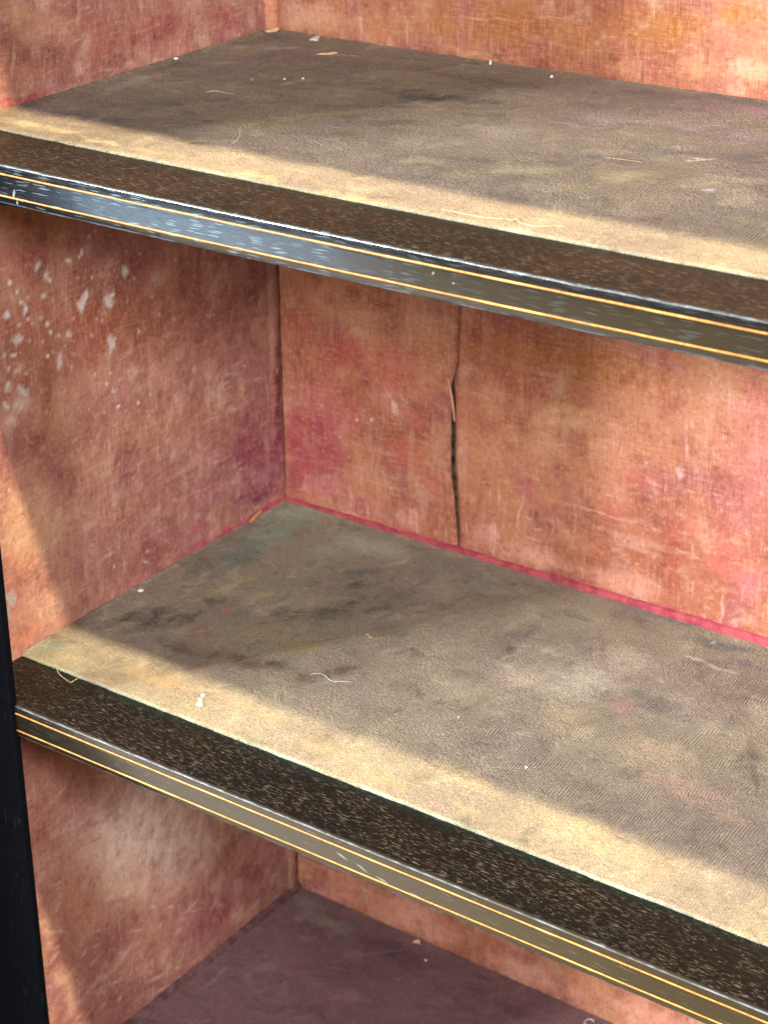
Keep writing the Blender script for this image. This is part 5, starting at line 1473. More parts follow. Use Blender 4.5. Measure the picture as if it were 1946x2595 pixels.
.1644 .0080 .01337 .00306 -.00007 -.00116 222 170 142 0.25 0.1
.2702 .0340 .01272 -.00101 -.00044 -.00138 222 170 142 0.24 0.1
.2658 .1019 .01181 .00126 -.00011 -.00090 222 170 142 0.12 0.1
.3552 .0575 .01219 -.00092 -.00030 -.00111 222 170 142 0.21 0.1
.3779 .0818 .00287 .00102 .00011 -.00079 226 178 150 0.13 0.1
.2538 .0862 .00374 .00130 .00016 -.00131 214 156 128 0.14 0.1
.2653 .0752 .01163 .00273 -.00000 -.00087 214 156 128 0.16 0.1
.2380 .0953 .00315 -.00005 -.00022 -.00086 226 178 150 0.29 0.1
.2718 .0460 .00690 .00141 -.00004 -.00096 226 178 150 0.31 0.1
.3359 .0378 .01309 .00246 -.00003 -.00069 226 178 150 0.15 0.1
.3255 .0333 .01267 -.00053 -.00035 -.00132 222 170 142 0.29 0.1
.0582 .0662 .00942 .00239 -.00002 -.00097 222 170 142 0.32 0.1
.1783 .1105 .00906 -.00327 -.00047 -.00078 222 170 142 0.15 0.1
.2075 .0727 .01268 .00266 -.00007 -.00150 214 156 128 0.3 0.1
.1226 .0247 .00451 .00073 -.00017 -.00121 222 170 142 0.22 0.1
.2322 .0452 .00559 .00217 .00018 -.00120 222 170 142 0.13 0.1
.3771 .0382 .00772 .00230 .00006 -.00094 222 170 142 0.21 0.1
.1294 .0449 .00329 -.00013 -.00037 -.00109 222 170 142 0.26 0.1
.1557 .0323 .01005 .00118 -.00018 -.00103 214 156 128 0.29 0.1
.3677 .0514 .00575 .00124 -.00001 -.00063 222 170 142 0.14 0.1
.0488 .0009 .01321 .00075 -.00033 -.00117 226 178 150 0.15 0.1
.0303 .0449 .01156 .00162 -.00029 -.00162 222 170 142 0.12 0.1
.3582 .1053 .00830 -.00024 -.00020 -.00091 214 156 128 0.31 0.1
.1491 .0257 .00893 -.00106 -.00029 -.00072 214 156 128 0.13 0.1
.3046 .0965 .00988 .00054 -.00022 -.00133 214 156 128 0.16 0.1
.1410 .0619 .00904 .00059 -.00016 -.00071 226 178 150 0.29 0.1
.1066 .0979 .01081 -.00109 -.00024 -.00059 226 178 150 0.29 0.1
.3644 .1168 .01183 .00018 -.00013 -.00075 226 178 150 0.23 0.1
.0341 .0649 .01393 .00263 -.00010 -.00088 222 170 142 0.17 0.1
.1830 .0313 .00332 .00124 .00013 -.00108 222 170 142 0.26 0.1
.1098 .0948 .00914 .00137 -.00011 -.00086 214 156 128 0.32 0.1
.2298 .0825 .01168 -.00162 -.00041 -.00108 226 178 150 0.3 0.1
.1819 .0095 .00515 .00026 -.00033 -.00136 214 156 128 0.16 0.1
.0111 .1005 .00475 .00105 -.00008 -.00139 222 170 142 0.31 0.1
.0152 .0826 .00399 .00080 -.00008 -.00086 214 156 128 0.15 0.1
.1445 .1017 .00851 -.00070 -.00022 -.00061 214 156 128 0.22 0.1
.3866 .0370 .01090 .00360 .00012 -.00125 222 170 142 0.18 0.1
.1000 .0669 .00873 .00013 -.00031 -.00106 226 178 150 0.27 0.1
.3764 .0272 .00542 .00010 -.00022 -.00115 222 170 142 0.32 0.1
.3759 .0640 .00888 .00251 .00006 -.00103 222 170 142 0.27 0.1
.2175 .0966 .00407 .00053 -.00011 -.00093 214 156 128 0.21 0.1
.0325 .0242 .01054 .00004 -.00036 -.00108 222 170 142 0.15 0.1
.2305 .0489 .00417 -.00017 -.00021 -.00069 222 170 142 0.24 0.1
.3680 .0654 .00429 -.00007 -.00017 -.00081 214 156 128 0.23 0.1
.2429 .1169 .00679 .00187 .00004 -.00062 214 156 128 0.31 0.1
.2620 .0924 .00347 .00149 .00022 -.00099 222 170 142 0.21 0.1
.1046 .0708 .00423 -.00048 -.00060 -.00144 226 178 150 0.15 0.1
.0146 .0485 .00625 -.00083 -.00061 -.00127 226 178 150 0.27 0.1
.2504 .0917 .00520 .00127 .00001 -.00123 214 156 128 0.16 0.1
.2455 .1016 .00897 .00073 -.00009 -.00059 214 156 128 0.14 0.1
.0259 .0450 .00675 .00100 -.00012 -.00073 214 156 128 0.15 0.1
.3247 .0928 .00634 -.00039 -.00038 -.00141 222 170 142 0.24 0.1
.3933 .0593 .00826 .00350 .00015 -.00078 226 178 150 0.24 0.1
.1361 .0064 -.00046 -.00819 -.00079 -.00019 222 170 142 0.19 0.1
.2003 .0273 .00109 -.00904 -.00103 -.00039 214 156 128 0.28 0.1
.0255 .1022 .00022 -.01179 -.00123 -.00034 226 178 150 0.3 0.1
.3944 .0977 .00007 -.00875 -.00087 -.00018 226 178 150 0.21 0.1
.4006 .0635 .00090 -.00981 -.00098 -.00031 214 156 128 0.14 0.1
.2347 .1070 .00056 -.00964 -.00105 -.00029 214 156 128 0.28 0.1
.2136 .1100 .00087 -.00828 -.00100 -.00032 222 170 142 0.24 0.1
.4071 .0633 .00090 -.00844 -.00103 -.00034 226 178 150 0.18 0.1
.3288 .0738 .00119 -.01174 -.00094 -.00031 214 156 128 0.22 0.1
.4145 .0630 .00049 -.00702 -.00057 -.00016 222 170 142 0.18 0.1
.3273 .0332 -.00004 -.00597 -.00112 -.00027 214 156 128 0.25 0.1
.1696 .0257 .00023 -.00658 -.00134 -.00041 214 156 128 0.26 0.1
.1980 .0123 .00094 -.00851 -.00075 -.00028 222 170 142 0.13 0.1
.0781 .0255 .00006 -.00589 -.00118 -.00035 222 170 142 0.32 0.1
.0481 .0179 -.00031 -.00420 -.00158 -.00037 214 156 128 0.28 0.1
.4082 .0371 .00095 -.00684 -.00071 -.00027 222 170 142 0.24 0.1
.4118 .0414 .00049 -.00351 -.00089 -.00033 214 156 128 0.26 0.1
.1605 .0651 .00006 -.00970 -.00139 -.00037 222 170 142 0.22 0.1
.1376 .1062 .00069 -.00584 -.00099 -.00033 226 178 150 0.21 0.1
.2819 .0559 .00021 -.01273 -.00070 -.00018 214 156 128 0.32 0.1
.2444 .0888 .00094 -.00585 -.00112 -.00042 226 178 150 0.24 0.1
.2746 .0843 .00023 -.01315 -.00086 -.00022 226 178 150 0.24 0.1
.2358 .0640 .00047 -.00911 -.00133 -.00039 222 170 142 0.12 0.1
.0313 .0221 .00019 -.00692 -.00072 -.00023 222 170 142 0.31 0.1
.0568 .0678 .00042 -.01366 -.00097 -.00029 226 178 150 0.22 0.1
.4052 .0597 .00179 -.01102 -.00091 -.00035 222 170 142 0.25 0.1
.1169 .0805 -.00055 -.00877 -.00073 -.00015 222 170 142 0.15 0.1
.3250 .0744 .00064 -.00566 -.00059 -.00020 214 156 128 0.17 0.1
.0937 .0637 .00053 -.01074 -.00085 -.00026 222 170 142 0.19 0.1
.4133 .0809 .00147 -.00776 -.00062 -.00025 222 170 142 0.27 0.1
.4150 .0374 -.00019 -.00470 -.00054 -.00010 214 156 128 0.21 0.1
.0753 .0416 -.00037 -.01436 -.00122 -.00032 226 178 150 0.26 0.1
.0984 .0340 -.00109 -.00865 -.00112 -.00019 222 170 142 0.14 0.1
.1093 .0499 -.00002 -.00651 -.00066 -.00018 226 178 150 0.21 0.1
.3517 .0239 .00120 -.00773 -.00109 -.00044 222 170 142 0.2 0.1
.3313 .0924 .00053 -.00726 -.00059 -.00017 226 178 150 0.29 0.1
.1077 .0824 -.00033 -.01185 -.00090 -.00021 214 156 128 0.17 0.1
.1862 .0971 .00104 -.00924 -.00095 -.00032 214 156 128 0.23 0.1
.2341 .0846 .00155 -.01014 -.00096 -.00036 226 178 150 0.31 0.1
.2190 .0410 .00064 -.00518 -.00110 -.00041 222 170 142 0.2 0.1
.3614 .0465 .00059 -.00479 -.00093 -.00033 214 156 128 0.22 0.1
.0862 .0582 -.00098 -.00893 -.00105 -.00019 222 170 142 0.28 0.1
.3288 .1024 .00119 -.00796 -.00111 -.00039 222 170 142 0.16 0.1
.3301 .0966 .00139 -.01055 -.00089 -.00031 226 178 150 0.25 0.1
.2527 .0534 .00154 -.00726 -.00121 -.00053 222 170 142 0.29 0.1
.3336 .0519 .00093 -.00870 -.00072 -.00025 222 170 142 0.13 0.1
.1376 .0496 .00065 -.00521 -.00100 -.00037 222 170 142 0.18 0.1
.3061 .0282 -.00036 -.00697 -.00080 -.00016 226 178 150 0.13 0.1
.2580 .0241 -.00007 -.00406 -.00102 -.00025 226 178 150 0.21 0.1
.2050 .0507 .00071 -.00672 -.00127 -.00045 226 178 150 0.17 0.1
.3434 .0814 .00080 -.00601 -.00111 -.00039 222 170 142 0.14 0.1
.4101 .1210 .00159 -.00910 -.00102 -.00037 214 156 128 0.3 0.1
.0403 .0872 -.00100 -.01369 -.00128 -.00027 222 170 142 0.3 0.1
.3827 .0468 .00116 -.00538 -.00074 -.00033 214 156 128 0.18 0.1
.2903 .1117 .00089 -.00574 -.00059 -.00021 214 156 128 0.24 0.1
.2177 .0829 .00040 -.00429 -.00104 -.00034 222 170 142 0.22 0.1
.3210 .1207 .00345 -.01030 -.00077 -.00039 226 178 150 0.21 0.1
.1015 .0326 .00003 -.01044 -.00141 -.00040 214 156 128 0.17 0.1
.2579 .0997 .00065 -.00387 -.00098 -.00037 222 170 142 0.14 0.1
.0204 .0585 -.00090 -.01187 -.00106 -.00024 222 170 142 0.24 0.1
.2880 .0955 .00041 -.01203 -.00082 -.00021 226 178 150 0.26 0.1
.0893 .0358 .00031 -.00549 -.00100 -.00033 226 178 150 0.17 0.1
.1440 .0966 .00031 -.00525 -.00118 -.00035 226 178 150 0.26 0.1
.1980 .0118 -.00111 -.01314 -.00119 -.00024 226 178 150 0.3 0.1
.3896 .0847 .00118 -.00869 -.00056 -.00019 214 156 128 0.19 0.1
.4040 .0770 .00055 -.01076 -.00052 -.00014 214 156 128 0.29 0.1
.2772 .1107 .00115 -.00955 -.00073 -.00024 214 156 128 0.21 0.1
.1307 .0883 .00098 -.01303 -.00093 -.00029 222 170 142 0.13 0.1
.3218 .0551 .00190 -.01183 -.00114 -.00045 214 156 128 0.26 0.1
.3604 .0607 .00163 -.00905 -.00079 -.00032 222 170 142 0.16 0.1
.1371 .1313 .00331 -.00183 -.00154 -.00193 140 62 46 0.36 0.1
.2200 .0757 .01025 .00096 -.00024 -.00146 150 66 60 0.33 0.1
.2287 .0773 .00375 -.00521 -.00107 -.00085 140 62 46 0.3 0.1
.2390 .0291 .01064 .00399 .00024 -.00195 150 66 60 0.38 0.1
.2450 .0490 .00296 -.00804 -.00200 -.00114 150 66 60 0.38 0.1
.2371 .1467 -.00180 -.00868 -.00261 -.00006 150 66 60 0.26 0.1
.1371 .0371 .00762 -.00328 -.00116 -.00170 140 62 46 0.31 0.1
.1798 .0391 .00537 -.00296 -.00217 -.00291 140 62 46 0.27 0.1
.2949 .1347 .00686 .00435 .00090 -.00177 150 66 60 0.25 0.1
.2973 .0388 .00190 -.00747 -.00153 -.00074 140 62 46 0.31 0.1
.3210 .0670 .00905 -.00614 -.00194 -.00257 150 66 60 0.24 0.1
.3249 .0902 .00954 .00338 .00019 -.00133 140 62 46 0.35 0.1
.2296 .0540 -.00089 -.00465 -.00245 -.00017 150 66 60 0.22 0.1
.0292 .0147 .00801 .00089 -.00072 -.00323 150 66 60 0.27 0.1
.0257 .0568 -.00090 -.01217 -.00288 -.00064 140 62 46 0.35 0.1
.0876 .1171 -.00803 -.00571 -.00111 .00156 140 62 46 0.22 0.1
.3759 .1414 .00483 .00273 .00081 -.00199 140 62 46 0.36 0.1
.2848 .0869 .00489 .01015 .00222 -.00064 150 66 60 0.37 0.1
.1356 .1352 .00599 -.00681 -.00114 -.00093 140 62 46 0.33 0.1
.2752 .0635 .00108 -.00400 -.00178 -.00086 140 62 46 0.29 0.1
.1767 .1306 .00873 -.00357 -.00150 -.00230 150 66 60 0.31 0.1
.1021 .0400 -.00262 -.00401 -.00137 .00051 150 66 60 0.38 0.1
.3594 .0532 .00670 .00046 -.00023 -.00154 150 66 60 0.35 0.1
.4079 .0331 .00561 -.00495 -.00086 -.00105 150 66 60 0.27 0.1
.4055 .0912 .00441 -.00478 -.00163 -.00169 140 62 46 0.21 0.1
.3809 .0357 .00565 .00455 .00053 -.00089 150 66 60 0.29 0.1
.4006 .0786 .00294 -.00861 -.00221 -.00122 150 66 60 0.37 0.1
.3656 .0224 -.00212 -.01219 -.00157 -.00007 140 62 46 0.22 0.1
.0328 .0314 .00910 -.00547 -.00236 -.00272 150 66 60 0.37 0.1
.0196 .0770 .01290 -.00142 -.00115 -.00253 150 66 60 0.25 0.1
.0337 .1420 .01011 -.00117 -.00105 -.00236 150 66 60 0.27 0.1
.1446 .1164 .00468 -.00180 -.00128 -.00197 150 66 60 0.26 0.1
.4161 .0239 .00218 .00532 .00160 -.00045 150 66 60 0.33 0.1
.2403 .0236 -.00992 -.01127 -.00184 .00151 150 66 60 0.15 0.1
.1645 .1284 .01292 .00670 .00093 -.00246 150 66 60 0.23 0.1
.1512 .1399 .00184 .00478 .00282 -.00031 150 66 60 0.28 0.1
.1976 .1060 -.00175 -.00893 -.00159 -.00010 150 66 60 0.26 0.1
.2815 .1449 .00748 .01029 .00134 -.00077 140 62 46 0.29 0.1
.3178 .0880 .00373 -.00267 -.00154 -.00196 150 66 60 0.33 0.1
.2301 .0414 .00991 .00393 .00033 -.00212 140 62 46 0.29 0.1
.2598 .0960 .00747 .00170 -.00001 -.00242 140 62 46 0.18 0.1
.0546 .0120 .00692 .00123 -.00035 -.00251 140 62 46 0.24 0.1
.1636 .1281 .00890 .00773 .00113 -.00121 140 62 46 0.17 0.1
.2737 .1405 .00857 .00430 .00057 -.00165 150 66 60 0.26 0.1
.0149 .0714 .00506 .00300 .00060 -.00121 140 62 46 0.26 0.1
.3324 .0980 .00955 -.00421 -.00107 -.00185 150 66 60 0.18 0.1
.1860 .0137 .00386 .00327 .00132 -.00173 140 62 46 0.3 0.1
.0911 .0599 .00277 -.00735 -.00318 -.00173 150 66 60 0.3 0.1
.0746 .1157 -.00480 -.00955 -.00164 .00031 150 66 60 0.34 0.1
.3598 .1218 .00395 -.00385 -.00159 -.00168 150 66 60 0.28 0.1
.1144 .1137 .00475 -.00051 -.00052 -.00128 140 62 46 0.37 0.1
.0744 .0066 .00971 -.00227 -.00069 -.00126 150 66 60 0.25 0.1
.0903 .0367 -.00436 -.01251 -.00226 .00007 150 66 60 0.2 0.1
.3911 .0352 .00608 -.00352 -.00150 -.00237 150 66 60 0.36 0.1
.1596 .1317 .00172 -.00429 -.00141 -.00075 150 66 60 0.18 0.1
.3096 .1158 .00527 .00700 .00193 -.00124 140 62 46 0.32 0.1
.3033 .0505 .00908 .00618 .00114 -.00231 150 66 60 0.27 0.1
.3914 .1114 .00494 .00146 .00018 -.00187 150 66 60 0.2 0.1
.1709 .0791 .00392 -.00465 -.00134 -.00113 150 66 60 0.23 0.1
.3887 .0998 .00576 .00334 .00068 -.00174 150 66 60 0.29 0.1
.2708 .0811 .00221 -.00736 -.00291 -.00145 150 66 60 0.34 0.1
.4089 .1403 .00502 .00118 .00008 -.00140 140 62 46 0.29 0.1
.3748 .1284 .00526 .00129 .00013 -.00253 140 62 46 0.37 0.1
.1392 .0613 .01126 .00641 .00060 -.00148 150 66 60 0.22 0.1
.0792 .1221 .00872 -.00174 -.00143 -.00279 150 66 60 0.22 0.1
.3954 .1133 .00258 -.00825 -.00197 -.00099 150 66 60 0.18 0.1
.0478 .0472 -.00195 .01112 .00163 .00067 150 66 60 0.17 0.1
.2869 .1368 .00930 -.00232 -.00090 -.00200 150 66 60 0.18 0.1
.3822 .0845 -.00457 -.00731 -.00195 .00107 140 62 46 0.38 0.1
.0263 .1119 .00773 .00153 -.00018 -.00224 140 62 46 0.17 0.1
.0103 .0010 .01985 .00049 -.00128 -.00390 172 74 86 0.56 0.1
.0323 .0015 .01956 .00048 -.00171 -.00532 172 74 86 0.37 0.1
.0538 .0020 .01929 .00047 -.00109 -.00349 172 74 86 0.63 0.1
.0751 .0024 .01901 .00047 -.00136 -.00447 172 74 86 0.53 0.1
.0961 .0029 .01875 .00046 -.00089 -.00299 172 74 86 0.37 0.1
.1168 .0034 .01848 .00046 -.00145 -.00502 172 74 86 0.53 0.1
.1372 .0039 .01823 .00045 -.00153 -.00543 172 74 86 0.5 0.1
.1573 .0043 .01798 .00044 -.00127 -.00465 172 74 86 0.41 0.1
.1771 .0047 .01773 .00044 -.00127 -.00475 172 74 86 0.61 0.1
.1967 .0052 .01749 .00043 -.00128 -.00494 172 74 86 0.4 0.1
.2160 .0056 .01726 .00043 -.00113 -.00450 172 74 86 0.42 0.1
.2351 .0061 .01703 .00042 -.00082 -.00334 172 74 86 0.65 0.1
.2538 .0065 .01680 .00042 -.00121 -.00512 172 74 86 0.35 0.1
.2724 .0069 .01658 .00041 -.00111 -.00481 172 74 86 0.54 0.1
.2907 .0073 .01636 .00040 -.00084 -.00377 172 74 86 0.52 0.1
.3088 .0077 .01615 .00040 -.00066 -.00302 172 74 86 0.42 0.1
.3266 .0081 .01594 .00039 -.00081 -.00384 172 74 86 0.38 0.1
.3442 .0085 .01573 .00039 -.00088 -.00435 172 74 86 0.65 0.1
.3615 .0089 .01553 .00039 -.00098 -.00500 172 74 86 0.47 0.1
.3787 .0093 .01533 .00038 -.00054 -.00286 172 74 86 0.51 0.1
.3956 .0097 .01514 .00038 -.00051 -.00279 172 74 86 0.62 0.1
.4124 .0100 .01495 .00037 -.00068 -.00384 172 74 86 0.48 0.1
''',
 't': '''
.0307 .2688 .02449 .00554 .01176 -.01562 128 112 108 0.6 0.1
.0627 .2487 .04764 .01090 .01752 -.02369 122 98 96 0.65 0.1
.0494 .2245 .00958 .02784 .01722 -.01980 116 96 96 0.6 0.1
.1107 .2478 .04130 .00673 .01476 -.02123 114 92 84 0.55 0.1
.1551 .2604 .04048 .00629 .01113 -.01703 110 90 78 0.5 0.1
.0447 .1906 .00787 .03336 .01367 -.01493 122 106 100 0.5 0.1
.0114 .2159 .00103 .02261 .00725 -.00757 134 120 114 0.5 0.1
.0267 .1641 .00140 .02555 .01038 -.01050 134 120 110 0.45 0.1
.0187 .1225 -.00069 .03497 .00854 -.00809 156 144 132 0.6 0.1
.0247 .0981 -.00056 .03395 .00669 -.00623 148 136 126 0.5 0.1
.0219 .1462 -.00040 .02241 .00431 -.00419 176 164 150 0.45 0.1
.0202 .0814 .00147 .02733 .00833 -.00773 120 108 104 0.6 0.1
.0200 .0478 .01073 .02162 .00806 -.00778 112 96 96 0.6 0.1
.0558 .0515 .03781 .00474 .00844 -.00981 92 78 78 0.75 0.1
.0326 .0429 .01776 .00610 .00597 -.00646 100 82 88 0.6 0.1
.0813 .0488 .02023 .00252 .00542 -.00646 104 88 78 0.5 0.1
.0634 .0474 .00570 .00128 .00212 -.00243 186 176 160 0.5 0.1
.0860 .0394 .00238 .00153 .00213 -.00234 176 166 150 0.4 0.1
.0702 .1001 .02480 .01590 .00751 -.00861 100 86 74 0.6 0.1
.0691 .0795 .01854 .00504 .00575 -.00677 98 84 74 0.5 0.1
.0814 .1415 .02554 .02505 .00615 -.00722 132 120 96 0.5 0.1
.0949 .1026 .01688 .02458 .00598 -.00669 134 118 92 0.5 0.1
.1251 .1022 .02329 .02556 .00710 -.00836 130 114 78 0.5 0.1
.1627 .1006 .02812 .02337 .00797 -.00996 136 120 78 0.55 0.1
.1737 .1329 .02498 .02372 .00670 -.00865 140 126 84 0.5 0.1
.0891 .1747 .03081 .01957 .00610 -.00764 110 96 78 0.5 0.1
.1244 .1688 .02527 .01594 .00434 -.00562 144 128 104 0.4 0.1
.1451 .0433 .01607 .00197 .00551 -.00704 86 72 50 0.75 0.1
.1271 .0474 .02284 .00279 .00442 -.00555 106 90 68 0.5 0.1
.1633 .0643 .02505 .00832 .00561 -.00719 118 100 66 0.55 0.1
.2070 .0978 .02814 .01297 .00542 -.00741 112 90 62 0.5 0.1
.2249 .1395 .02392 .01961 .00555 -.00775 112 86 62 0.55 0.1
.1883 .1615 .02455 .01530 .00458 -.00635 106 92 68 0.5 0.1
.2124 .2031 .03529 .01566 .00763 -.01152 68 60 48 0.8 0.1
.1799 .2035 .02483 .01108 .00468 -.00680 82 72 58 0.7 0.1
.2435 .2088 .01481 .00909 .00492 -.00762 84 72 60 0.6 0.1
.1832 .2196 .02317 .00847 .00333 -.00497 124 110 90 0.4 0.1
.2404 .1872 .01952 .01201 .00366 -.00555 126 106 80 0.4 0.1
.1815 .2544 .02646 .00410 .00532 -.00838 118 96 82 0.5 0.1
.2148 .2533 .02188 .00472 .00636 -.01033 110 88 76 0.55 0.1
.2467 .2586 .02459 .00521 .00605 -.01030 108 90 80 0.5 0.1
.1941 .1783 .01484 .00922 .00327 -.00464 92 82 66 0.5 0.1
.1796 .2907 .01303 .00271 .00206 -.00330 70 58 50 0.6 0.1
.1350 .2785 .01839 .00658 .00148 -.00219 66 50 48 0.6 0.1
.2781 .2638 .03435 .00495 .00797 -.01438 116 98 90 0.5 0.1
.3185 .2813 .03683 .00496 .00748 -.01452 120 98 94 0.5 0.1
.3715 .2730 .03238 .00431 .00767 -.01610 146 112 116 0.6 0.1
.3982 .2759 .00720 .00426 .00675 -.01387 170 120 134 0.6 0.1
.3243 .2128 .04137 .01186 .01035 -.01878 142 122 116 0.5 0.1
.3819 .2227 .03744 .01051 .01117 -.02237 148 122 120 0.5 0.1
.4190 .2209 .01380 .00819 .00894 -.01818 150 120 120 0.5 0.1
.2933 .1571 .02465 .02262 .00895 -.01375 150 138 124 0.5 0.1
.2694 .1187 .02541 .02057 .00792 -.01150 148 136 118 0.4 0.1
.3938 .1714 .03599 .01058 .00440 -.00861 108 98 92 0.55 0.1
.4340 .1787 .02010 .00583 .00486 -.01027 112 100 94 0.5 0.1
.3671 .1385 .02883 .01281 .00371 -.00660 114 104 94 0.5 0.1
.3109 .1043 .02250 .01380 .00360 -.00557 122 110 96 0.45 0.1
.2798 .0796 .03029 .01178 .00731 -.01094 158 148 114 0.5 0.1
.3456 .0983 .03557 .01610 .00849 -.01407 164 152 116 0.5 0.1
.3963 .1132 .02607 .01575 .00876 -.01559 168 156 116 0.55 0.1
.3175 .0704 .02841 .01304 .00684 -.01059 150 138 104 0.4 0.1
.3750 .0746 .03669 .01178 .00602 -.01046 156 142 104 0.4 0.1
.4414 .1249 .01925 .01154 .00802 -.01558 166 154 120 0.5 0.1
.4403 .0845 .02116 .00669 .00526 -.01033 140 126 100 0.5 0.1
.4357 .0627 .01234 .00747 .00623 -.01130 138 116 96 0.5 0.1
.4678 .1108 .01254 .00750 .00898 -.01808 172 158 124 0.4 0.1
.3713 .0426 .01783 .00380 .00332 -.00570 118 104 84 0.5 0.1
.4109 .0382 .01969 .00420 .00304 -.00556 122 108 86 0.4 0.1
.2988 .0432 .01715 .00194 .00282 -.00442 120 106 84 0.4 0.1
.4859 .0743 .01740 .00154 .00318 -.00714 144 130 100 0.4 0.1
.4184 .1639 .00948 .00414 .00170 -.00336 206 200 188 0.65 0.1
.4115 .1576 .00311 .00186 .00131 -.00249 212 206 194 0.7 0.1
.4122 .1646 .00506 .00149 .00084 -.00169 214 208 198 0.5 0.1
.4481 .1118 .00585 .00260 .00154 -.00306 204 198 182 0.6 0.1
.3906 .1831 .00312 .00315 .00143 -.00257 196 188 178 0.4 0.1
.4144 .2182 .00921 .00547 .00270 -.00544 170 150 146 0.3 0.1
.0401 .2568 .00927 .00592 .00511 -.00650 168 160 152 0.5 0.1
.0502 .2648 .00760 .00279 .00331 -.00440 184 176 166 0.5 0.1
.0174 .2439 .00163 .01289 .00455 -.00499 166 156 148 0.4 0.1
.0850 .1536 .01328 .00256 .00218 -.00282 160 150 132 0.45 0.1
.0930 .1772 .00770 .00489 .00304 -.00383 150 140 128 0.4 0.1
.1073 .1834 .00410 .00259 .00448 -.00577 182 176 166 0.5 0.1
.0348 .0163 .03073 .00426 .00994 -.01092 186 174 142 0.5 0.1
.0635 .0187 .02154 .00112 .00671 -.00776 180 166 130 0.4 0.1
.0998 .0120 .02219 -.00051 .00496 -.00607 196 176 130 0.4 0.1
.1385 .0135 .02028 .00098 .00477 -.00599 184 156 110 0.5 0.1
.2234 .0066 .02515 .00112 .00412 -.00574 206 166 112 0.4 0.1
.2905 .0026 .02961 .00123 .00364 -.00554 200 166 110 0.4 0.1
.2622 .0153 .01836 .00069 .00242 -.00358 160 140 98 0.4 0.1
.0715 .0534 .01732 .00779 .00244 -.00274 84 74 60 0.41 0.1
-.0133 .1228 .01424 .00310 .00260 -.00294 84 74 60 0.39 0.1
.2668 .1877 .01308 .00330 .00190 -.00312 84 74 60 0.29 0.1
.1171 .1144 .01708 .00837 .00105 -.00131 84 74 60 0.32 0.1
.0714 .0964 .01734 .01023 .00277 -.00318 84 74 60 0.42 0.1
.1912 .2806 .01888 .00571 .00269 -.00429 158 146 118 0.3 0.1
.0858 .0849 .01766 .00491 .00207 -.00249 84 74 60 0.29 0.1
.1422 .0608 .00820 .00697 .00194 -.00228 158 146 118 0.36 0.1
.1123 .1977 .01233 .01589 .00261 -.00326 158 146 118 0.25 0.1
.2337 .1372 .00710 .00478 .00199 -.00284 158 146 118 0.29 0.1
.1530 .1795 .00876 .01653 .00287 -.00360 158 146 118 0.34 0.1
.2665 .1970 .01791 .00494 .00090 -.00148 158 146 118 0.36 0.1
.1332 .2039 .00493 .00663 .00211 -.00271 158 146 118 0.43 0.1
.2102 .2088 .00659 .01068 .00190 -.00263 158 146 118 0.41 0.1
.2344 .1524 .01473 .00887 .00092 -.00135 84 74 60 0.32 0.1
.0156 .0990 .01626 .00473 .00179 -.00202 158 146 118 0.29 0.1
.2246 .2365 .01306 .01708 .00112 -.00164 84 74 60 0.39 0.1
.0479 .0880 .01468 .00523 .00178 -.00204 158 146 118 0.41 0.1
.1737 .1470 .01329 .00144 .00249 -.00360 84 74 60 0.2 0.1
.0202 .1557 .00944 .00315 .00156 -.00184 158 146 118 0.24 0.1
.2513 .2386 .01794 .00493 .00121 -.00202 158 146 118 0.3 0.1
-.0019 .1934 .01644 .00408 .00190 -.00230 158 146 118 0.25 0.1
.0641 .2236 .01039 .01912 .00230 -.00275 84 74 60 0.26 0.1
.1441 .2198 .00629 .00324 .00263 -.00368 158 146 118 0.41 0.1
.0371 .2117 .00758 .01600 .00135 -.00154 84 74 60 0.4 0.1
.2722 .1531 .01246 .00506 .00205 -.00323 158 146 118 0.34 0.1
.0492 .2327 .00497 .01014 .00228 -.00269 84 74 60 0.44 0.1
.1870 .1276 .01002 .00127 .00225 -.00325 158 146 118 0.27 0.1
.0864 .0496 .01497 .00850 .00179 -.00200 158 146 118 0.23 0.1
.0595 .1280 .00299 .00753 .00308 -.00329 158 146 118 0.44 0.1
.1156 .0638 .01824 .00784 .00181 -.00216 158 146 118 0.27 0.1
.1702 .2839 .01735 .00157 .00113 -.00181 158 146 118 0.28 0.1
-.0077 .1282 .01264 .00144 .00263 -.00306 84 74 60 0.36 0.1
.2629 .1552 .00640 .00997 .00128 -.00181 158 146 118 0.34 0.1
.0972 .0709 .01261 .00664 .00202 -.00235 84 74 60 0.24 0.1
.1029 .0870 .01102 .01063 .00283 -.00323 84 74 60 0.44 0.1
.2201 .1006 .00949 .01367 .00199 -.00256 158 146 118 0.33 0.1
.1530 .1756 .02004 .00532 .00235 -.00330 158 146 118 0.24 0.1
.2040 .1658 .00657 .00063 .00116 -.00178 158 146 118 0.29 0.1
.2003 .1723 .01386 .00117 .00176 -.00270 84 74 60 0.33 0.1
.1851 .2383 .01633 .00278 .00221 -.00344 158 146 118 0.22 0.1
.2666 .2085 .00791 .01057 .00107 -.00161 84 74 60 0.41 0.1
.2340 .1271 .00572 .00412 .00147 -.00207 84 74 60 0.38 0.1
.1196 .0858 .00461 .00953 .00251 -.00276 158 146 118 0.35 0.1
-.0116 .1881 .01000 .01058 .00270 -.00300 84 74 60 0.43 0.1
.1635 .2667 .01079 .02115 .00190 -.00259 84 74 60 0.24 0.1
.1446 .2485 .01532 .00708 .00173 -.00249 84 74 60 0.44 0.1
.2261 .1792 .00931 .00439 .00191 -.00286 158 146 118 0.35 0.1
.1678 .1129 .00728 .01600 .00271 -.00321 84 74 60 0.26 0.1
.2072 .3143 .01380 .00669 .00115 -.00187 158 146 118 0.2 0.1
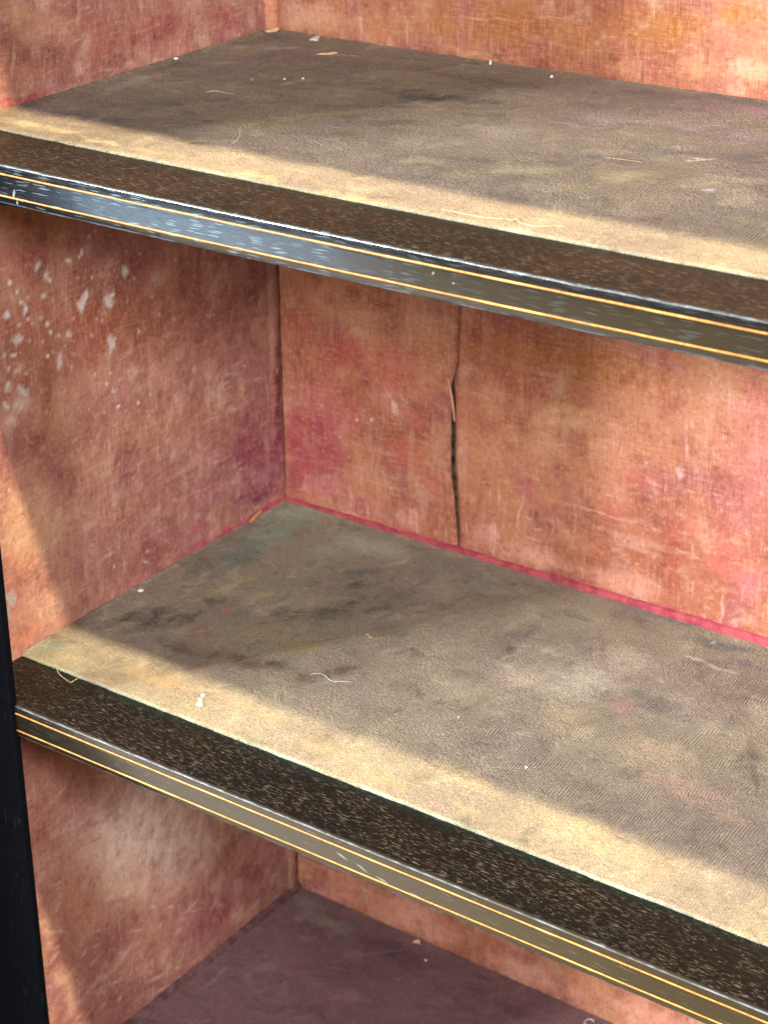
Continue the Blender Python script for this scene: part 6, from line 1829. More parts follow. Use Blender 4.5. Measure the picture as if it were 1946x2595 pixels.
.2001 .2479 .01454 .01343 .00126 -.00186 158 146 118 0.24 0.1
.1485 .2743 .00497 .00692 .00278 -.00384 84 74 60 0.28 0.1
.1311 .1391 .01550 .01205 .00167 -.00209 84 74 60 0.42 0.1
.0245 .1731 .01185 .00312 .00301 -.00366 158 146 118 0.29 0.1
.0366 .2019 .00694 .01216 .00202 -.00231 158 146 118 0.26 0.1
.1840 .2861 .01290 .00925 .00199 -.00302 158 146 118 0.3 0.1
.1050 .0566 .01518 .00301 .00142 -.00172 158 146 118 0.25 0.1
.0734 .0837 .01660 .00217 .00124 -.00151 158 146 118 0.24 0.1
.1621 .0543 .01683 .00429 .00104 -.00133 158 146 118 0.3 0.1
.0574 .0336 .00712 .00155 .00186 -.00209 158 146 118 0.28 0.1
.1261 .0800 .02125 .00516 .00240 -.00302 84 74 60 0.38 0.1
.0877 .0777 .00819 .00972 .00216 -.00237 158 146 118 0.25 0.1
.2243 .2453 .01915 .00809 .00177 -.00282 84 74 60 0.28 0.1
.0247 .1289 .00645 .00798 .00313 -.00339 158 146 118 0.42 0.1
.0491 .1148 .00562 .00589 .00223 -.00246 84 74 60 0.33 0.1
.0386 .1439 .01439 .01336 .00138 -.00157 84 74 60 0.41 0.1
.1224 .2123 .00331 .00834 .00143 -.00176 158 146 118 0.31 0.1
.2000 .2533 .00839 .01974 .00120 -.00167 84 74 60 0.37 0.1
.0387 .0863 .01120 .00942 .00285 -.00307 84 74 60 0.27 0.1
.1935 .1413 .00743 .00527 .00157 -.00214 84 74 60 0.27 0.1
.1446 .2263 .00556 .01168 .00155 -.00200 158 146 118 0.23 0.1
.1188 .0509 .01358 .00204 .00251 -.00311 84 74 60 0.39 0.1
.0473 .1449 .00558 .00867 .00193 -.00214 158 146 118 0.26 0.1
.2125 .1770 .01181 .00499 .00189 -.00281 84 74 60 0.21 0.1
.2187 .2166 .01416 .01471 .00223 -.00325 84 74 60 0.21 0.1
.1136 .1570 .00453 .00612 .00221 -.00266 84 74 60 0.39 0.1
.1163 .1983 .00815 .01044 .00131 -.00164 158 146 118 0.21 0.1
.1726 .0790 .00899 .01196 .00124 -.00148 158 146 118 0.25 0.1
.1245 .1132 .01192 .00562 .00177 -.00222 84 74 60 0.41 0.1
.1257 .1228 .00565 .01246 .00226 -.00259 84 74 60 0.33 0.1
.0937 .2146 .01054 .01710 .00190 -.00233 84 74 60 0.27 0.1
.1292 .1777 .00874 .00631 .00148 -.00193 84 74 60 0.35 0.1
.0482 .0764 .00985 .01854 .00303 -.00311 84 74 60 0.37 0.1
.0414 .2021 .01870 .00942 .00284 -.00350 158 146 118 0.44 0.1
.1740 .1351 .01200 .01391 .00246 -.00314 158 146 118 0.25 0.1
.1607 .1481 .01727 .00740 .00241 -.00327 84 74 60 0.33 0.1
.1459 .2441 .00731 .00370 .00272 -.00390 158 146 118 0.27 0.1
.0745 .0910 .01752 .00395 .00125 -.00150 84 74 60 0.31 0.1
.1539 .1072 .00939 .00743 .00151 -.00188 158 146 118 0.21 0.1
.1210 .0656 .00483 .00480 .00252 -.00287 84 74 60 0.33 0.1
.1870 .1330 .01753 .00414 .00093 -.00132 84 74 60 0.28 0.1
.1427 .2119 .00789 .00906 .00222 -.00293 158 146 118 0.41 0.1
.1681 .2561 .01194 .01880 .00154 -.00213 158 146 118 0.43 0.1
.2074 .3007 .02070 .00556 .00144 -.00238 158 146 118 0.27 0.1
.2103 .1996 .00729 .00290 .00198 -.00300 84 74 60 0.27 0.1
.1435 .0407 .00937 .01606 .00228 -.00250 158 146 118 0.3 0.1
.2887 .1642 .01656 .00528 .00176 -.00291 158 146 118 0.43 0.1
.0515 .2316 .00573 .00330 .00180 -.00228 84 74 60 0.27 0.1
.0130 .1886 .01680 .00225 .00242 -.00301 84 74 60 0.22 0.1
.0120 .1932 .01726 .00465 .00261 -.00318 158 146 118 0.2 0.1
.2177 .2506 .00813 .00954 .00227 -.00337 158 146 118 0.27 0.1
.1062 .0803 .00679 .00419 .00168 -.00197 84 74 60 0.29 0.1
.2032 .1134 .01785 .00388 .00134 -.00192 158 146 118 0.44 0.1
.0769 .2508 .01800 .00657 .00291 -.00393 84 74 60 0.33 0.1
.0937 .2341 .01947 .01046 .00157 -.00209 158 146 118 0.41 0.1
.1555 .2071 .01842 .00338 .00258 -.00378 84 74 60 0.3 0.1
.2357 .1410 .00981 .01402 .00153 -.00208 84 74 60 0.2 0.1
.2241 .1478 .00397 .00562 .00146 -.00197 84 74 60 0.38 0.1
.0723 .0933 .00820 .00711 .00274 -.00307 158 146 118 0.33 0.1
.3898 .1544 .01985 .00581 .00263 -.00505 114 104 92 0.25 0.1
.3696 .1707 .01224 .00934 .00321 -.00565 114 104 92 0.35 0.1
.4012 .0234 .01144 .00102 .00144 -.00263 172 162 138 0.35 0.1
.4309 .1347 .01872 .00139 .00239 -.00506 114 104 92 0.21 0.1
.4674 .0731 .00724 .00166 .00129 -.00269 114 104 92 0.24 0.1
.4547 .1353 .00959 .00156 .00187 -.00406 172 162 138 0.33 0.1
.4156 .2065 .01673 .01327 .00153 -.00298 114 104 92 0.19 0.1
.3926 .1766 .01474 .01234 .00292 -.00532 172 162 138 0.29 0.1
.4409 .1128 .01894 .00116 .00198 -.00423 172 162 138 0.26 0.1
.2799 .1187 .01439 .00097 .00248 -.00408 172 162 138 0.29 0.1
.4175 .1545 .00723 .00493 .00165 -.00312 114 104 92 0.26 0.1
.3277 .2066 .00747 .00653 .00246 -.00415 172 162 138 0.25 0.1
.3599 .0105 .01544 .00804 .00208 -.00320 114 104 92 0.32 0.1
.3357 .0939 .01602 .01327 .00288 -.00447 172 162 138 0.24 0.1
.4786 .1012 .00904 .00126 .00137 -.00305 114 104 92 0.19 0.1
.4141 .2051 .01663 .00501 .00171 -.00356 172 162 138 0.28 0.1
.3367 .0903 .01667 .01127 .00202 -.00318 172 162 138 0.25 0.1
.3867 .1318 .00983 .00358 .00221 -.00409 172 162 138 0.19 0.1
.3591 .1237 .02051 -.00006 .00299 -.00567 114 104 92 0.19 0.1
.3963 .0309 .00934 .00040 .00122 -.00226 114 104 92 0.25 0.1
.3142 .1910 .02526 .00021 .00285 -.00527 172 162 138 0.26 0.1
.3024 .1611 .00792 .00671 .00246 -.00386 114 104 92 0.16 0.1
.4695 .0972 .01107 .00341 .00170 -.00357 172 162 138 0.31 0.1
.3403 .0973 .01410 .01260 .00218 -.00339 114 104 92 0.23 0.1
.4032 .2231 .00998 .00203 .00180 -.00378 172 162 138 0.17 0.1
.3734 .0994 .01510 .00839 .00289 -.00493 114 104 92 0.3 0.1
.4239 .1277 .01510 .00275 .00234 -.00475 114 104 92 0.2 0.1
.4177 .0970 .01811 .00548 .00169 -.00324 114 104 92 0.26 0.1
.3547 .1916 .00922 .00342 .00250 -.00461 172 162 138 0.29 0.1
.4747 .0709 .01694 .00589 .00169 -.00347 114 104 92 0.16 0.1
.4046 .2094 .01068 .00566 .00179 -.00354 114 104 92 0.21 0.1
.3623 .1493 .01852 .00837 .00317 -.00565 172 162 138 0.29 0.1
.4323 .1026 .00989 .00214 .00229 -.00461 114 104 92 0.22 0.1
.3524 .2229 .01677 .01253 .00356 -.00641 172 162 138 0.29 0.1
.3815 .2195 .00835 .00718 .00191 -.00354 172 162 138 0.21 0.1
.4385 .1387 .02127 .00134 .00134 -.00291 172 162 138 0.33 0.1
.3794 .1664 .01194 .00678 .00210 -.00383 114 104 92 0.28 0.1
.3687 .1799 .01517 .00283 .00267 -.00515 114 104 92 0.28 0.1
.4616 .1127 .01476 .00718 .00212 -.00430 114 104 92 0.18 0.1
.3744 .0690 .00893 .00705 .00233 -.00376 172 162 138 0.27 0.1
''',
 'm': '''
.0253 .2866 .02602 .02618 .01605 -.01930 146 152 130 1 0.1
.0303 .2505 .01228 .04471 .01943 -.01795 136 144 122 0.9 0.1
.0312 .2037 .00603 .04325 .02264 -.01842 108 112 100 0.9 0.1
.1042 .2714 .04609 .00742 .01314 -.02252 156 156 132 0.8 0.1
.0853 .2493 .02943 .01975 .01394 -.01868 146 144 122 0.7 0.1
.0196 .1684 .00167 .02658 .01131 -.00835 98 88 88 0.6 0.1
.1181 .2949 .00869 -.00070 .00098 -.00204 196 196 178 0.5 0.1
.0932 .2270 .00348 .00234 .00364 -.00483 164 168 152 0.4 0.1
.1252 .2304 .01243 .01767 .00576 -.00669 88 84 78 0.55 0.1
.0940 .1917 .00692 .02270 .00828 -.00765 120 120 100 0.5 0.1
.0586 .1591 .00380 .02468 .00753 -.00600 168 156 116 0.7 0.1
.0526 .1292 .00201 .02531 .00750 -.00546 160 146 108 0.55 0.1
.0846 .1594 .00785 .01638 .00704 -.00685 152 142 106 0.5 0.1
.0778 .1252 .00612 .01001 .00784 -.00775 150 108 92 0.8 0.2
.0802 .1327 .00702 .00183 .00387 -.00564 156 114 100 0.5 0.2
.0836 .0924 .00668 .01364 .01169 -.01071 132 98 86 0.6 0.1
.0841 .0768 .00324 .01029 .00791 -.00653 126 92 82 0.5 0.1
.0429 .0893 .00942 .03169 .01251 -.01012 84 68 62 0.8 0.1
.0263 .0781 .00392 .02273 .00854 -.00627 76 62 58 0.8 0.1
.0595 .1004 .00641 .02121 .00823 -.00682 92 76 66 0.6 0.1
.0829 .0681 .03192 .00014 .00432 -.00738 100 76 62 0.6 0.1
.1181 .0764 .02767 .00589 .00619 -.00937 112 88 56 0.7 0.1
.1474 .0809 .02956 .00816 .00750 -.01133 94 72 46 0.8 0.1
.1529 .1154 .02417 .01632 .01031 -.01336 132 112 72 0.6 0.1
.1191 .1163 .01371 .01900 .00914 -.00962 142 124 84 0.55 0.1
.1986 .1080 .01252 .01473 .00806 -.00941 92 74 54 0.75 0.1
.1825 .0822 .01608 .00447 .00452 -.00713 100 78 50 0.6 0.1
.1409 .1636 .01441 .02900 .01413 -.01447 92 84 68 0.7 0.1
.1243 .1524 .00581 .01808 .00588 -.00538 80 72 60 0.6 0.1
.1493 .1859 .00468 .02449 .00492 -.00431 84 78 66 0.6 0.1
.1353 .2108 .00654 .01342 .00485 -.00515 80 76 70 0.6 0.1
.1886 .1712 .01005 .01378 .00773 -.00909 112 100 84 0.5 0.1
.1639 .2475 .01714 .01152 .01085 -.01572 126 106 98 0.55 0.1
.1703 .2085 .01398 .00941 .01217 -.01725 106 98 86 0.5 0.1
.2431 .1841 .00537 .00362 .00360 -.00543 122 98 82 0.5 0.1
.1939 .1470 .01611 .01088 .00532 -.00738 126 108 94 0.5 0.1
.1924 .2667 .05015 .00202 .00682 -.01412 122 118 112 0.45 0.1
.2710 .2188 .00351 .02633 .01318 -.01186 112 92 82 0.65 0.1
.2787 .2003 .00178 .01289 .00431 -.00384 92 76 66 0.6 0.1
.2402 .2305 .01651 .01113 .00741 -.01153 128 112 98 0.4 0.1
.2237 .2194 .02020 .00501 .00777 -.01429 132 118 102 0.4 0.1
.1835 .2432 .04188 .01005 .01399 -.02486 150 138 118 0.5 0.1
.3384 .1877 .02847 .01926 .01861 -.03159 172 162 142 0.65 0.1
.3073 .1666 .02333 .01578 .01614 -.02592 166 152 132 0.55 0.1
.2802 .1337 .02060 .01395 .01325 -.02006 150 134 114 0.5 0.1
.2476 .1262 .01175 .01563 .01161 -.01394 134 118 100 0.5 0.1
.3520 .2268 .02500 .00634 .01036 -.02292 170 154 136 0.5 0.1
.3603 .1385 .03165 .00369 .00865 -.02066 164 148 118 0.5 0.1
.4276 .1842 .03089 .00320 .00955 -.02663 158 144 126 0.5 0.1
.4188 .1380 .03637 .00433 .00760 -.02016 168 146 120 0.5 0.1
.3293 .2345 .00237 .00228 .01723 -.02715 110 96 86 0.6 0.1
.3478 .2088 .00122 .00160 .01048 -.01500 120 104 94 0.5 0.1
.4019 .1876 .01871 .00249 .00458 -.01187 104 96 88 0.7 0.1
.4226 .1808 .01564 .00116 .00300 -.00851 100 94 86 0.6 0.1
.3792 .1722 .01790 .00481 .00715 -.01589 166 132 118 0.5 0.1
.3808 .1945 .01207 .00318 .00385 -.00871 112 104 94 0.5 0.1
.3504 .2966 .05135 .00495 .00344 -.00878 112 106 106 0.75 0.1
.3041 .2986 .02902 .00089 .00360 -.00896 120 112 104 0.6 0.1
.3985 .2812 .03614 .00372 .00309 -.00847 100 96 98 0.75 0.1
.4257 .2690 .01964 .00083 .00273 -.00827 104 98 96 0.6 0.1
.3941 .2552 .01698 -.00025 .00157 -.00471 196 184 168 0.55 0.1
.4128 .2528 .01638 .00079 .00100 -.00291 200 190 176 0.5 0.1
.4168 .3014 .01311 .00127 .00214 -.00615 140 134 128 0.5 0.1
.3902 .2834 .00267 .00180 .00179 -.00349 200 194 184 0.5 0.1
.4533 .1105 .04569 -.00062 .00380 -.01250 164 136 114 0.5 0.1
.4906 .0997 .02638 -.00024 .00235 -.00840 158 132 110 0.4 0.1
.4771 .1646 .00964 .00655 .00952 -.01933 108 92 80 0.7 0.1
.4911 .1425 .00193 .00239 .01064 -.01725 90 76 64 0.6 0.1
.4475 .1977 .01158 .00309 .00419 -.01065 108 100 90 0.5 0.1
.4574 .2182 .01002 .00679 .01019 -.02091 160 146 126 0.5 0.1
.3177 .2745 .00437 .00294 .00671 -.01183 130 112 96 0.4 0.1
.0070 .0129 .00853 .01790 .01228 -.00981 122 120 110 0.7 0.1
.0128 .0207 .01381 .00389 .00563 -.00701 116 126 116 0.6 0.1
.0208 .0500 .00874 .01837 .01026 -.00859 140 122 108 0.5 0.1
.0423 .0175 .02188 .00369 .00433 -.00598 150 138 112 0.5 0.1
.0869 .0249 .02648 .00177 .00751 -.01195 150 130 94 0.5 0.1
.1159 .0298 .02670 .00050 .00744 -.01290 162 132 98 0.5 0.1
.1368 .0150 .01909 -.00039 .00417 -.00773 140 122 88 0.5 0.1
.1223 .0564 .01515 .00424 .00559 -.00806 172 142 116 0.3 0.1
.1471 .0364 .02039 .00131 .00627 -.01087 176 142 114 0.35 0.1
.1851 .0336 .03263 .00058 .00609 -.01165 168 142 106 0.4 0.1
.2476 .0218 .04206 -.00102 .00508 -.01119 166 144 106 0.35 0.1
.2313 .0041 .02154 -.00131 .00204 -.00458 140 122 86 0.5 0.1
.3034 .0148 .02716 -.00184 .00176 -.00451 150 130 90 0.5 0.1
.3387 .0451 .04607 -.00164 .00528 -.01389 168 148 112 0.3 0.1
.4449 .0338 .07264 -.00596 .00489 -.01741 170 150 112 0.3 0.1
.3606 .0171 .01939 -.00137 .00122 -.00353 166 140 96 0.4 0.1
-.0392 .1989 .00761 .01595 .00386 -.00358 168 158 128 0.37 0.1
.2325 .1737 .00214 .01227 .00216 -.00191 168 158 128 0.25 0.1
.2021 .1121 .00484 .00890 .00173 -.00180 80 72 60 0.4 0.1
.1514 .0853 .00381 .00832 .00218 -.00205 80 72 60 0.41 0.1
.2246 .1411 .00334 .00457 .00205 -.00243 168 158 128 0.32 0.1
.0848 .0989 .00242 .00657 .00273 -.00238 168 158 128 0.33 0.1
.2415 .1460 .00170 .00888 .00289 -.00253 168 158 128 0.3 0.1
.1525 .2444 .00571 .01903 .00335 -.00336 80 72 60 0.3 0.1
.0045 .1956 .00291 .02123 .00166 -.00132 80 72 60 0.25 0.1
.0172 .0988 .01314 .00767 .00247 -.00285 168 158 128 0.2 0.1
.1169 .0615 .00215 .00888 .00223 -.00176 80 72 60 0.34 0.1
-.0327 .1416 .00058 .00904 .00387 -.00274 168 158 128 0.45 0.1
.1603 .1651 .00109 .00738 .00286 -.00238 80 72 60 0.25 0.1
.2174 .1493 .00688 .01613 .00212 -.00218 80 72 60 0.23 0.1
.1419 .0725 .00076 .00806 .00149 -.00106 80 72 60 0.29 0.1
.1409 .3025 .01735 .00446 .00272 -.00471 80 72 60 0.26 0.1
.1303 .0730 -.00018 .01686 .00188 -.00119 80 72 60 0.29 0.1
.1916 .1536 .00511 .00999 .00216 -.00230 168 158 128 0.33 0.1
.1386 .2665 .00296 .02179 .00329 -.00296 168 158 128 0.44 0.1
.1359 .2737 .00818 .00217 .00106 -.00179 80 72 60 0.3 0.1
.1363 .2888 .01659 .00399 .00235 -.00404 80 72 60 0.37 0.1
.1433 .1248 .00158 .01406 .00217 -.00167 80 72 60 0.35 0.1
.0672 .1374 .00578 .00705 .00200 -.00211 80 72 60 0.45 0.1
.2393 .1670 .00273 .00959 .00299 -.00290 168 158 128 0.23 0.1
.1341 .1267 .01251 .00394 .00138 -.00206 80 72 60 0.31 0.1
.1038 .1558 .00776 .01613 .00240 -.00236 168 158 128 0.35 0.1
.0006 .1134 .01329 .00673 .00129 -.00153 168 158 128 0.3 0.1
.1923 .2579 .00573 .01203 .00301 -.00345 80 72 60 0.42 0.1
.1326 .2190 .00452 .01217 .00214 -.00215 80 72 60 0.36 0.1
.1953 .2042 .00526 .00604 .00176 -.00224 80 72 60 0.23 0.1
-.0122 .1325 .00582 .00221 .00227 -.00283 80 72 60 0.33 0.1
.1946 .1447 .01124 .01034 .00179 -.00229 168 158 128 0.23 0.1
.1716 .2409 .00328 .02024 .00188 -.00171 80 72 60 0.41 0.1
.0699 .2526 .00884 .00480 .00117 -.00161 80 72 60 0.25 0.1
.0403 .1497 .00739 .00746 .00263 -.00287 80 72 60 0.31 0.1
.0813 .0334 .00484 .00354 .00190 -.00210 168 158 128 0.45 0.1
-.0642 .1844 .00977 .00543 .00346 -.00400 80 72 60 0.28 0.1
.0978 .1388 .00034 .01003 .00219 -.00156 168 158 128 0.36 0.1
.0613 .0299 .00226 .01281 .00145 -.00103 80 72 60 0.32 0.1
.1862 .2094 .00965 .01457 .00243 -.00288 80 72 60 0.25 0.1
.1127 .0728 .00404 .01128 .00251 -.00215 80 72 60 0.39 0.1
.2334 .1641 .00367 .00724 .00116 -.00128 168 158 128 0.28 0.1
.0876 .0624 .00108 .01758 .00336 -.00226 80 72 60 0.43 0.1
.0424 .1987 .00229 .00635 .00259 -.00240 80 72 60 0.41 0.1
.1195 .2939 .00261 .01295 .00176 -.00170 80 72 60 0.27 0.1
.1260 .2203 .00493 .00677 .00213 -.00248 80 72 60 0.26 0.1
.1107 .2436 .01033 .00764 .00149 -.00200 168 158 128 0.3 0.1
.1255 .1538 .00868 .00567 .00115 -.00150 168 158 128 0.41 0.1
.1126 .1497 .00331 .01862 .00282 -.00232 80 72 60 0.4 0.1
.1909 .2624 .00860 .00715 .00138 -.00198 168 158 128 0.28 0.1
.1648 .1838 .00594 .01059 .00289 -.00316 80 72 60 0.33 0.1
.1763 .2263 .00273 .01527 .00303 -.00276 80 72 60 0.22 0.1
.1673 .1932 .00919 .01335 .00291 -.00337 80 72 60 0.45 0.1
.2060 .1714 .00422 .00328 .00215 -.00297 80 72 60 0.29 0.1
.1086 .1500 .00535 .01367 .00248 -.00233 80 72 60 0.23 0.1
.0924 .2031 .00129 .00945 .00227 -.00189 168 158 128 0.3 0.1
.0679 .2451 .00609 .01057 .00179 -.00193 80 72 60 0.24 0.1
.0234 .1001 .00592 .01529 .00255 -.00216 168 158 128 0.22 0.1
.0301 .1627 .00336 .00644 .00360 -.00345 168 158 128 0.31 0.1
.1130 .0586 .00211 .01321 .00231 -.00171 80 72 60 0.26 0.1
.2417 .1854 .01155 .00994 .00111 -.00157 168 158 128 0.39 0.1
.0391 .1312 .00095 .01143 .00323 -.00235 168 158 128 0.37 0.1
.0559 .1292 .00808 .01369 .00295 -.00286 80 72 60 0.37 0.1
.1277 .1052 .00463 .01131 .00242 -.00222 80 72 60 0.21 0.1
.0524 .0939 .01401 .00474 .00194 -.00257 80 72 60 0.41 0.1
.1375 .2194 .01155 .00433 .00230 -.00356 80 72 60 0.25 0.1
.0940 .0417 .00120 .01243 .00285 -.00194 168 158 128 0.34 0.1
.1537 .1713 .00639 .00288 .00203 -.00300 80 72 60 0.23 0.1
-.0659 .1621 .01128 .00286 .00218 -.00280 168 158 128 0.35 0.1
.0802 .0979 .00113 .01025 .00289 -.00211 80 72 60 0.21 0.1
.0856 .1963 .00267 .00700 .00317 -.00305 168 158 128 0.4 0.1
.1143 .1290 .00666 .00416 .00189 -.00242 80 72 60 0.29 0.1
.0344 .1387 .00519 .00771 .00261 -.00258 80 72 60 0.35 0.1
-.0099 .2163 .00583 .00824 .00189 -.00195 80 72 60 0.27 0.1
.1733 .1851 .00643 .01357 .00223 -.00236 168 158 128 0.28 0.1
.0504 .0554 .00388 .00497 .00319 -.00306 80 72 60 0.36 0.1
.0394 .2205 .00814 .00194 .00177 -.00264 168 158 128 0.23 0.1
.1017 .1676 -.00074 .02244 .00227 -.00155 80 72 60 0.32 0.1
.0266 .0599 .01107 .01051 .00130 -.00131 168 158 128 0.28 0.1
.0717 .1944 .00020 .00959 .00289 -.00213 80 72 60 0.44 0.1
.0686 .0282 .00336 .00503 .00274 -.00250 80 72 60 0.39 0.1
.1230 .1440 .01297 .00413 .00180 -.00269 80 72 60 0.2 0.1
.0357 .0738 .00589 .00817 .00282 -.00267 168 158 128 0.3 0.1
.1102 .1425 .00224 .01018 .00292 -.00246 80 72 60 0.32 0.1
.0320 .1524 .00691 .01318 .00360 -.00342 168 158 128 0.25 0.1
.0060 .2173 .00234 .01558 .00307 -.00252 80 72 60 0.25 0.1
-.0300 .1592 .00504 .00719 .00360 -.00349 80 72 60 0.29 0.1
.0249 .2353 .01155 .00938 .00211 -.00255 168 158 128 0.27 0.1
.0049 .1690 .00996 .00800 .00273 -.00308 80 72 60 0.23 0.1
.1592 .2066 .00237 .01398 .00219 -.00193 80 72 60 0.3 0.1
.4130 .1427 .00899 -.00049 .00150 -.00476 176 166 146 0.29 0.1
.4513 .2329 .01778 .00049 .00083 -.00265 176 166 146 0.34 0.1
.3418 .1068 .01091 .00334 .00122 -.00240 176 166 146 0.32 0.1
.3316 .1809 .01638 .00716 .00158 -.00297 104 96 86 0.34 0.1
.3114 .1661 .01134 -.00121 .00088 -.00246 176 166 146 0.2 0.1
.3313 .0931 .01677 .00420 .00147 -.00293 104 96 86 0.19 0.1
.3785 .1561 .01362 -.00108 .00099 -.00304 104 96 86 0.34 0.1
.4436 .1359 .00821 .00286 .00111 -.00256 104 96 86 0.34 0.1
.4824 .1328 .00640 .00272 .00134 -.00313 104 96 86 0.33 0.1
.2908 .1761 .00902 .00199 .00263 -.00527 176 166 146 0.28 0.1
.3014 .0912 .01114 .00087 .00180 -.00395 104 96 86 0.2 0.1
.2796 .1313 .01661 .00545 .00176 -.00315 104 96 86 0.22 0.1
.2550 .1640 .01180 .00278 .00177 -.00331 104 96 86 0.25 0.1
.4248 .1839 .01122 .00366 .00107 -.00248 176 166 146 0.32 0.1
.3506 .1753 .01691 .00323 .00150 -.00338 104 96 86 0.22 0.1
.2490 .1288 .01348 .00178 .00182 -.00357 104 96 86 0.29 0.1
.3264 .0861 .01840 -.00048 .00097 -.00248 104 96 86 0.2 0.1
.2654 .1331 .02027 -.00271 .00185 -.00492 176 166 146 0.16 0.1
.3042 .2065 .01392 -.00106 .00182 -.00486 176 166 146 0.35 0.1
.4303 .1253 .00625 .00248 .00210 -.00452 104 96 86 0.17 0.1
.4262 .2067 .00691 -.00024 .00089 -.00289 176 166 146 0.16 0.1
.3973 .1092 .01498 .00088 .00155 -.00416 104 96 86 0.3 0.1
.3759 .2357 .01270 .00352 .00247 -.00563 104 96 86 0.27 0.1
.3025 .0985 .01186 .00427 .00222 -.00395 104 96 86 0.3 0.1
.4563 .1337 .00925 -.00097 .00065 -.00246 104 96 86 0.24 0.1
.3396 .1529 .01124 -.00044 .00118 -.00320 176 166 146 0.31 0.1
.2803 .2066 .01665 .00251 .00208 -.00437 176 166 146 0.34 0.1
.3259 .1944 .01099 .00201 .00194 -.00425 104 96 86 0.34 0.1
.3964 .1746 .01384 .00151 .00158 -.00410 176 166 146 0.25 0.1
.3857 .1205 .01696 -.00118 .00095 -.00290 104 96 86 0.16 0.1
.3565 .1678 .00819 .00289 .00145 -.00294 176 166 146 0.26 0.1
.3449 .2314 .00931 .00106 .00234 -.00567 104 96 86 0.26 0.1
.3263 .1301 .01490 .00230 .00095 -.00207 176 166 146 0.25 0.1
.2779 .1005 .01067 .00084 .00186 -.00395 104 96 86 0.25 0.1
.4483 .1778 .00664 .00129 .00143 -.00382 104 96 86 0.26 0.1
.2878 .2186 .00993 -.00109 .00099 -.00267 104 96 86 0.27 0.1
.3181 .1211 .00674 .00197 .00224 -.00432 176 166 146 0.35 0.1
.2595 .1696 .01925 .00110 .00230 -.00498 104 96 86 0.18 0.1
.3622 .1326 .01954 -.00227 .00149 -.00463 104 96 86 0.29 0.1
.4235 .1106 .00886 .00297 .00103 -.00227 104 96 86 0.31 0.1
''',
 'b': '''
.0587 .2730 .02634 .00240 .00542 -.01230 120 114 94 0.85 0.1
.0266 .2821 .02243 .00197 .00676 -.01481 122 110 104 0.7 0.1
.0266 .2623 .00354 .01819 .00709 -.00458 128 112 112 0.5 0.1
.0506 .2442 .00975 .00680 .00305 -.00398 134 118 116 0.5 0.1
.0449 .1879 .01025 .02213 .00737 -.00583 134 118 116 0.5 0.1
.0226 .1364 .00093 .02680 .00977 -.00433 108 86 92 0.6 0.1
.0200 .1633 -.00012 .02790 .00297 -.00126 140 124 128 0.5 0.1
.1230 .2720 .05253 .00012 .00577 -.01648 84 56 64 0.7 0.1
.1084 .2323 .02858 .01995 .01062 -.01448 92 64 70 0.5 0.1
.1787 .2597 .04974 .00255 .00448 -.01280 104 74 70 0.5 0.1
.1071 .1954 .03752 .02620 .00837 -.01113 116 84 82 0.4 0.1
.2412 .2681 .04060 .00015 .00304 -.01055 96 66 70 0.5 0.1
.1637 .2209 .03629 .01322 .00378 -.00699 112 84 76 0.5 0.1
.1409 .2084 .02804 .00709 .00080 -.00162 138 110 104 0.23 0.1
.2547 .2653 .01120 .01095 .00138 -.00188 78 52 58 0.38 0.1
.2124 .2377 .02493 .00956 .00114 -.00221 138 110 104 0.27 0.1
.0988 .2155 .02212 .01216 .00142 -.00209 78 52 58 0.31 0.1
.1965 .2789 .01651 .01055 .00165 -.00261 138 110 104 0.35 0.1
.0392 .2011 .01238 .00404 .00144 -.00238 78 52 58 0.32 0.1
.1869 .2230 .02009 .01783 .00143 -.00187 138 110 104 0.31 0.1
.0874 .1892 .01225 .00517 .00141 -.00223 78 52 58 0.25 0.1
.0792 .1673 .01362 .00693 .00215 -.00311 138 110 104 0.38 0.1
.1437 .2400 .01661 .00422 .00082 -.00168 78 52 58 0.24 0.1
.0753 .1454 .02165 .00631 .00147 -.00255 138 110 104 0.35 0.1
.0766 .2156 .01820 .01621 .00222 -.00263 78 52 58 0.25 0.1
.1165 .2683 .01975 .01948 .00219 -.00266 138 110 104 0.32 0.1
.1354 .2782 .01696 .01091 .00211 -.00313 78 52 58 0.35 0.1
.1093 .1624 .01558 .01823 .00204 -.00211 138 110 104 0.27 0.1
.0322 .1676 .01168 .00931 .00155 -.00179 78 52 58 0.23 0.1
.0935 .2034 .01434 .00375 .00142 -.00267 138 110 104 0.34 0.1
.2119 .3293 .02438 .00616 .00096 -.00220 78 52 58 0.3 0.1
.1965 .2464 .01328 .00471 .00088 -.00173 138 110 104 0.36 0.1
.0989 .2600 .01143 .00496 .00197 -.00325 78 52 58 0.27 0.1
.1891 .2378 .01155 .00278 .00140 -.00307 138 110 104 0.37 0.1
.2134 .2940 .02203 .00796 .00090 -.00183 78 52 58 0.33 0.1
.0942 .2539 .01541 .00417 .00130 -.00246 138 110 104 0.29 0.1
.1973 .3105 .01292 .01057 .00135 -.00197 78 52 58 0.36 0.1
.1012 .2287 .02465 .00750 .00135 -.00248 138 110 104 0.34 0.1
.2021 .2875 .01926 .00433 .00112 -.00258 78 52 58 0.39 0.1
.1511 .2447 .01158 .00588 .00198 -.00322 138 110 104 0.28 0.1
.0680 .1891 .01923 .01619 .00156 -.00184 78 52 58 0.3 0.1
.1109 .2703 .01219 .00515 .00140 -.00237 138 110 104 0.28 0.1
.0239 .1832 .01152 .01024 .00246 -.00273 78 52 58 0.4 0.1
''',
}

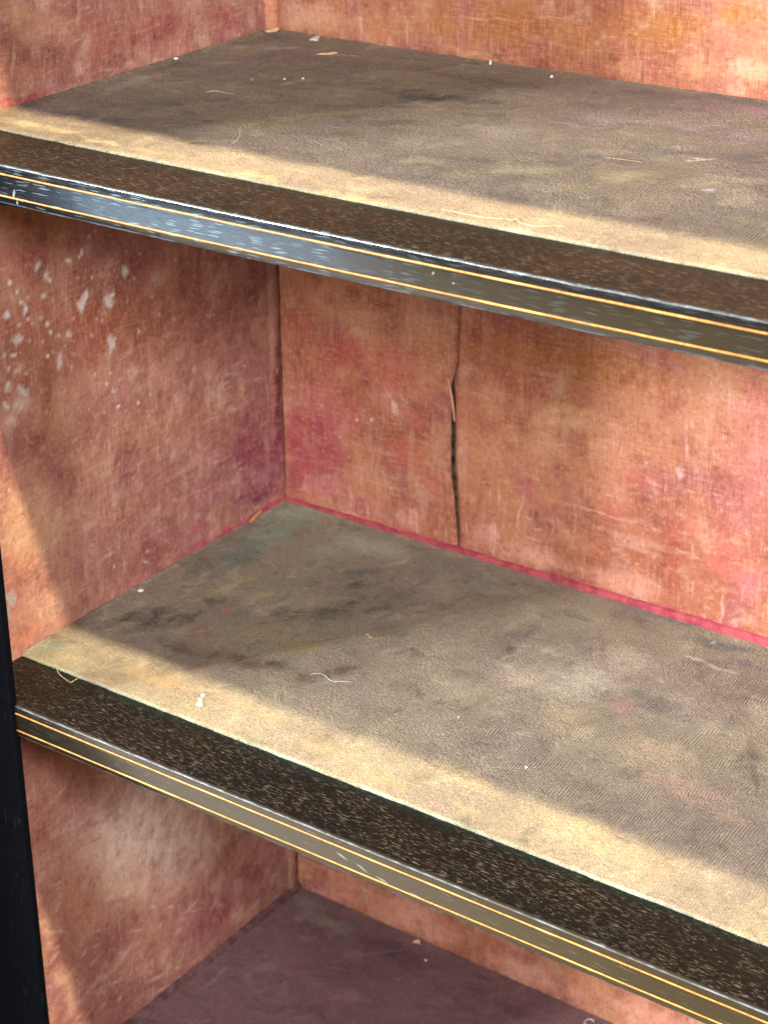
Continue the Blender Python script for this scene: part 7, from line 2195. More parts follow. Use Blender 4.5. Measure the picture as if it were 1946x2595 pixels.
def lattice(n, seed):
    return np.random.RandomState(seed).uniform(0, 2 * math.pi, (n, n))
_L = [lattice(256, k) for k in range(12)]
def perlin(u, v, k=0):
    g = _L[k % 12]
    iu = np.floor(u).astype(int); iv = np.floor(v).astype(int)
    fu = u - iu; fv = v - iv
    su = fu * fu * fu * (fu * (fu * 6 - 15) + 10); sv = fv * fv * fv * (fv * (fv * 6 - 15) + 10)
    def d(a, b):
        t = g[(iu + a) & 255, (iv + b) & 255]
        return np.cos(t) * (fu - a) + np.sin(t) * (fv - b)
    x0 = d(0, 0) * (1 - su) + d(1, 0) * su
    x1 = d(0, 1) * (1 - su) + d(1, 1) * su
    return (x0 * (1 - sv) + x1 * sv) * 1.4
def fbm(u, v, sc_u, sc_v, octv=5, rough=0.6, k=0):
    r = 0; a = 1; t = 0
    for o in range(octv):
        r = r + a * perlin(u * sc_u * 2 ** o + 17.3 * o, v * sc_v * 2 ** o + 9.1 * o, k + o)
        t += a; a *= rough
    return r / t * 1.6
def sstep(x, a, b):
    t = np.clip((x - a) / (b - a), 0, 1)
    return t * t * (3 - 2 * t)
def lin3(rgb):
    return np.array(srgb(*rgb)[:3])
def paint(surf, u, v, base, warp=0.004, strength=1.0, gain=1.3):
    """lay the marks of one face over its base colour (arrays of u, v)"""
    mean = base.reshape(-1, 3).mean(0)
    wu = u + warp * fbm(u, v, 55, 55, 5, 0.65, 1)
    wv = v + warp * fbm(u, v, 55, 55, 5, 0.65, 5)
    brk = np.clip(0.72 + 0.75 * fbm(u, v, 70, 70, 5, 0.72, 3), 0.05, 1.25)
    for line in PAINT[surf].strip().splitlines():
        q = [float(t) for t in line.split()]
        cu, cv, au, av, bu, bv, r, g, b, k, hard = q
        la = math.hypot(au, av); lb = math.hypot(bu, bv)
        mn = 0.0011
        small = min(la, lb) < 0.0035
        if la < mn:
            k *= (la / mn) ** 0.7; au, av = au * mn / la, av * mn / la
        if lb < mn:
            k *= (lb / mn) ** 0.7; bu, bv = bu * mn / lb, bv * mn / lb
        det = au * bv - av * bu
        if abs(det) < 1e-12:
            continue
        ru = abs(au) + abs(bu) + 0.006; rv = abs(av) + abs(bv) + 0.006
        sel = np.where((np.abs(u - cu) < ru) & (np.abs(v - cv) < rv))
        if len(sel[0]) == 0:
            continue
        du = wu[sel] - cu; dv = wv[sel] - cv
        if small:
            du = 0.7 * (u[sel] - cu) + 0.3 * du; dv = 0.7 * (v[sel] - cv) + 0.3 * dv
        p = (du * bv - dv * bu) / det; q2 = (dv * au - du * av) / det
        f = (1 - sstep(np.sqrt(p * p + q2 * q2), hard, 1.0)) * k * strength * np.minimum(1.0, brk[sel])
        f = np.clip(f, 0, 1)[:, None]
        tone = np.clip(mean + gain * (lin3((r, g, b)) - mean), 0.004, 0.85)
        base[sel] = base[sel] * (1 - f) + tone * f
    return base
def lerp(a, b, f):
    return a * (1 - f[..., None]) + b * f[..., None]
def cloth_base(u, v, off):
    big = fbm(u + off, v, 9, 9, 3, 0.6, 2)
    mid_ = fbm(u + off, v + 3, 34, 30, 6, 0.70, 4)
    vb = fbm(u + off, v, 70, 7, 4, 0.7, 6)
    hb = fbm(u + off, v, 8, 64, 4, 0.7, 8)
    if off > 1:      # back
        c = lerp(lin3((186, 122, 86)), lin3((166, 98, 68)), sstep(big, -0.35, 0.4))
    else:            # sides
        c = lerp(lin3((178, 118, 92)), lin3((152, 92, 76)), sstep(big, -0.35, 0.4))
    c = lerp(c, lin3((150, 84, 86)), 0.5 * sstep(fbm(u, v + off, 22, 22, 4, .6, 9), 0.0, 0.7))
    return c, mid_, vb, hb
def cloth_over(c, mid_, vb, hb):
    tan = lin3((210, 164, 132)); dk = lin3((112, 50, 40))
    c = lerp(c, tan, 0.46 * sstep(mid_, 0.08, 0.70))
    c = lerp(c, dk, 0.56 * sstep(-mid_, 0.06, 0.68))
    c = lerp(c, lin3((220, 168, 140)), 0.22 * sstep(vb, 0.22, 0.75))
    c = lerp(c, lin3((220, 168, 140)), 0.24 * sstep(hb, 0.25, 0.8))
    c = lerp(c, dk, 0.22 * sstep(-vb, 0.25, 0.8))
    return c
def velvet_base(kind, u, v):
    o = {'t': 3.1, 'm': 0.0, 'b': 7.7}[kind]
    A, B, Dk, Lt = {'t': ((136, 120, 98), (124, 108, 94), (72, 62, 50), (176, 162, 134)),
                    'm': ((138, 126, 104), (128, 114, 100), (72, 63, 53), (176, 166, 142)),
                    'b': ((108, 78, 78), (114, 86, 82), (72, 50, 54), (146, 118, 108))}[kind]
    return lerp(lin3(A), lin3(B), sstep(fbm(u + o, v, 9, 9, 3, .6, 0), -.4, .4))
def velvet_over(kind, u, v, c):
    o = {'t': 3.1, 'm': 0.0, 'b': 7.7}[kind]
    uu = u + 0.010 * fbm(u + o, v, 30, 30, 3, .6, 7); vv = v + 0.010 * fbm(u + o, v, 30, 30, 3, .6, 8)
    s1 = fbm(uu + o, vv, 26, 50, 6, .68, 3); s2 = fbm(uu, vv + o, 44, 36, 6, .68, 5)
    Dk, Lt = ((72, 62, 50), (186, 174, 146)) if kind != 'b' else ((66, 44, 50), (150, 124, 114))
    c = lerp(c, lin3(Dk), 0.55 * sstep(-s1, 0.05, 0.75))
    c = lerp(c, lin3(Lt), 0.40 * sstep(s2, 0.10, 0.8))
    s3 = fbm(uu, vv + 2 * o, 120, 150, 4, .7, 2)
    c = lerp(c, lin3(Dk), 0.30 * sstep(-s3, 0.1, 0.8))
    c = lerp(c, lin3(Lt), 0.22 * sstep(s3, 0.15, 0.8))
    return c
def wear_and_shade_attr(o, colours):
    a = o.data.color_attributes.new('wear_and_shade', 'FLOAT_COLOR', 'POINT')
    flat = np.ones((len(o.data.vertices), 4), dtype=np.float32)
    flat[:, :3] = np.clip(colours.reshape(-1, 3), 0.004, 0.9)
    a.data.foreach_set('color', flat.ravel())
def np_grid(name, P, mat, parent, flip=False):
    """mesh from an array of points (rows, columns, 3)"""
    nv, nu = P.shape[:2]
    idx = np.arange(nv * nu).reshape(nv, nu)
    f = np.stack([idx[:-1, :-1], idx[:-1, 1:], idx[1:, 1:], idx[1:, :-1]], -1).reshape(-1, 4)
    if flip:
        f = f[:, ::-1]
    me = bpy.data.meshes.new(name)
    me.vertices.add(nv * nu)
    me.vertices.foreach_set('co', P.reshape(-1).astype(np.float32))
    n = len(f)
    me.loops.add(n * 4)
    me.loops.foreach_set('vertex_index', f.reshape(-1).astype(np.int32))
    me.polygons.add(n)
    me.polygons.foreach_set('loop_start', (np.arange(n) * 4).astype(np.int32))
    me.polygons.foreach_set('loop_total', np.full(n, 4, dtype=np.int32))
    me.polygons.foreach_set('use_smooth', np.ones(n, dtype=bool))
    me.update(calc_edges=True)
    me.validate()
    me.materials.append(mat)
    o = bpy.data.objects.new(name, me)
    col.objects.link(o)
    o.parent = parent
    if parent.type == 'EMPTY':
        o.location = -parent.location
    return o
def seq(*spans):
    """join spans (start, end, step) into one rising list"""
    out = []
    for a, b, st_ in spans:
        n = max(1, int(round((b - a) / st_)))
        out += [a + (b - a) * i / n for i in range(n)]
    return np.array(out + [spans[-1][1]])

# ------------------------------------------------------------------ floor under the bookcase (seen only mirrored in the rails)
fv, ff = boxv(-4, 5, -6, 1.2, ZBASE - 0.05, ZBASE)
floor = mesh_obj('floor', fv, ff, M_FLOOR, None, False)
floor['kind'] = 'structure'

# ------------------------------------------------------------------ bookcase
case = bpy.data.objects.new('bookcase', None)
col.objects.link(case)
case.location = BASE
tag(case, 'old black lacquered bookcase lined with faded red cloth, velvet shelves edged with gold lines', 'bookcase')

bevel_box('side_panel', -0.022, -0.0016, -0.047, D + 0.014, ZBASE, ZTOP, M_CASE, case)
bevel_box('side_panel', W + 0.0016, W + 0.022, -0.047, D + 0.014, ZBASE, ZTOP, M_CASE, case)
bevel_box('back_panel', -0.001, W + 0.001, D + 0.0036, D + 0.013, ZBASE, ZTOP, M_DARK, case)
for x0, x1 in ((-0.030, ST), (W - ST, W + 0.030)):
    bevel_box('stile', x0, x1, -0.0545, -0.0476, ZBASE, ZTOP + 0.001, MS, case, 0.0018, 4)

# side linings, gently cockled cloth
def side_lining(x, flip, ys, zs, marks):
    Y, Z = np.meshgrid(ys, zs)
    d = 0.0007 * perlin(Y * 22, Z * 22, 3) + 0.0004 * perlin(Y * 70, Z * 70, 9)
    e = np.clip((Y - 0.286) / 0.014, 0, 1)
    d = d + 0.0013 * np.sin(e * math.pi)
    Pn = np.stack([x + flip * d, Y, Z], -1)
    o = np_grid('side_lining', Pn, MRS, case, flip < 0)
    c, mid_, vb, hb = cloth_base(Y, Z, 0.0)
    if marks:
        c = paint('L', Y, Z, c, 0.008, 1.1, 1.1)
    c = cloth_over(c, mid_, vb, hb)
    if marks:
        keep = c.copy()
        c = paint('L', Y, Z, c, 0.005, 0.75, 1.0)
    wear_and_shade_attr(o, c * np.array([0.96, 1.14, 1.40]))
side_lining(0.0, 1, seq((-0.047, D, 0.0011)), seq((ZBASE + 0.005, -0.43, 0.01), (-0.43, 0.475, 0.0011), (0.475, ZTOP - 0.025, 0.01)), True)
side_lining(W, -1, seq((-0.047, D, 0.01)), seq((ZBASE + 0.005, ZTOP - 0.025, 0.01)), False)

# back lining, split down a board joint
def gap_mid(z):
    # centre line of the split in the middle bay
    pts = [(-0.5, .166), (0.0, .1655), (.014, .1645), (.045, .1618), (.075, .1594), (.1125, .1588), (.1414, .1592), (.154, .1622), (.20, .1634), (.72, .165)]
    for (z0, x0), (z1, x1) in zip(pts, pts[1:]):
        if z <= z1:
            return x0 + (x1 - x0) * (z - z0) / (z1 - z0)
    return pts[-1][1]
def gap_w(z):
    pts = [(-.5, .0), (-.01, .0), (.0, .0002), (.008, .0004), (.02, .0013), (.06, .0019), (.10, .0020), (.13, .0012), (.142, .0002), (.22, .0002), (.24, .0), (.72, .0)]
    for (z0, x0), (z1, x1) in zip(pts, pts[1:]):
        if z <= z1:
            return x0 + (x1 - x0) * (z - z0) / (z1 - z0)
    return .0
def fold(z):
    if z > 0.24 or z < -0.01:
        return 0.0
    return 0.0012 + 0.0016 * min(1, max(0, (z - 0.0) / 0.02))
def back_piece(left):
    zs = seq((ZBASE + 0.005, -0.405, 0.01), (-0.405, -0.27, 0.0013), (-0.27, -0.01, 0.008), (-0.01, 0.24, 0.0012), (0.24, 0.37, 0.008), (0.37, 0.475, 0.0012), (0.475, ZTOP - 0.025, 0.01))
    if left:
        tt = 1 - (1 - np.linspace(0, 1, 150)) ** 1.25
    else:
        tt = np.concatenate([np.linspace(0, 0.008, 12)[:-1], seq((0.008, 0.38, 0.0014), (0.38, 1.0, 0.02))])
    g = np.array([gap_mid(z) for z in zs])[:, None]
    # where the cloth is whole the left piece tucks under the right one
    hw = np.array([gap_w(z) + 0.0003 * nz(z * 300, 5 if left else 8) * (1 if gap_w(z) > .0004 else 0) if gap_w(z) > .0001 else (-0.0010 if left else 0.0) for z in zs])[:, None]
    fo = np.array([fold(z) for z in zs])[:, None]
    Z = np.repeat(zs[:, None], len(tt), 1)
    T = tt[None, :]
    X = 0.0004 + T * (g - hw - 0.0004) if left else g + hw + T * (W - 0.001 - g - hw)
    d = 0.0007 * perlin(X * 20, Z * 20, 4) + 0.0004 * perlin(X * 66, Z * 66, 7)
    edge = g - hw if left else g + hw
    e = np.clip(1 - np.abs(X - edge) / 0.005, 0, 1)
    d = d - fo * e ** 2.2 + np.where(fo > 0, 0.0006, 0.0) * np.clip(1 - np.abs(np.abs(X - g) - 0.006) / 0.006, 0, 1)
    if left:
        d = d - np.where(fo > 0, 0.0, 0.0004) * np.clip(1 - np.abs(X - edge) / 0.0016, 0, 1)
    if left:
        d = d + 0.0028 * e ** 1.5 * np.clip(1 - np.abs(Z - 0.137) / 0.012, 0, 1)
    o = np_grid('back_lining', np.stack([X, D - d, Z], -1), MRB, case)
    c, mid_, vb, hb = cloth_base(X, Z, 5.0)
    c = paint('B', X, Z, c, 0.008, 1.1, 1.1)
    c = cloth_over(c, mid_, vb, hb)
    c = paint('B', X, Z, c, 0.005, 0.75, 1.0)
    wear_and_shade_attr(o, c * np.array([0.84, 0.88, 1.02]))
back_piece(True)
back_piece(False)
# pale torn lip of cloth beside the slit
def lip():
    vs_, fs = [], []
    n = 16
    for i in range(n + 1):
        t = i / n
        z = 0.1425 - t * 0.032
        x = 0.1568 + 0.0062 * t ** 0.8
        wd = 0.0008 * math.sin(math.pi * min(1, t * 0.95 + 0.05)) + 0.0002
        for k in (-1, -0.3, 0.4, 1):
            vs_.append((x + k * wd, D - 0.0012 - 0.0016 * (1 - k * k) - 0.0004 * nz(t * 9, k), z + 0.0002 * k))
    for i in range(n):
        for k in range(3):
            a = i * 4 + k
            fs.append((a, a + 1, a + 5, a + 4))
    o = mesh_obj('torn_lip', vs_, fs, plain('torn_cloth', (182, 124, 98), .85, .1, 500, .2, (198, 146, 114)), case)
    o['label'] = 'pale torn lip of the red cloth beside the dark slit'
lip()

# shelves
def ribbon(name, pts_fn, xs, mat, parent):
    """sweep a profile (list of (y,z)) along x"""
    vs_, fs = [], []
    n = len(pts_fn(xs[0]))
    for x in xs:
        for (yy, zz) in pts_fn(x):
            vs_.append((x, yy, zz))
    for i in range(len(xs) - 1):
        for k in range(n - 1):
            a = i * n + k
            fs.append((a, a + n, a + n + 1, a + 1))
    return mesh_obj(name, vs_, fs, mat, parent)
def lin(a, b, n):
    return [a + (b - a) * i / n for i in range(n + 1)]

LABEL = {'t': 'upper shelf with dusty brown velvet and dark bare front strip',
         'm': 'middle shelf with grey brown velvet and olive tinted front rail',
         'b': 'lowest shelf with plum coloured lining', 'c': None}
fr = random.Random(7)
for kind in 'tmbc':
    xs = lin(0.0006, W - 0.0006, 160)
    def core(x, kind=kind):
        z = zcurve(kind, x)
        return [(FY + 0.003, z - 0.0240), (FY + 0.003, z - 0.0012), (-0.03, z - 0.0006), (0.0, z - 0.0006), (D - 0.0005, z - 0.0006), (D - 0.0005, z - 0.0236), (0.1, z - 0.0236), (FY + 0.003, z - 0.0240)]
    shelf = ribbon('shelf', core, xs, MW[kind], case)
    shelf.location = -case.location
    for pl in shelf.data.polygons:
        pl.use_smooth = False
    if LABEL[kind]:
        shelf['label'] = LABEL[kind]
    # front rail with rounded, chipped arris
    xr = lin(ST - 0.002, W - ST + 0.002, 700 if kind in 'tm' else 60)
    def rail(x, kind=kind):
        z = zcurve(kind, x)
        chip = 0.0002 * max(0, nz(x * 40, 2, ord(kind)) - 0.25) + 0.0001 * max(0, nz(x * 400, 7, ord(kind)) - 0.2)
        cb = 0.0005 * max(0, nz(x * 120, 22, ord(kind)) - 0.2)
        return [(FY + 0.0032, z - 0.0024), (FY + 0.0031, z - 0.0010), (FY + 0.0010, z - 0.00095), (FY + 0.0004 + chip * .5, z - 0.0010 - chip), (FY + 0.0001 + chip, z - 0.0013 - chip), (FY, z - 0.0017),
                (FY - 0.0001, z - 0.010), (FY - 0.0001, z - 0.018), (FY, z - 0.0228), (FY + 0.0004 + cb, z - 0.0240 + cb), (FY + 0.0014, z - 0.0246 + cb), (FY + 0.0032, z - 0.0246)]
    ribbon('front_rail', rail, xr, ML[kind], shelf)
    # two gold lines, slightly uneven
    for gi, (dz, wd) in enumerate(((-0.0064, 0.00068), (-0.0196, 0.00062))):
        def string(x, kind=kind, dz=dz, wd=wd, gi=gi):
            z = zcurve(kind, x) + dz + 0.00012 * nz(x * 30, gi, 4)
            hw = wd * (1 + 0.16 * nz(x * 60, 3, gi) + 0.14 * nz(x * 340, 9, gi))
            drip = 0.0
            if gi == 1 and kind == 'm':
                drip = 0.0009 * max(0, nz(x * 260, 11) - 0.25) * (1 if x > .27 else .3)
            if gi == 1 and kind == 't':
                drip = 0.0004 * max(0, nz(x * 200, 31) - 0.3)
            return [(FY + 0.0002, z + hw), (FY - 0.00035, z + hw * 0.7), (FY - 0.0005, z), (FY - 0.00035, z - hw * 0.7 - drip), (FY + 0.0002, z - hw - drip)]
        ribbon('stringing', string, xr, MG, shelf)
    # little fillets where the rail meets the stile
    for side in (0, 1):
        rx, rz = (0.050, 0.017) if kind == 't' else (0.006, 0.005)
        vs_, fs = [], []
        nn = 14
        for i in range(nn + 1):
            t = i / nn
            xx = ST - 0.001 + rx * t
            zz = rz * (1 - math.sqrt(max(0, 1 - (1 - t) ** 2)))
            if side:
                xx = W - xx
            z0 = zcurve(kind, xx) - 0.0238
            for yy in (FY + 0.0004, FY + 0.0028):
                vs_.append((xx, yy, z0)); vs_.append((xx, yy, z0 - zz - 0.0008))
        for i in range(nn):
            a = i * 4
            fs += [(a, a + 1, a + 5, a + 4), (a + 2, a + 6, a + 7, a + 3), (a + 1, a + 3, a + 7, a + 5)]
        mesh_obj('fillet', vs_, fs, MS, shelf, False)
    if kind == 'c':
        continue
    # velvet lining: thick sheet with a soft front roll
    fx = 0.0012 if kind in 'tm' else 0.0016
    xs_ = seq((0.0008, 0.60 if kind in 'tm' else 0.36, fx), (0.60 if kind in 'tm' else 0.36, W - 0.0008, 0.02))
    prof = [(0.0005, -0.0007), (-0.0002, -0.0002), (0.0, 0.0004), (0.0009, 0.0008), (0.003, 0.0010)]
    ys_ = np.concatenate([[q[0] for q in prof], seq((0.003, D - 0.0012, fx))[1:]])
    X, Y = np.meshgrid(xs_, ys_)
    zc = np.array([zcurve(kind, x) for x in xs_])[None, :]
    e0 = 0.0005 * perlin(X * 60, 0 * X + 1.3, 1) + 0.0003 * perlin(X * 300, 0 * X + 2.7, 2)
    tt = np.clip((Y - 0.003) / (D - 0.004), 0, 1)
    d = 0.0010 + 0.0006 * perlin(X * 30, Y * 30, ord(kind)) * np.clip(tt * 12, 0, 1)
    d = d + 0.0016 * np.clip(1 - X / 0.006, 0, 1) ** 2 + 0.0012 * np.clip((Y - 0.288) / 0.012, 0, 1) ** 2
    for r_, q in enumerate(prof):
        d[r_, :] = q[1]
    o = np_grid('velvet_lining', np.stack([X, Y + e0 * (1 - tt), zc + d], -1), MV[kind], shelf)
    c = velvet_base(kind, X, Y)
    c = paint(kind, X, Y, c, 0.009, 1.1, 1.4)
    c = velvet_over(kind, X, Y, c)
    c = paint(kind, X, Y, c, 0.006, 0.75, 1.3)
    wear_and_shade_attr(o, c * np.array({'t': [0.97, 0.93, 0.93], 'm': [0.98, 0.95, 0.96], 'b': [1.04, 0.90, 1.06]}[kind]))
    if kind in 'tm':
        # frayed fibres along the front edge and nap standing off the velvet
        vs_, fs = [], []
        def fibre(x, y, z, dx, dy, dz, wd):
            a = len(vs_)
            p0 = Vector((x, y, z)); d = Vector((dx, dy, dz))
            s_ = d.cross(Vector((fr.uniform(-1, 1), fr.uniform(-1, 1), fr.uniform(-1, 1))))
            s_ = s_.normalized() * wd if s_.length > 1e-9 else Vector((wd, 0, 0))
            mid_ = p0 + d * 0.55 + Vector((0, 0, abs(dz) * .3 + 0.0001))
            for q, k in ((p0, 1), (mid_, .8), (p0 + d, .25)):
                vs_.append(tuple(q - s_ * k)); vs_.append(tuple(q + s_ * k))
            fs.append((a, a + 1, a + 3, a + 2)); fs.append((a + 2, a + 3, a + 5, a + 4))
        for i in range(3600):
            x = fr.uniform(0.002, 0.62)
            z = zcurve(kind, x)
            ln = abs(fr.gauss(0, 0.0011)) + 0.0003
            ang = fr.uniform(-1.2, 1.2)
            fibre(x, fr.uniform(-0.0003, 0.0010), z + fr.uniform(0.0002, 0.0009), math.sin(ang) * ln, -math.cos(ang) * ln * .7, fr.uniform(-.4, .35) * ln, fr.uniform(0.00005, 0.00011))
        fo = mesh_obj('frayed_edge', vs_, fs, M_FRINGE, shelf, False)
        fo['kind'] = 'stuff'

# unseen dark leaf added at the left to darken the mirrored ends of the rails
def added_door_leaf():
    wd, ang = 0.37, R(118)
    hx, hy = -0.031, -0.056
    ca, sa = math.cos(ang), math.sin(ang)
    def tr(o):
        for vv in o.data.vertices:
            a, b = vv.co.x, vv.co.y
            vv.co.x = hx + a * ca - b * sa
            vv.co.y = hy - a * sa - b * ca
    z0, z1 = ZB - 0.03, ZTOP
    d = bevel_box('added_door', 0.002, wd, -0.010, 0.010, z0, z1, MS, case, 0.0015, 2)
    tr(d)
    for a0, a1 in ((0.05, wd - 0.05),):
        pn = bevel_box('added_door_panel', a0, a1, -0.0125, 0.0125, z0 + 0.06, z1 - 0.06, MS, d, 0.002, 2)
        tr(pn)
added_door_leaf()
# plinth
bevel_box('plinth', -0.02, W + 0.02, -0.046, -0.030, ZBASE, ZB - 0.026, MS, case)

# unfaded cloth strip along the back of the middle shelf and corner cove strips
def back_strip(x):
    z = zcurve('m', x)
    h = 0.0034 + 0.0038 * min(1, x / 0.45) + 0.0010 * nz(x * 50, 3) + 0.0006 * nz(x * 160, 9)
    if abs(x - 0.112) < 0.004:
        h *= 0.55 + 0.45 * abs(x - 0.112) / 0.004
    dip = 0.0005 * nz(x * 40, 21)
    return [(D - 0.0036 + dip, z + 0.0006), (D - 0.0034 + dip, z + h * 0.35), (D - 0.0034, z + h * 0.7), (D - 0.0024, z + h * 0.93), (D - 0.0016, z + h), (D + 0.0006, z + h + 0.0004)]
o = ribbon('lining_strip', back_strip, lin(0.0015, W - 0.002, 420), MM, case)
o.location = -case.location
o['label'] = 'bright magenta strip of unfaded cloth behind the middle shelf'
def side_strip(name, kind, y0, y1, hfun, thick, mat, label):
    vs_, fs = [], []
    ys = lin(y0, y1, 120)
    for y in ys:
        z = zcurve(kind, 0)
        h = hfun(y)
        for (xx, zz) in ((thick + 0.0012, z + 0.0006), (thick, z + h * .4), (thick * .8, z + h * .8), (thick * .45, z + h), (-0.001, z + h + 0.0003)):
            vs_.append((xx + 0.0002 * nz(y * 120, zz * 90), y, zz))
    for i in range(len(ys) - 1):
        for k in range(4):
            a = i * 5 + k
            fs.append((a, a + 1, a + 6, a + 5))
    o = mesh_obj(name, vs_, fs, mat, case)
    o['label'] = label
side_strip('lining_strip', 'm', 0.20, D - 0.001, lambda y: 0.0010 + 0.0055 * (y - .2) / .1 + 0.0008 * nz(y * 90), 0.0016, MM, 'magenta strip of cloth along the side near the middle corner')
side_strip('lining_strip', 'b', 0.0, D - 0.001, lambda y: 0.0055 + 0.0016 * nz(y * 60) + 0.0008 * nz(y * 190), 0.0045, M_PURPLE, 'dark purple ledge of cloth along the side of the lowest shelf')
# rounded corner cover of the upper bay
def cove():
    vs_, fs = [], []
    zz0, zz1 = ZT + 0.003, ZTOP - 0.03
    for j in range(61):
        t = j / 60
        z = zz0 + (zz1 - zz0) * t
        for k in range(9):
            a = k / 8
            s_ = math.sin(a * math.pi) ** 0.8
            x = 0.0004 + a * 0.007
            y = D - 0.0075 + a * 0.007
            n_ = 0.0020 * s_
            vs_.append((x + n_ * .7 + 0.0002 * nz(z * 80, a * 4), y - n_ * .7, z))
    for j in range(60):
        for k in range(8):
            a = j * 9 + k
            fs.append((a, a + 1, a + 10, a + 9))
    o = mesh_obj('corner_strip', vs_, fs, MRB, case)
    wear_and_shade_attr(o, np.tile(lin3((178, 118, 92)), (len(vs_), 1)))
cove()

# ------------------------------------------------------------------ crumbs, fibres and flakes lying about
def crumb(name, loc, size, mat, label, cat='crumb', flat=0.5, rot=0.0, seed=0, group=None, rough=0.35, tilt=(0, 0)):
    bm = bmesh.new()
    bmesh.ops.create_icosphere(bm, subdivisions=3, radius=1)
    for vv in bm.verts:
        n = vv.co.normalized()
        k = 1 + rough * mnoise.noise(n * 1.6 + Vector((seed * 3.1, 0, 0))) + 0.5 * rough * mnoise.noise(n * 4 + Vector((0, seed, 0)))
        vv.co = Vector((n.x * size[0] * k, n.y * size[1] * k, n.z * size[2] * k))
    me = bpy.data.meshes.new(name); bm.to_mesh(me); bm.free()
    me.materials.append(mat)
    me.polygons.foreach_set('use_smooth', [True] * len(me.polygons))
    o = bpy.data.objects.new(name, me); col.objects.link(o)
    o.scale = (0.8, 0.8, 0.8)
    o.location = (loc[0], loc[1], loc[2] + size[2] * 0.6)
    o.rotation_euler = (tilt[0], tilt[1], rot)
    return tag(o, label, cat, group)
def strand(name, pts, rad, mat, label, cat='fibre', base=None):
    """smooth tube through points (scene coordinates)"""
    base = Vector(base or pts[0])
    rad *= 0.7
    P = [Vector(q) for q in pts]
    dense = []
    for i in range(len(P) - 1):
        p0 = P[max(0, i - 1)]; p1 = P[i]; p2 = P[i + 1]; p3 = P[min(len(P) - 1, i + 2)]
        for s_ in range(6):
            t = s_ / 6
            dense.append(0.5 * ((2 * p1) + (p2 - p0) * t + (2 * p0 - 5 * p1 + 4 * p2 - p3) * t * t + (3 * p1 - p0 - 3 * p2 + p3) * t ** 3))
    dense.append(P[-1])
    vs_, fs = [], []
    n = len(dense)
    for i, q in enumerate(dense):
        d = (dense[min(n - 1, i + 1)] - dense[max(0, i - 1)]).normalized()
        a = d.cross(Vector((0, 0, 1)))
        a = a.normalized() if a.length > 1e-6 else Vector((1, 0, 0))
        b = d.cross(a)
        r = rad * (0.45 + 0.55 * math.sin(math.pi * (i + 0.5) / n) ** 0.4)
        for k in range(5):
            th = 2 * math.pi * k / 5
            vs_.append(tuple(q - base + (a * math.cos(th) + b * math.sin(th)) * r))
    for i in range(n - 1):
        for k in range(5):
            fs.append((i * 5 + k, i * 5 + (k + 1) % 5, (i + 1) * 5 + (k + 1) % 5, (i + 1) * 5 + k))
    o = mesh_obj(name, vs_, fs, mat)
    o.location = base
    return tag(o, label, cat)
def flake(name, pts, thick, mat, label, cat='flake'):
    """irregular thin chip given by its outline (scene coordinates, bottom)"""
    base = sum((Vector(q) for q in pts), Vector()) / len(pts)
    if 'upper' in label or 'lowest' in label:
        lo = min(q[2] for q in pts)
        pts = [tuple(base + (Vector(q) - base) * 0.72) for q in pts]
        dz = min(q[2] for q in pts) - lo
        pts = [(q[0], q[1], q[2] - dz) for q in pts]
        base = sum((Vector(q) for q in pts), Vector()) / len(pts)
    n = len(pts)
    vs_ = [tuple(Vector(q) - base) for q in pts] + [tuple((Vector(q) - base) * 0.86 + Vector((0, 0, thick))) for q in pts]
    fs = [tuple(range(n, 2 * n)), tuple(reversed(range(n)))]
    for i in range(n):
        fs.append((i, (i + 1) % n, n + (i + 1) % n, n + i))
    o = mesh_obj(name, vs_, fs, mat, None, False)
    o.location = base
    return tag(o, label, cat)

zm = lambda x, y=0: zcurve('m', x) + 0.0010
zt = lambda x, y=0: zcurve('t', x) + 0.0010
zb = lambda x, y=0: zcurve('b', x) + 0.0010
# middle shelf
crumb('seed', (.0075, .1168, zm(0)), (.0032, .0022, .0009), M_WHITE, 'flat white oval seed on the middle shelf against the red side', 'seed', rot=.9, seed=1, rough=.15)
crumb('crumb', (.0165, .0795, zm(0)), (.0011, .0007, .0005), M_CREAM, 'tiny pale crumb on the middle shelf where shadow meets light', seed=2)
for i, (x, y, sz, lab) in enumerate(((.1418, .0276, .0015, 'farthest of the three white plaster lumps on the lit front of the middle shelf'),
                                   (.1440, .0222, .0017, 'middle one of the three white plaster lumps on the lit front of the middle shelf'),
                                   (.1478, .0174, .0020, 'nearest and largest of the three white plaster lumps on the middle shelf'))):
    crumb('plaster_crumb', (x, y, zm(.14)), (sz * 1.2, sz, sz * .7), M_WHITE, lab, 'crumb', seed=20 + i, rough=.8, group='plaster lumps on the middle shelf')
crumb('crumb', (.1882, .1549, zm(.19)), (.0017, .0011, .0008), M_CRUMB, 'light brown crumb in the middle of the middle shelf', seed=5, rough=.7)
crumb('crumb', (.1845, .1570, zm(.19)), (.0011, .0007, .0006), M_CREAM, 'cream crumb touching the brown one in the middle of the shelf', seed=6, rough=.6)
crumb('crumb', (.3665, .0754, zm(.37)), (.0009, .0014, .0007), M_WHITE, 'white crumb by the lit strip at the right of the middle shelf', seed=7, rot=-.3)
crumb('crumb', (.2981, .1012, zm(.30)), (.0007, .0007, .0005), M_WHITE, 'pinpoint white crumb on the grey velvet right of the curled hair', seed=8)
strand('hair', [(.184, .0905, zm(.18) + .0004), (.189, .0935, zm(.19) + .0012), (.194, .0935, zm(.19) + .0014), (.199, .0915, zm(.2) + .001), (.204, .0915, zm(.2) + .0008), (.209, .0945, zm(.2) + .001), (.214, .0985, zm(.2) + .0004)], .00022, M_WHITE, 'white wavy hair on the middle shelf above the lit strip', 'hair')
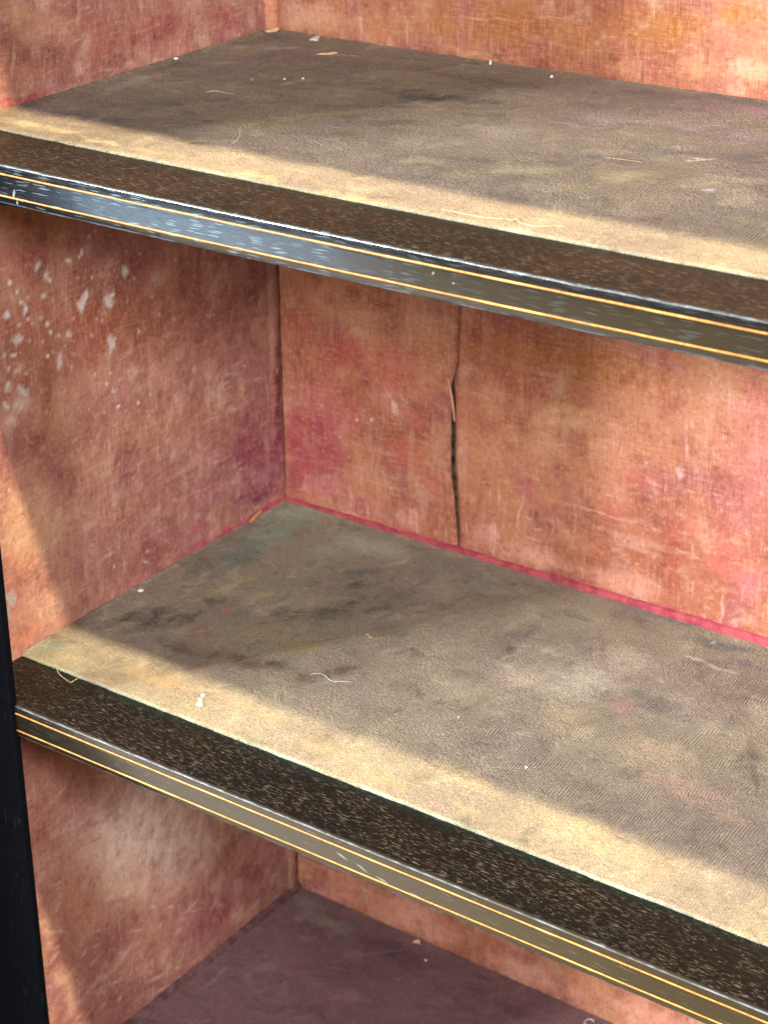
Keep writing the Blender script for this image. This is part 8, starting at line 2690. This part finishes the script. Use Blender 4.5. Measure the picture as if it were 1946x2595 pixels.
strand('hair', [(.015, .199, zm(0) + .0004), (.019, .2045, zm(0) + .001), (.023, .2055, zm(0) + .001), (.027, .2035, zm(0) + .0004)], .00018, M_GREY, 'short pale curved hair near the side at the back of the middle shelf', 'hair')
strand('hair', [(.068, .199, zm(.07) + .0004), (.073, .1975, zm(.07) + .001), (.078, .1935, zm(.07) + .001), (.081, .188, zm(.07) + .0004)], .00016, M_GREY, 'thin grey hair on the greenish patch of the middle shelf', 'hair')
strand('thread', [(.0300, .0035, zm(.03) + .0006), (.0345, -.0005, zm(.03) + .0008), (.0400, -.0045, zm(.04) + .0006), (.0440, -.0062, zm(.04) + .0002), (.0500, -.0070, zm(.05) - .0008), (.0540, -.0072, zm(.05) - .0012), (.0550, -.0040, zm(.05) - .0006), (.0565, -.0015, zm(.05) + .0004)], .00028, M_CREAM, 'loose cream thread hanging over the front edge at the left end of the middle shelf', 'thread')
# upper shelf
crumb('seed', (.0030, .192, zt(0)), (.0012, .0026, .0009), M_WHITE, 'white grain against the side at the back left of the upper shelf', 'seed', rot=-.5, seed=11, rough=.2)
flake('wood_flake', [(-.001 + .003, .2865, zt(0) + .0012), (.0065, .2845, zt(0) + .0008), (.0135, .2905, zt(0) + .0012), (.0150, .2945, zt(0) + .0030), (.0085, .2925, zt(0) + .0024)], .0016, M_FLAKE, 'pale wood flake wedged in the back corner of the upper shelf')
flake('paper_chip', [(.0440, .2850, zt(.05)), (.0530, .2870, zt(.05)), (.0510, .2930, zt(.05) + .0022), (.0480, .2945, zt(.05) + .0026)], .0010, M_GREY, 'small grey triangular paper chip at the back of the upper shelf')
flake('splinter', [(.0730, .2520, zt(.08)), (.0830, .2590, zt(.08)), (.0890, .2650, zt(.08) + .001), (.0845, .2628, zt(.08) + .001)], .0008, M_FLAKE, 'slim pale splinter near the back of the upper shelf', 'splinter')
strand('splinter', [(.085, .2575, zt(.09) + .0003), (.094, .2620, zt(.09) + .0005), (.104, .2660, zt(.1) + .0003)], .00016, M_FLAKE, 'hair thin splinter trailing right of the pale splinter on the upper shelf', 'splinter')
crumb('seed', (.1915, .2945, zt(.19) + .0008), (.0010, .0026, .0008), M_WHITE, 'white sliver leaning at the back edge of the upper shelf', 'seed', rot=.5, seed=12, tilt=(.7, 0))
crumb('bead', (.2452, .2848, zt(.245)), (.0014, .0014, .0012), M_WHITE, 'round white bead like crumb near the back of the upper shelf', 'crumb', seed=13, rough=.15)
crumb('crumb', (.083, .1752, zt(.08)), (.0011, .0007, .0006), M_CREAM, 'cream speck in the shaded middle of the upper shelf', seed=14)
crumb('crumb', (.0996, .1885, zt(.1)), (.0011, .0008, .0006), M_WHITE, 'left one of two white specks side by side on the upper shelf', seed=15)
crumb('crumb', (.1090, .1960, zt(.1)), (.0013, .0011, .0008), M_WHITE, 'right one of two white specks side by side on the upper shelf', seed=16, rough=.8)
strand('hair', [(.078, .1335, zt(.08) + .0004), (.084, .1370, zt(.08) + .0012), (.090, .1375, zt(.08) + .001), (.097, .1410, zt(.08) + .0004)], .0002, M_CREAM, 'pale straight hair in the shade on the upper shelf', 'hair')
strand('hair', [(.0775, .1350, zt(.08) + .0004), (.083, .1378, zt(.08) + .0012), (.089, .1400, zt(.08) + .0004)], .0002, M_CREAM, 'shorter pale hair lying across the straight one on the upper shelf', 'hair')
strand('hair', [(.1690, .0500, zt(.17) + .0004), (.1712, .0525, zt(.17) + .003), (.1712, .0545, zt(.17) + .006), (.1695, .0570, zt(.17) + .009)], .00016, M_CREAM, 'single hair standing upright near the front of the upper shelf', 'hair')
th = [(.345, .0085), (.352, .0078), (.360, .0083), (.368, .0090), (.376, .0090), (.381, .0105), (.383, .0135), (.3845, .0118), (.388, .0140), (.391, .0110), (.396, .0105), (.402, .0095), (.407, .0115), (.410, .0160), (.414, .0175)]
strand('thread', [(x, y, zt(x) + .0005 + .0003 * math.sin(i * 1.7)) for i, (x, y) in enumerate(th)], .00036, M_CREAM, 'long kinked cream thread along the lit front edge of the upper shelf', 'thread')
strand('hair', [(.368, .139, zt(.37) + .0003), (.379, .1395, zt(.38) + .0007), (.391, .1415, zt(.39) + .0003)], .00018, M_CREAM, 'fine straight hair on the grey right half of the upper shelf', 'hair')
# lowest shelf
rg = []
for i in range(9):
    a = 0.7 + i / 8 * 4.6
    rg.append((.3041 + .0038 * math.cos(a), .2890 + .0040 * math.sin(a), zb(.3) + .0010 + .0004 * math.sin(i)))
strand('plastic_curl', rg, .0010, M_GREY, 'white curled shaving on the lowest shelf at the bottom right', 'shaving')
crumb('crumb', (.1517, .2787, zb(.15)), (.0013, .0012, .0009), M_WHITE, 'white crumb on the plum lining of the lowest shelf', seed=17)
flake('paper_chip', [(.1270, .2915, zb(.13)), (.1380, .2935, zb(.13)), (.1345, .2965, zb(.13) + .003), (.1310, .2960, zb(.13) + .003)], .0010, M_FLAKE, 'cream triangular chip at the back edge of the lowest shelf')
# peeled orange tab at the corner of the middle shelf
tab = flake('cloth_tab', [(.0036, .2480, zm(0) + .0006), (.0040, .2510, zm(0) + .0004), (.0034, .2640, zm(0) + .0030), (.0028, .2660, zm(0) + .0052), (.0026, .2600, zm(0) + .0048), (.0028, .2520, zm(0) + .0026)], .0006, plain('orange_backing', (196, 132, 90), .8, .1, 500), 'peeled orange scrap of cloth in the back corner of the middle shelf', 'scrap')
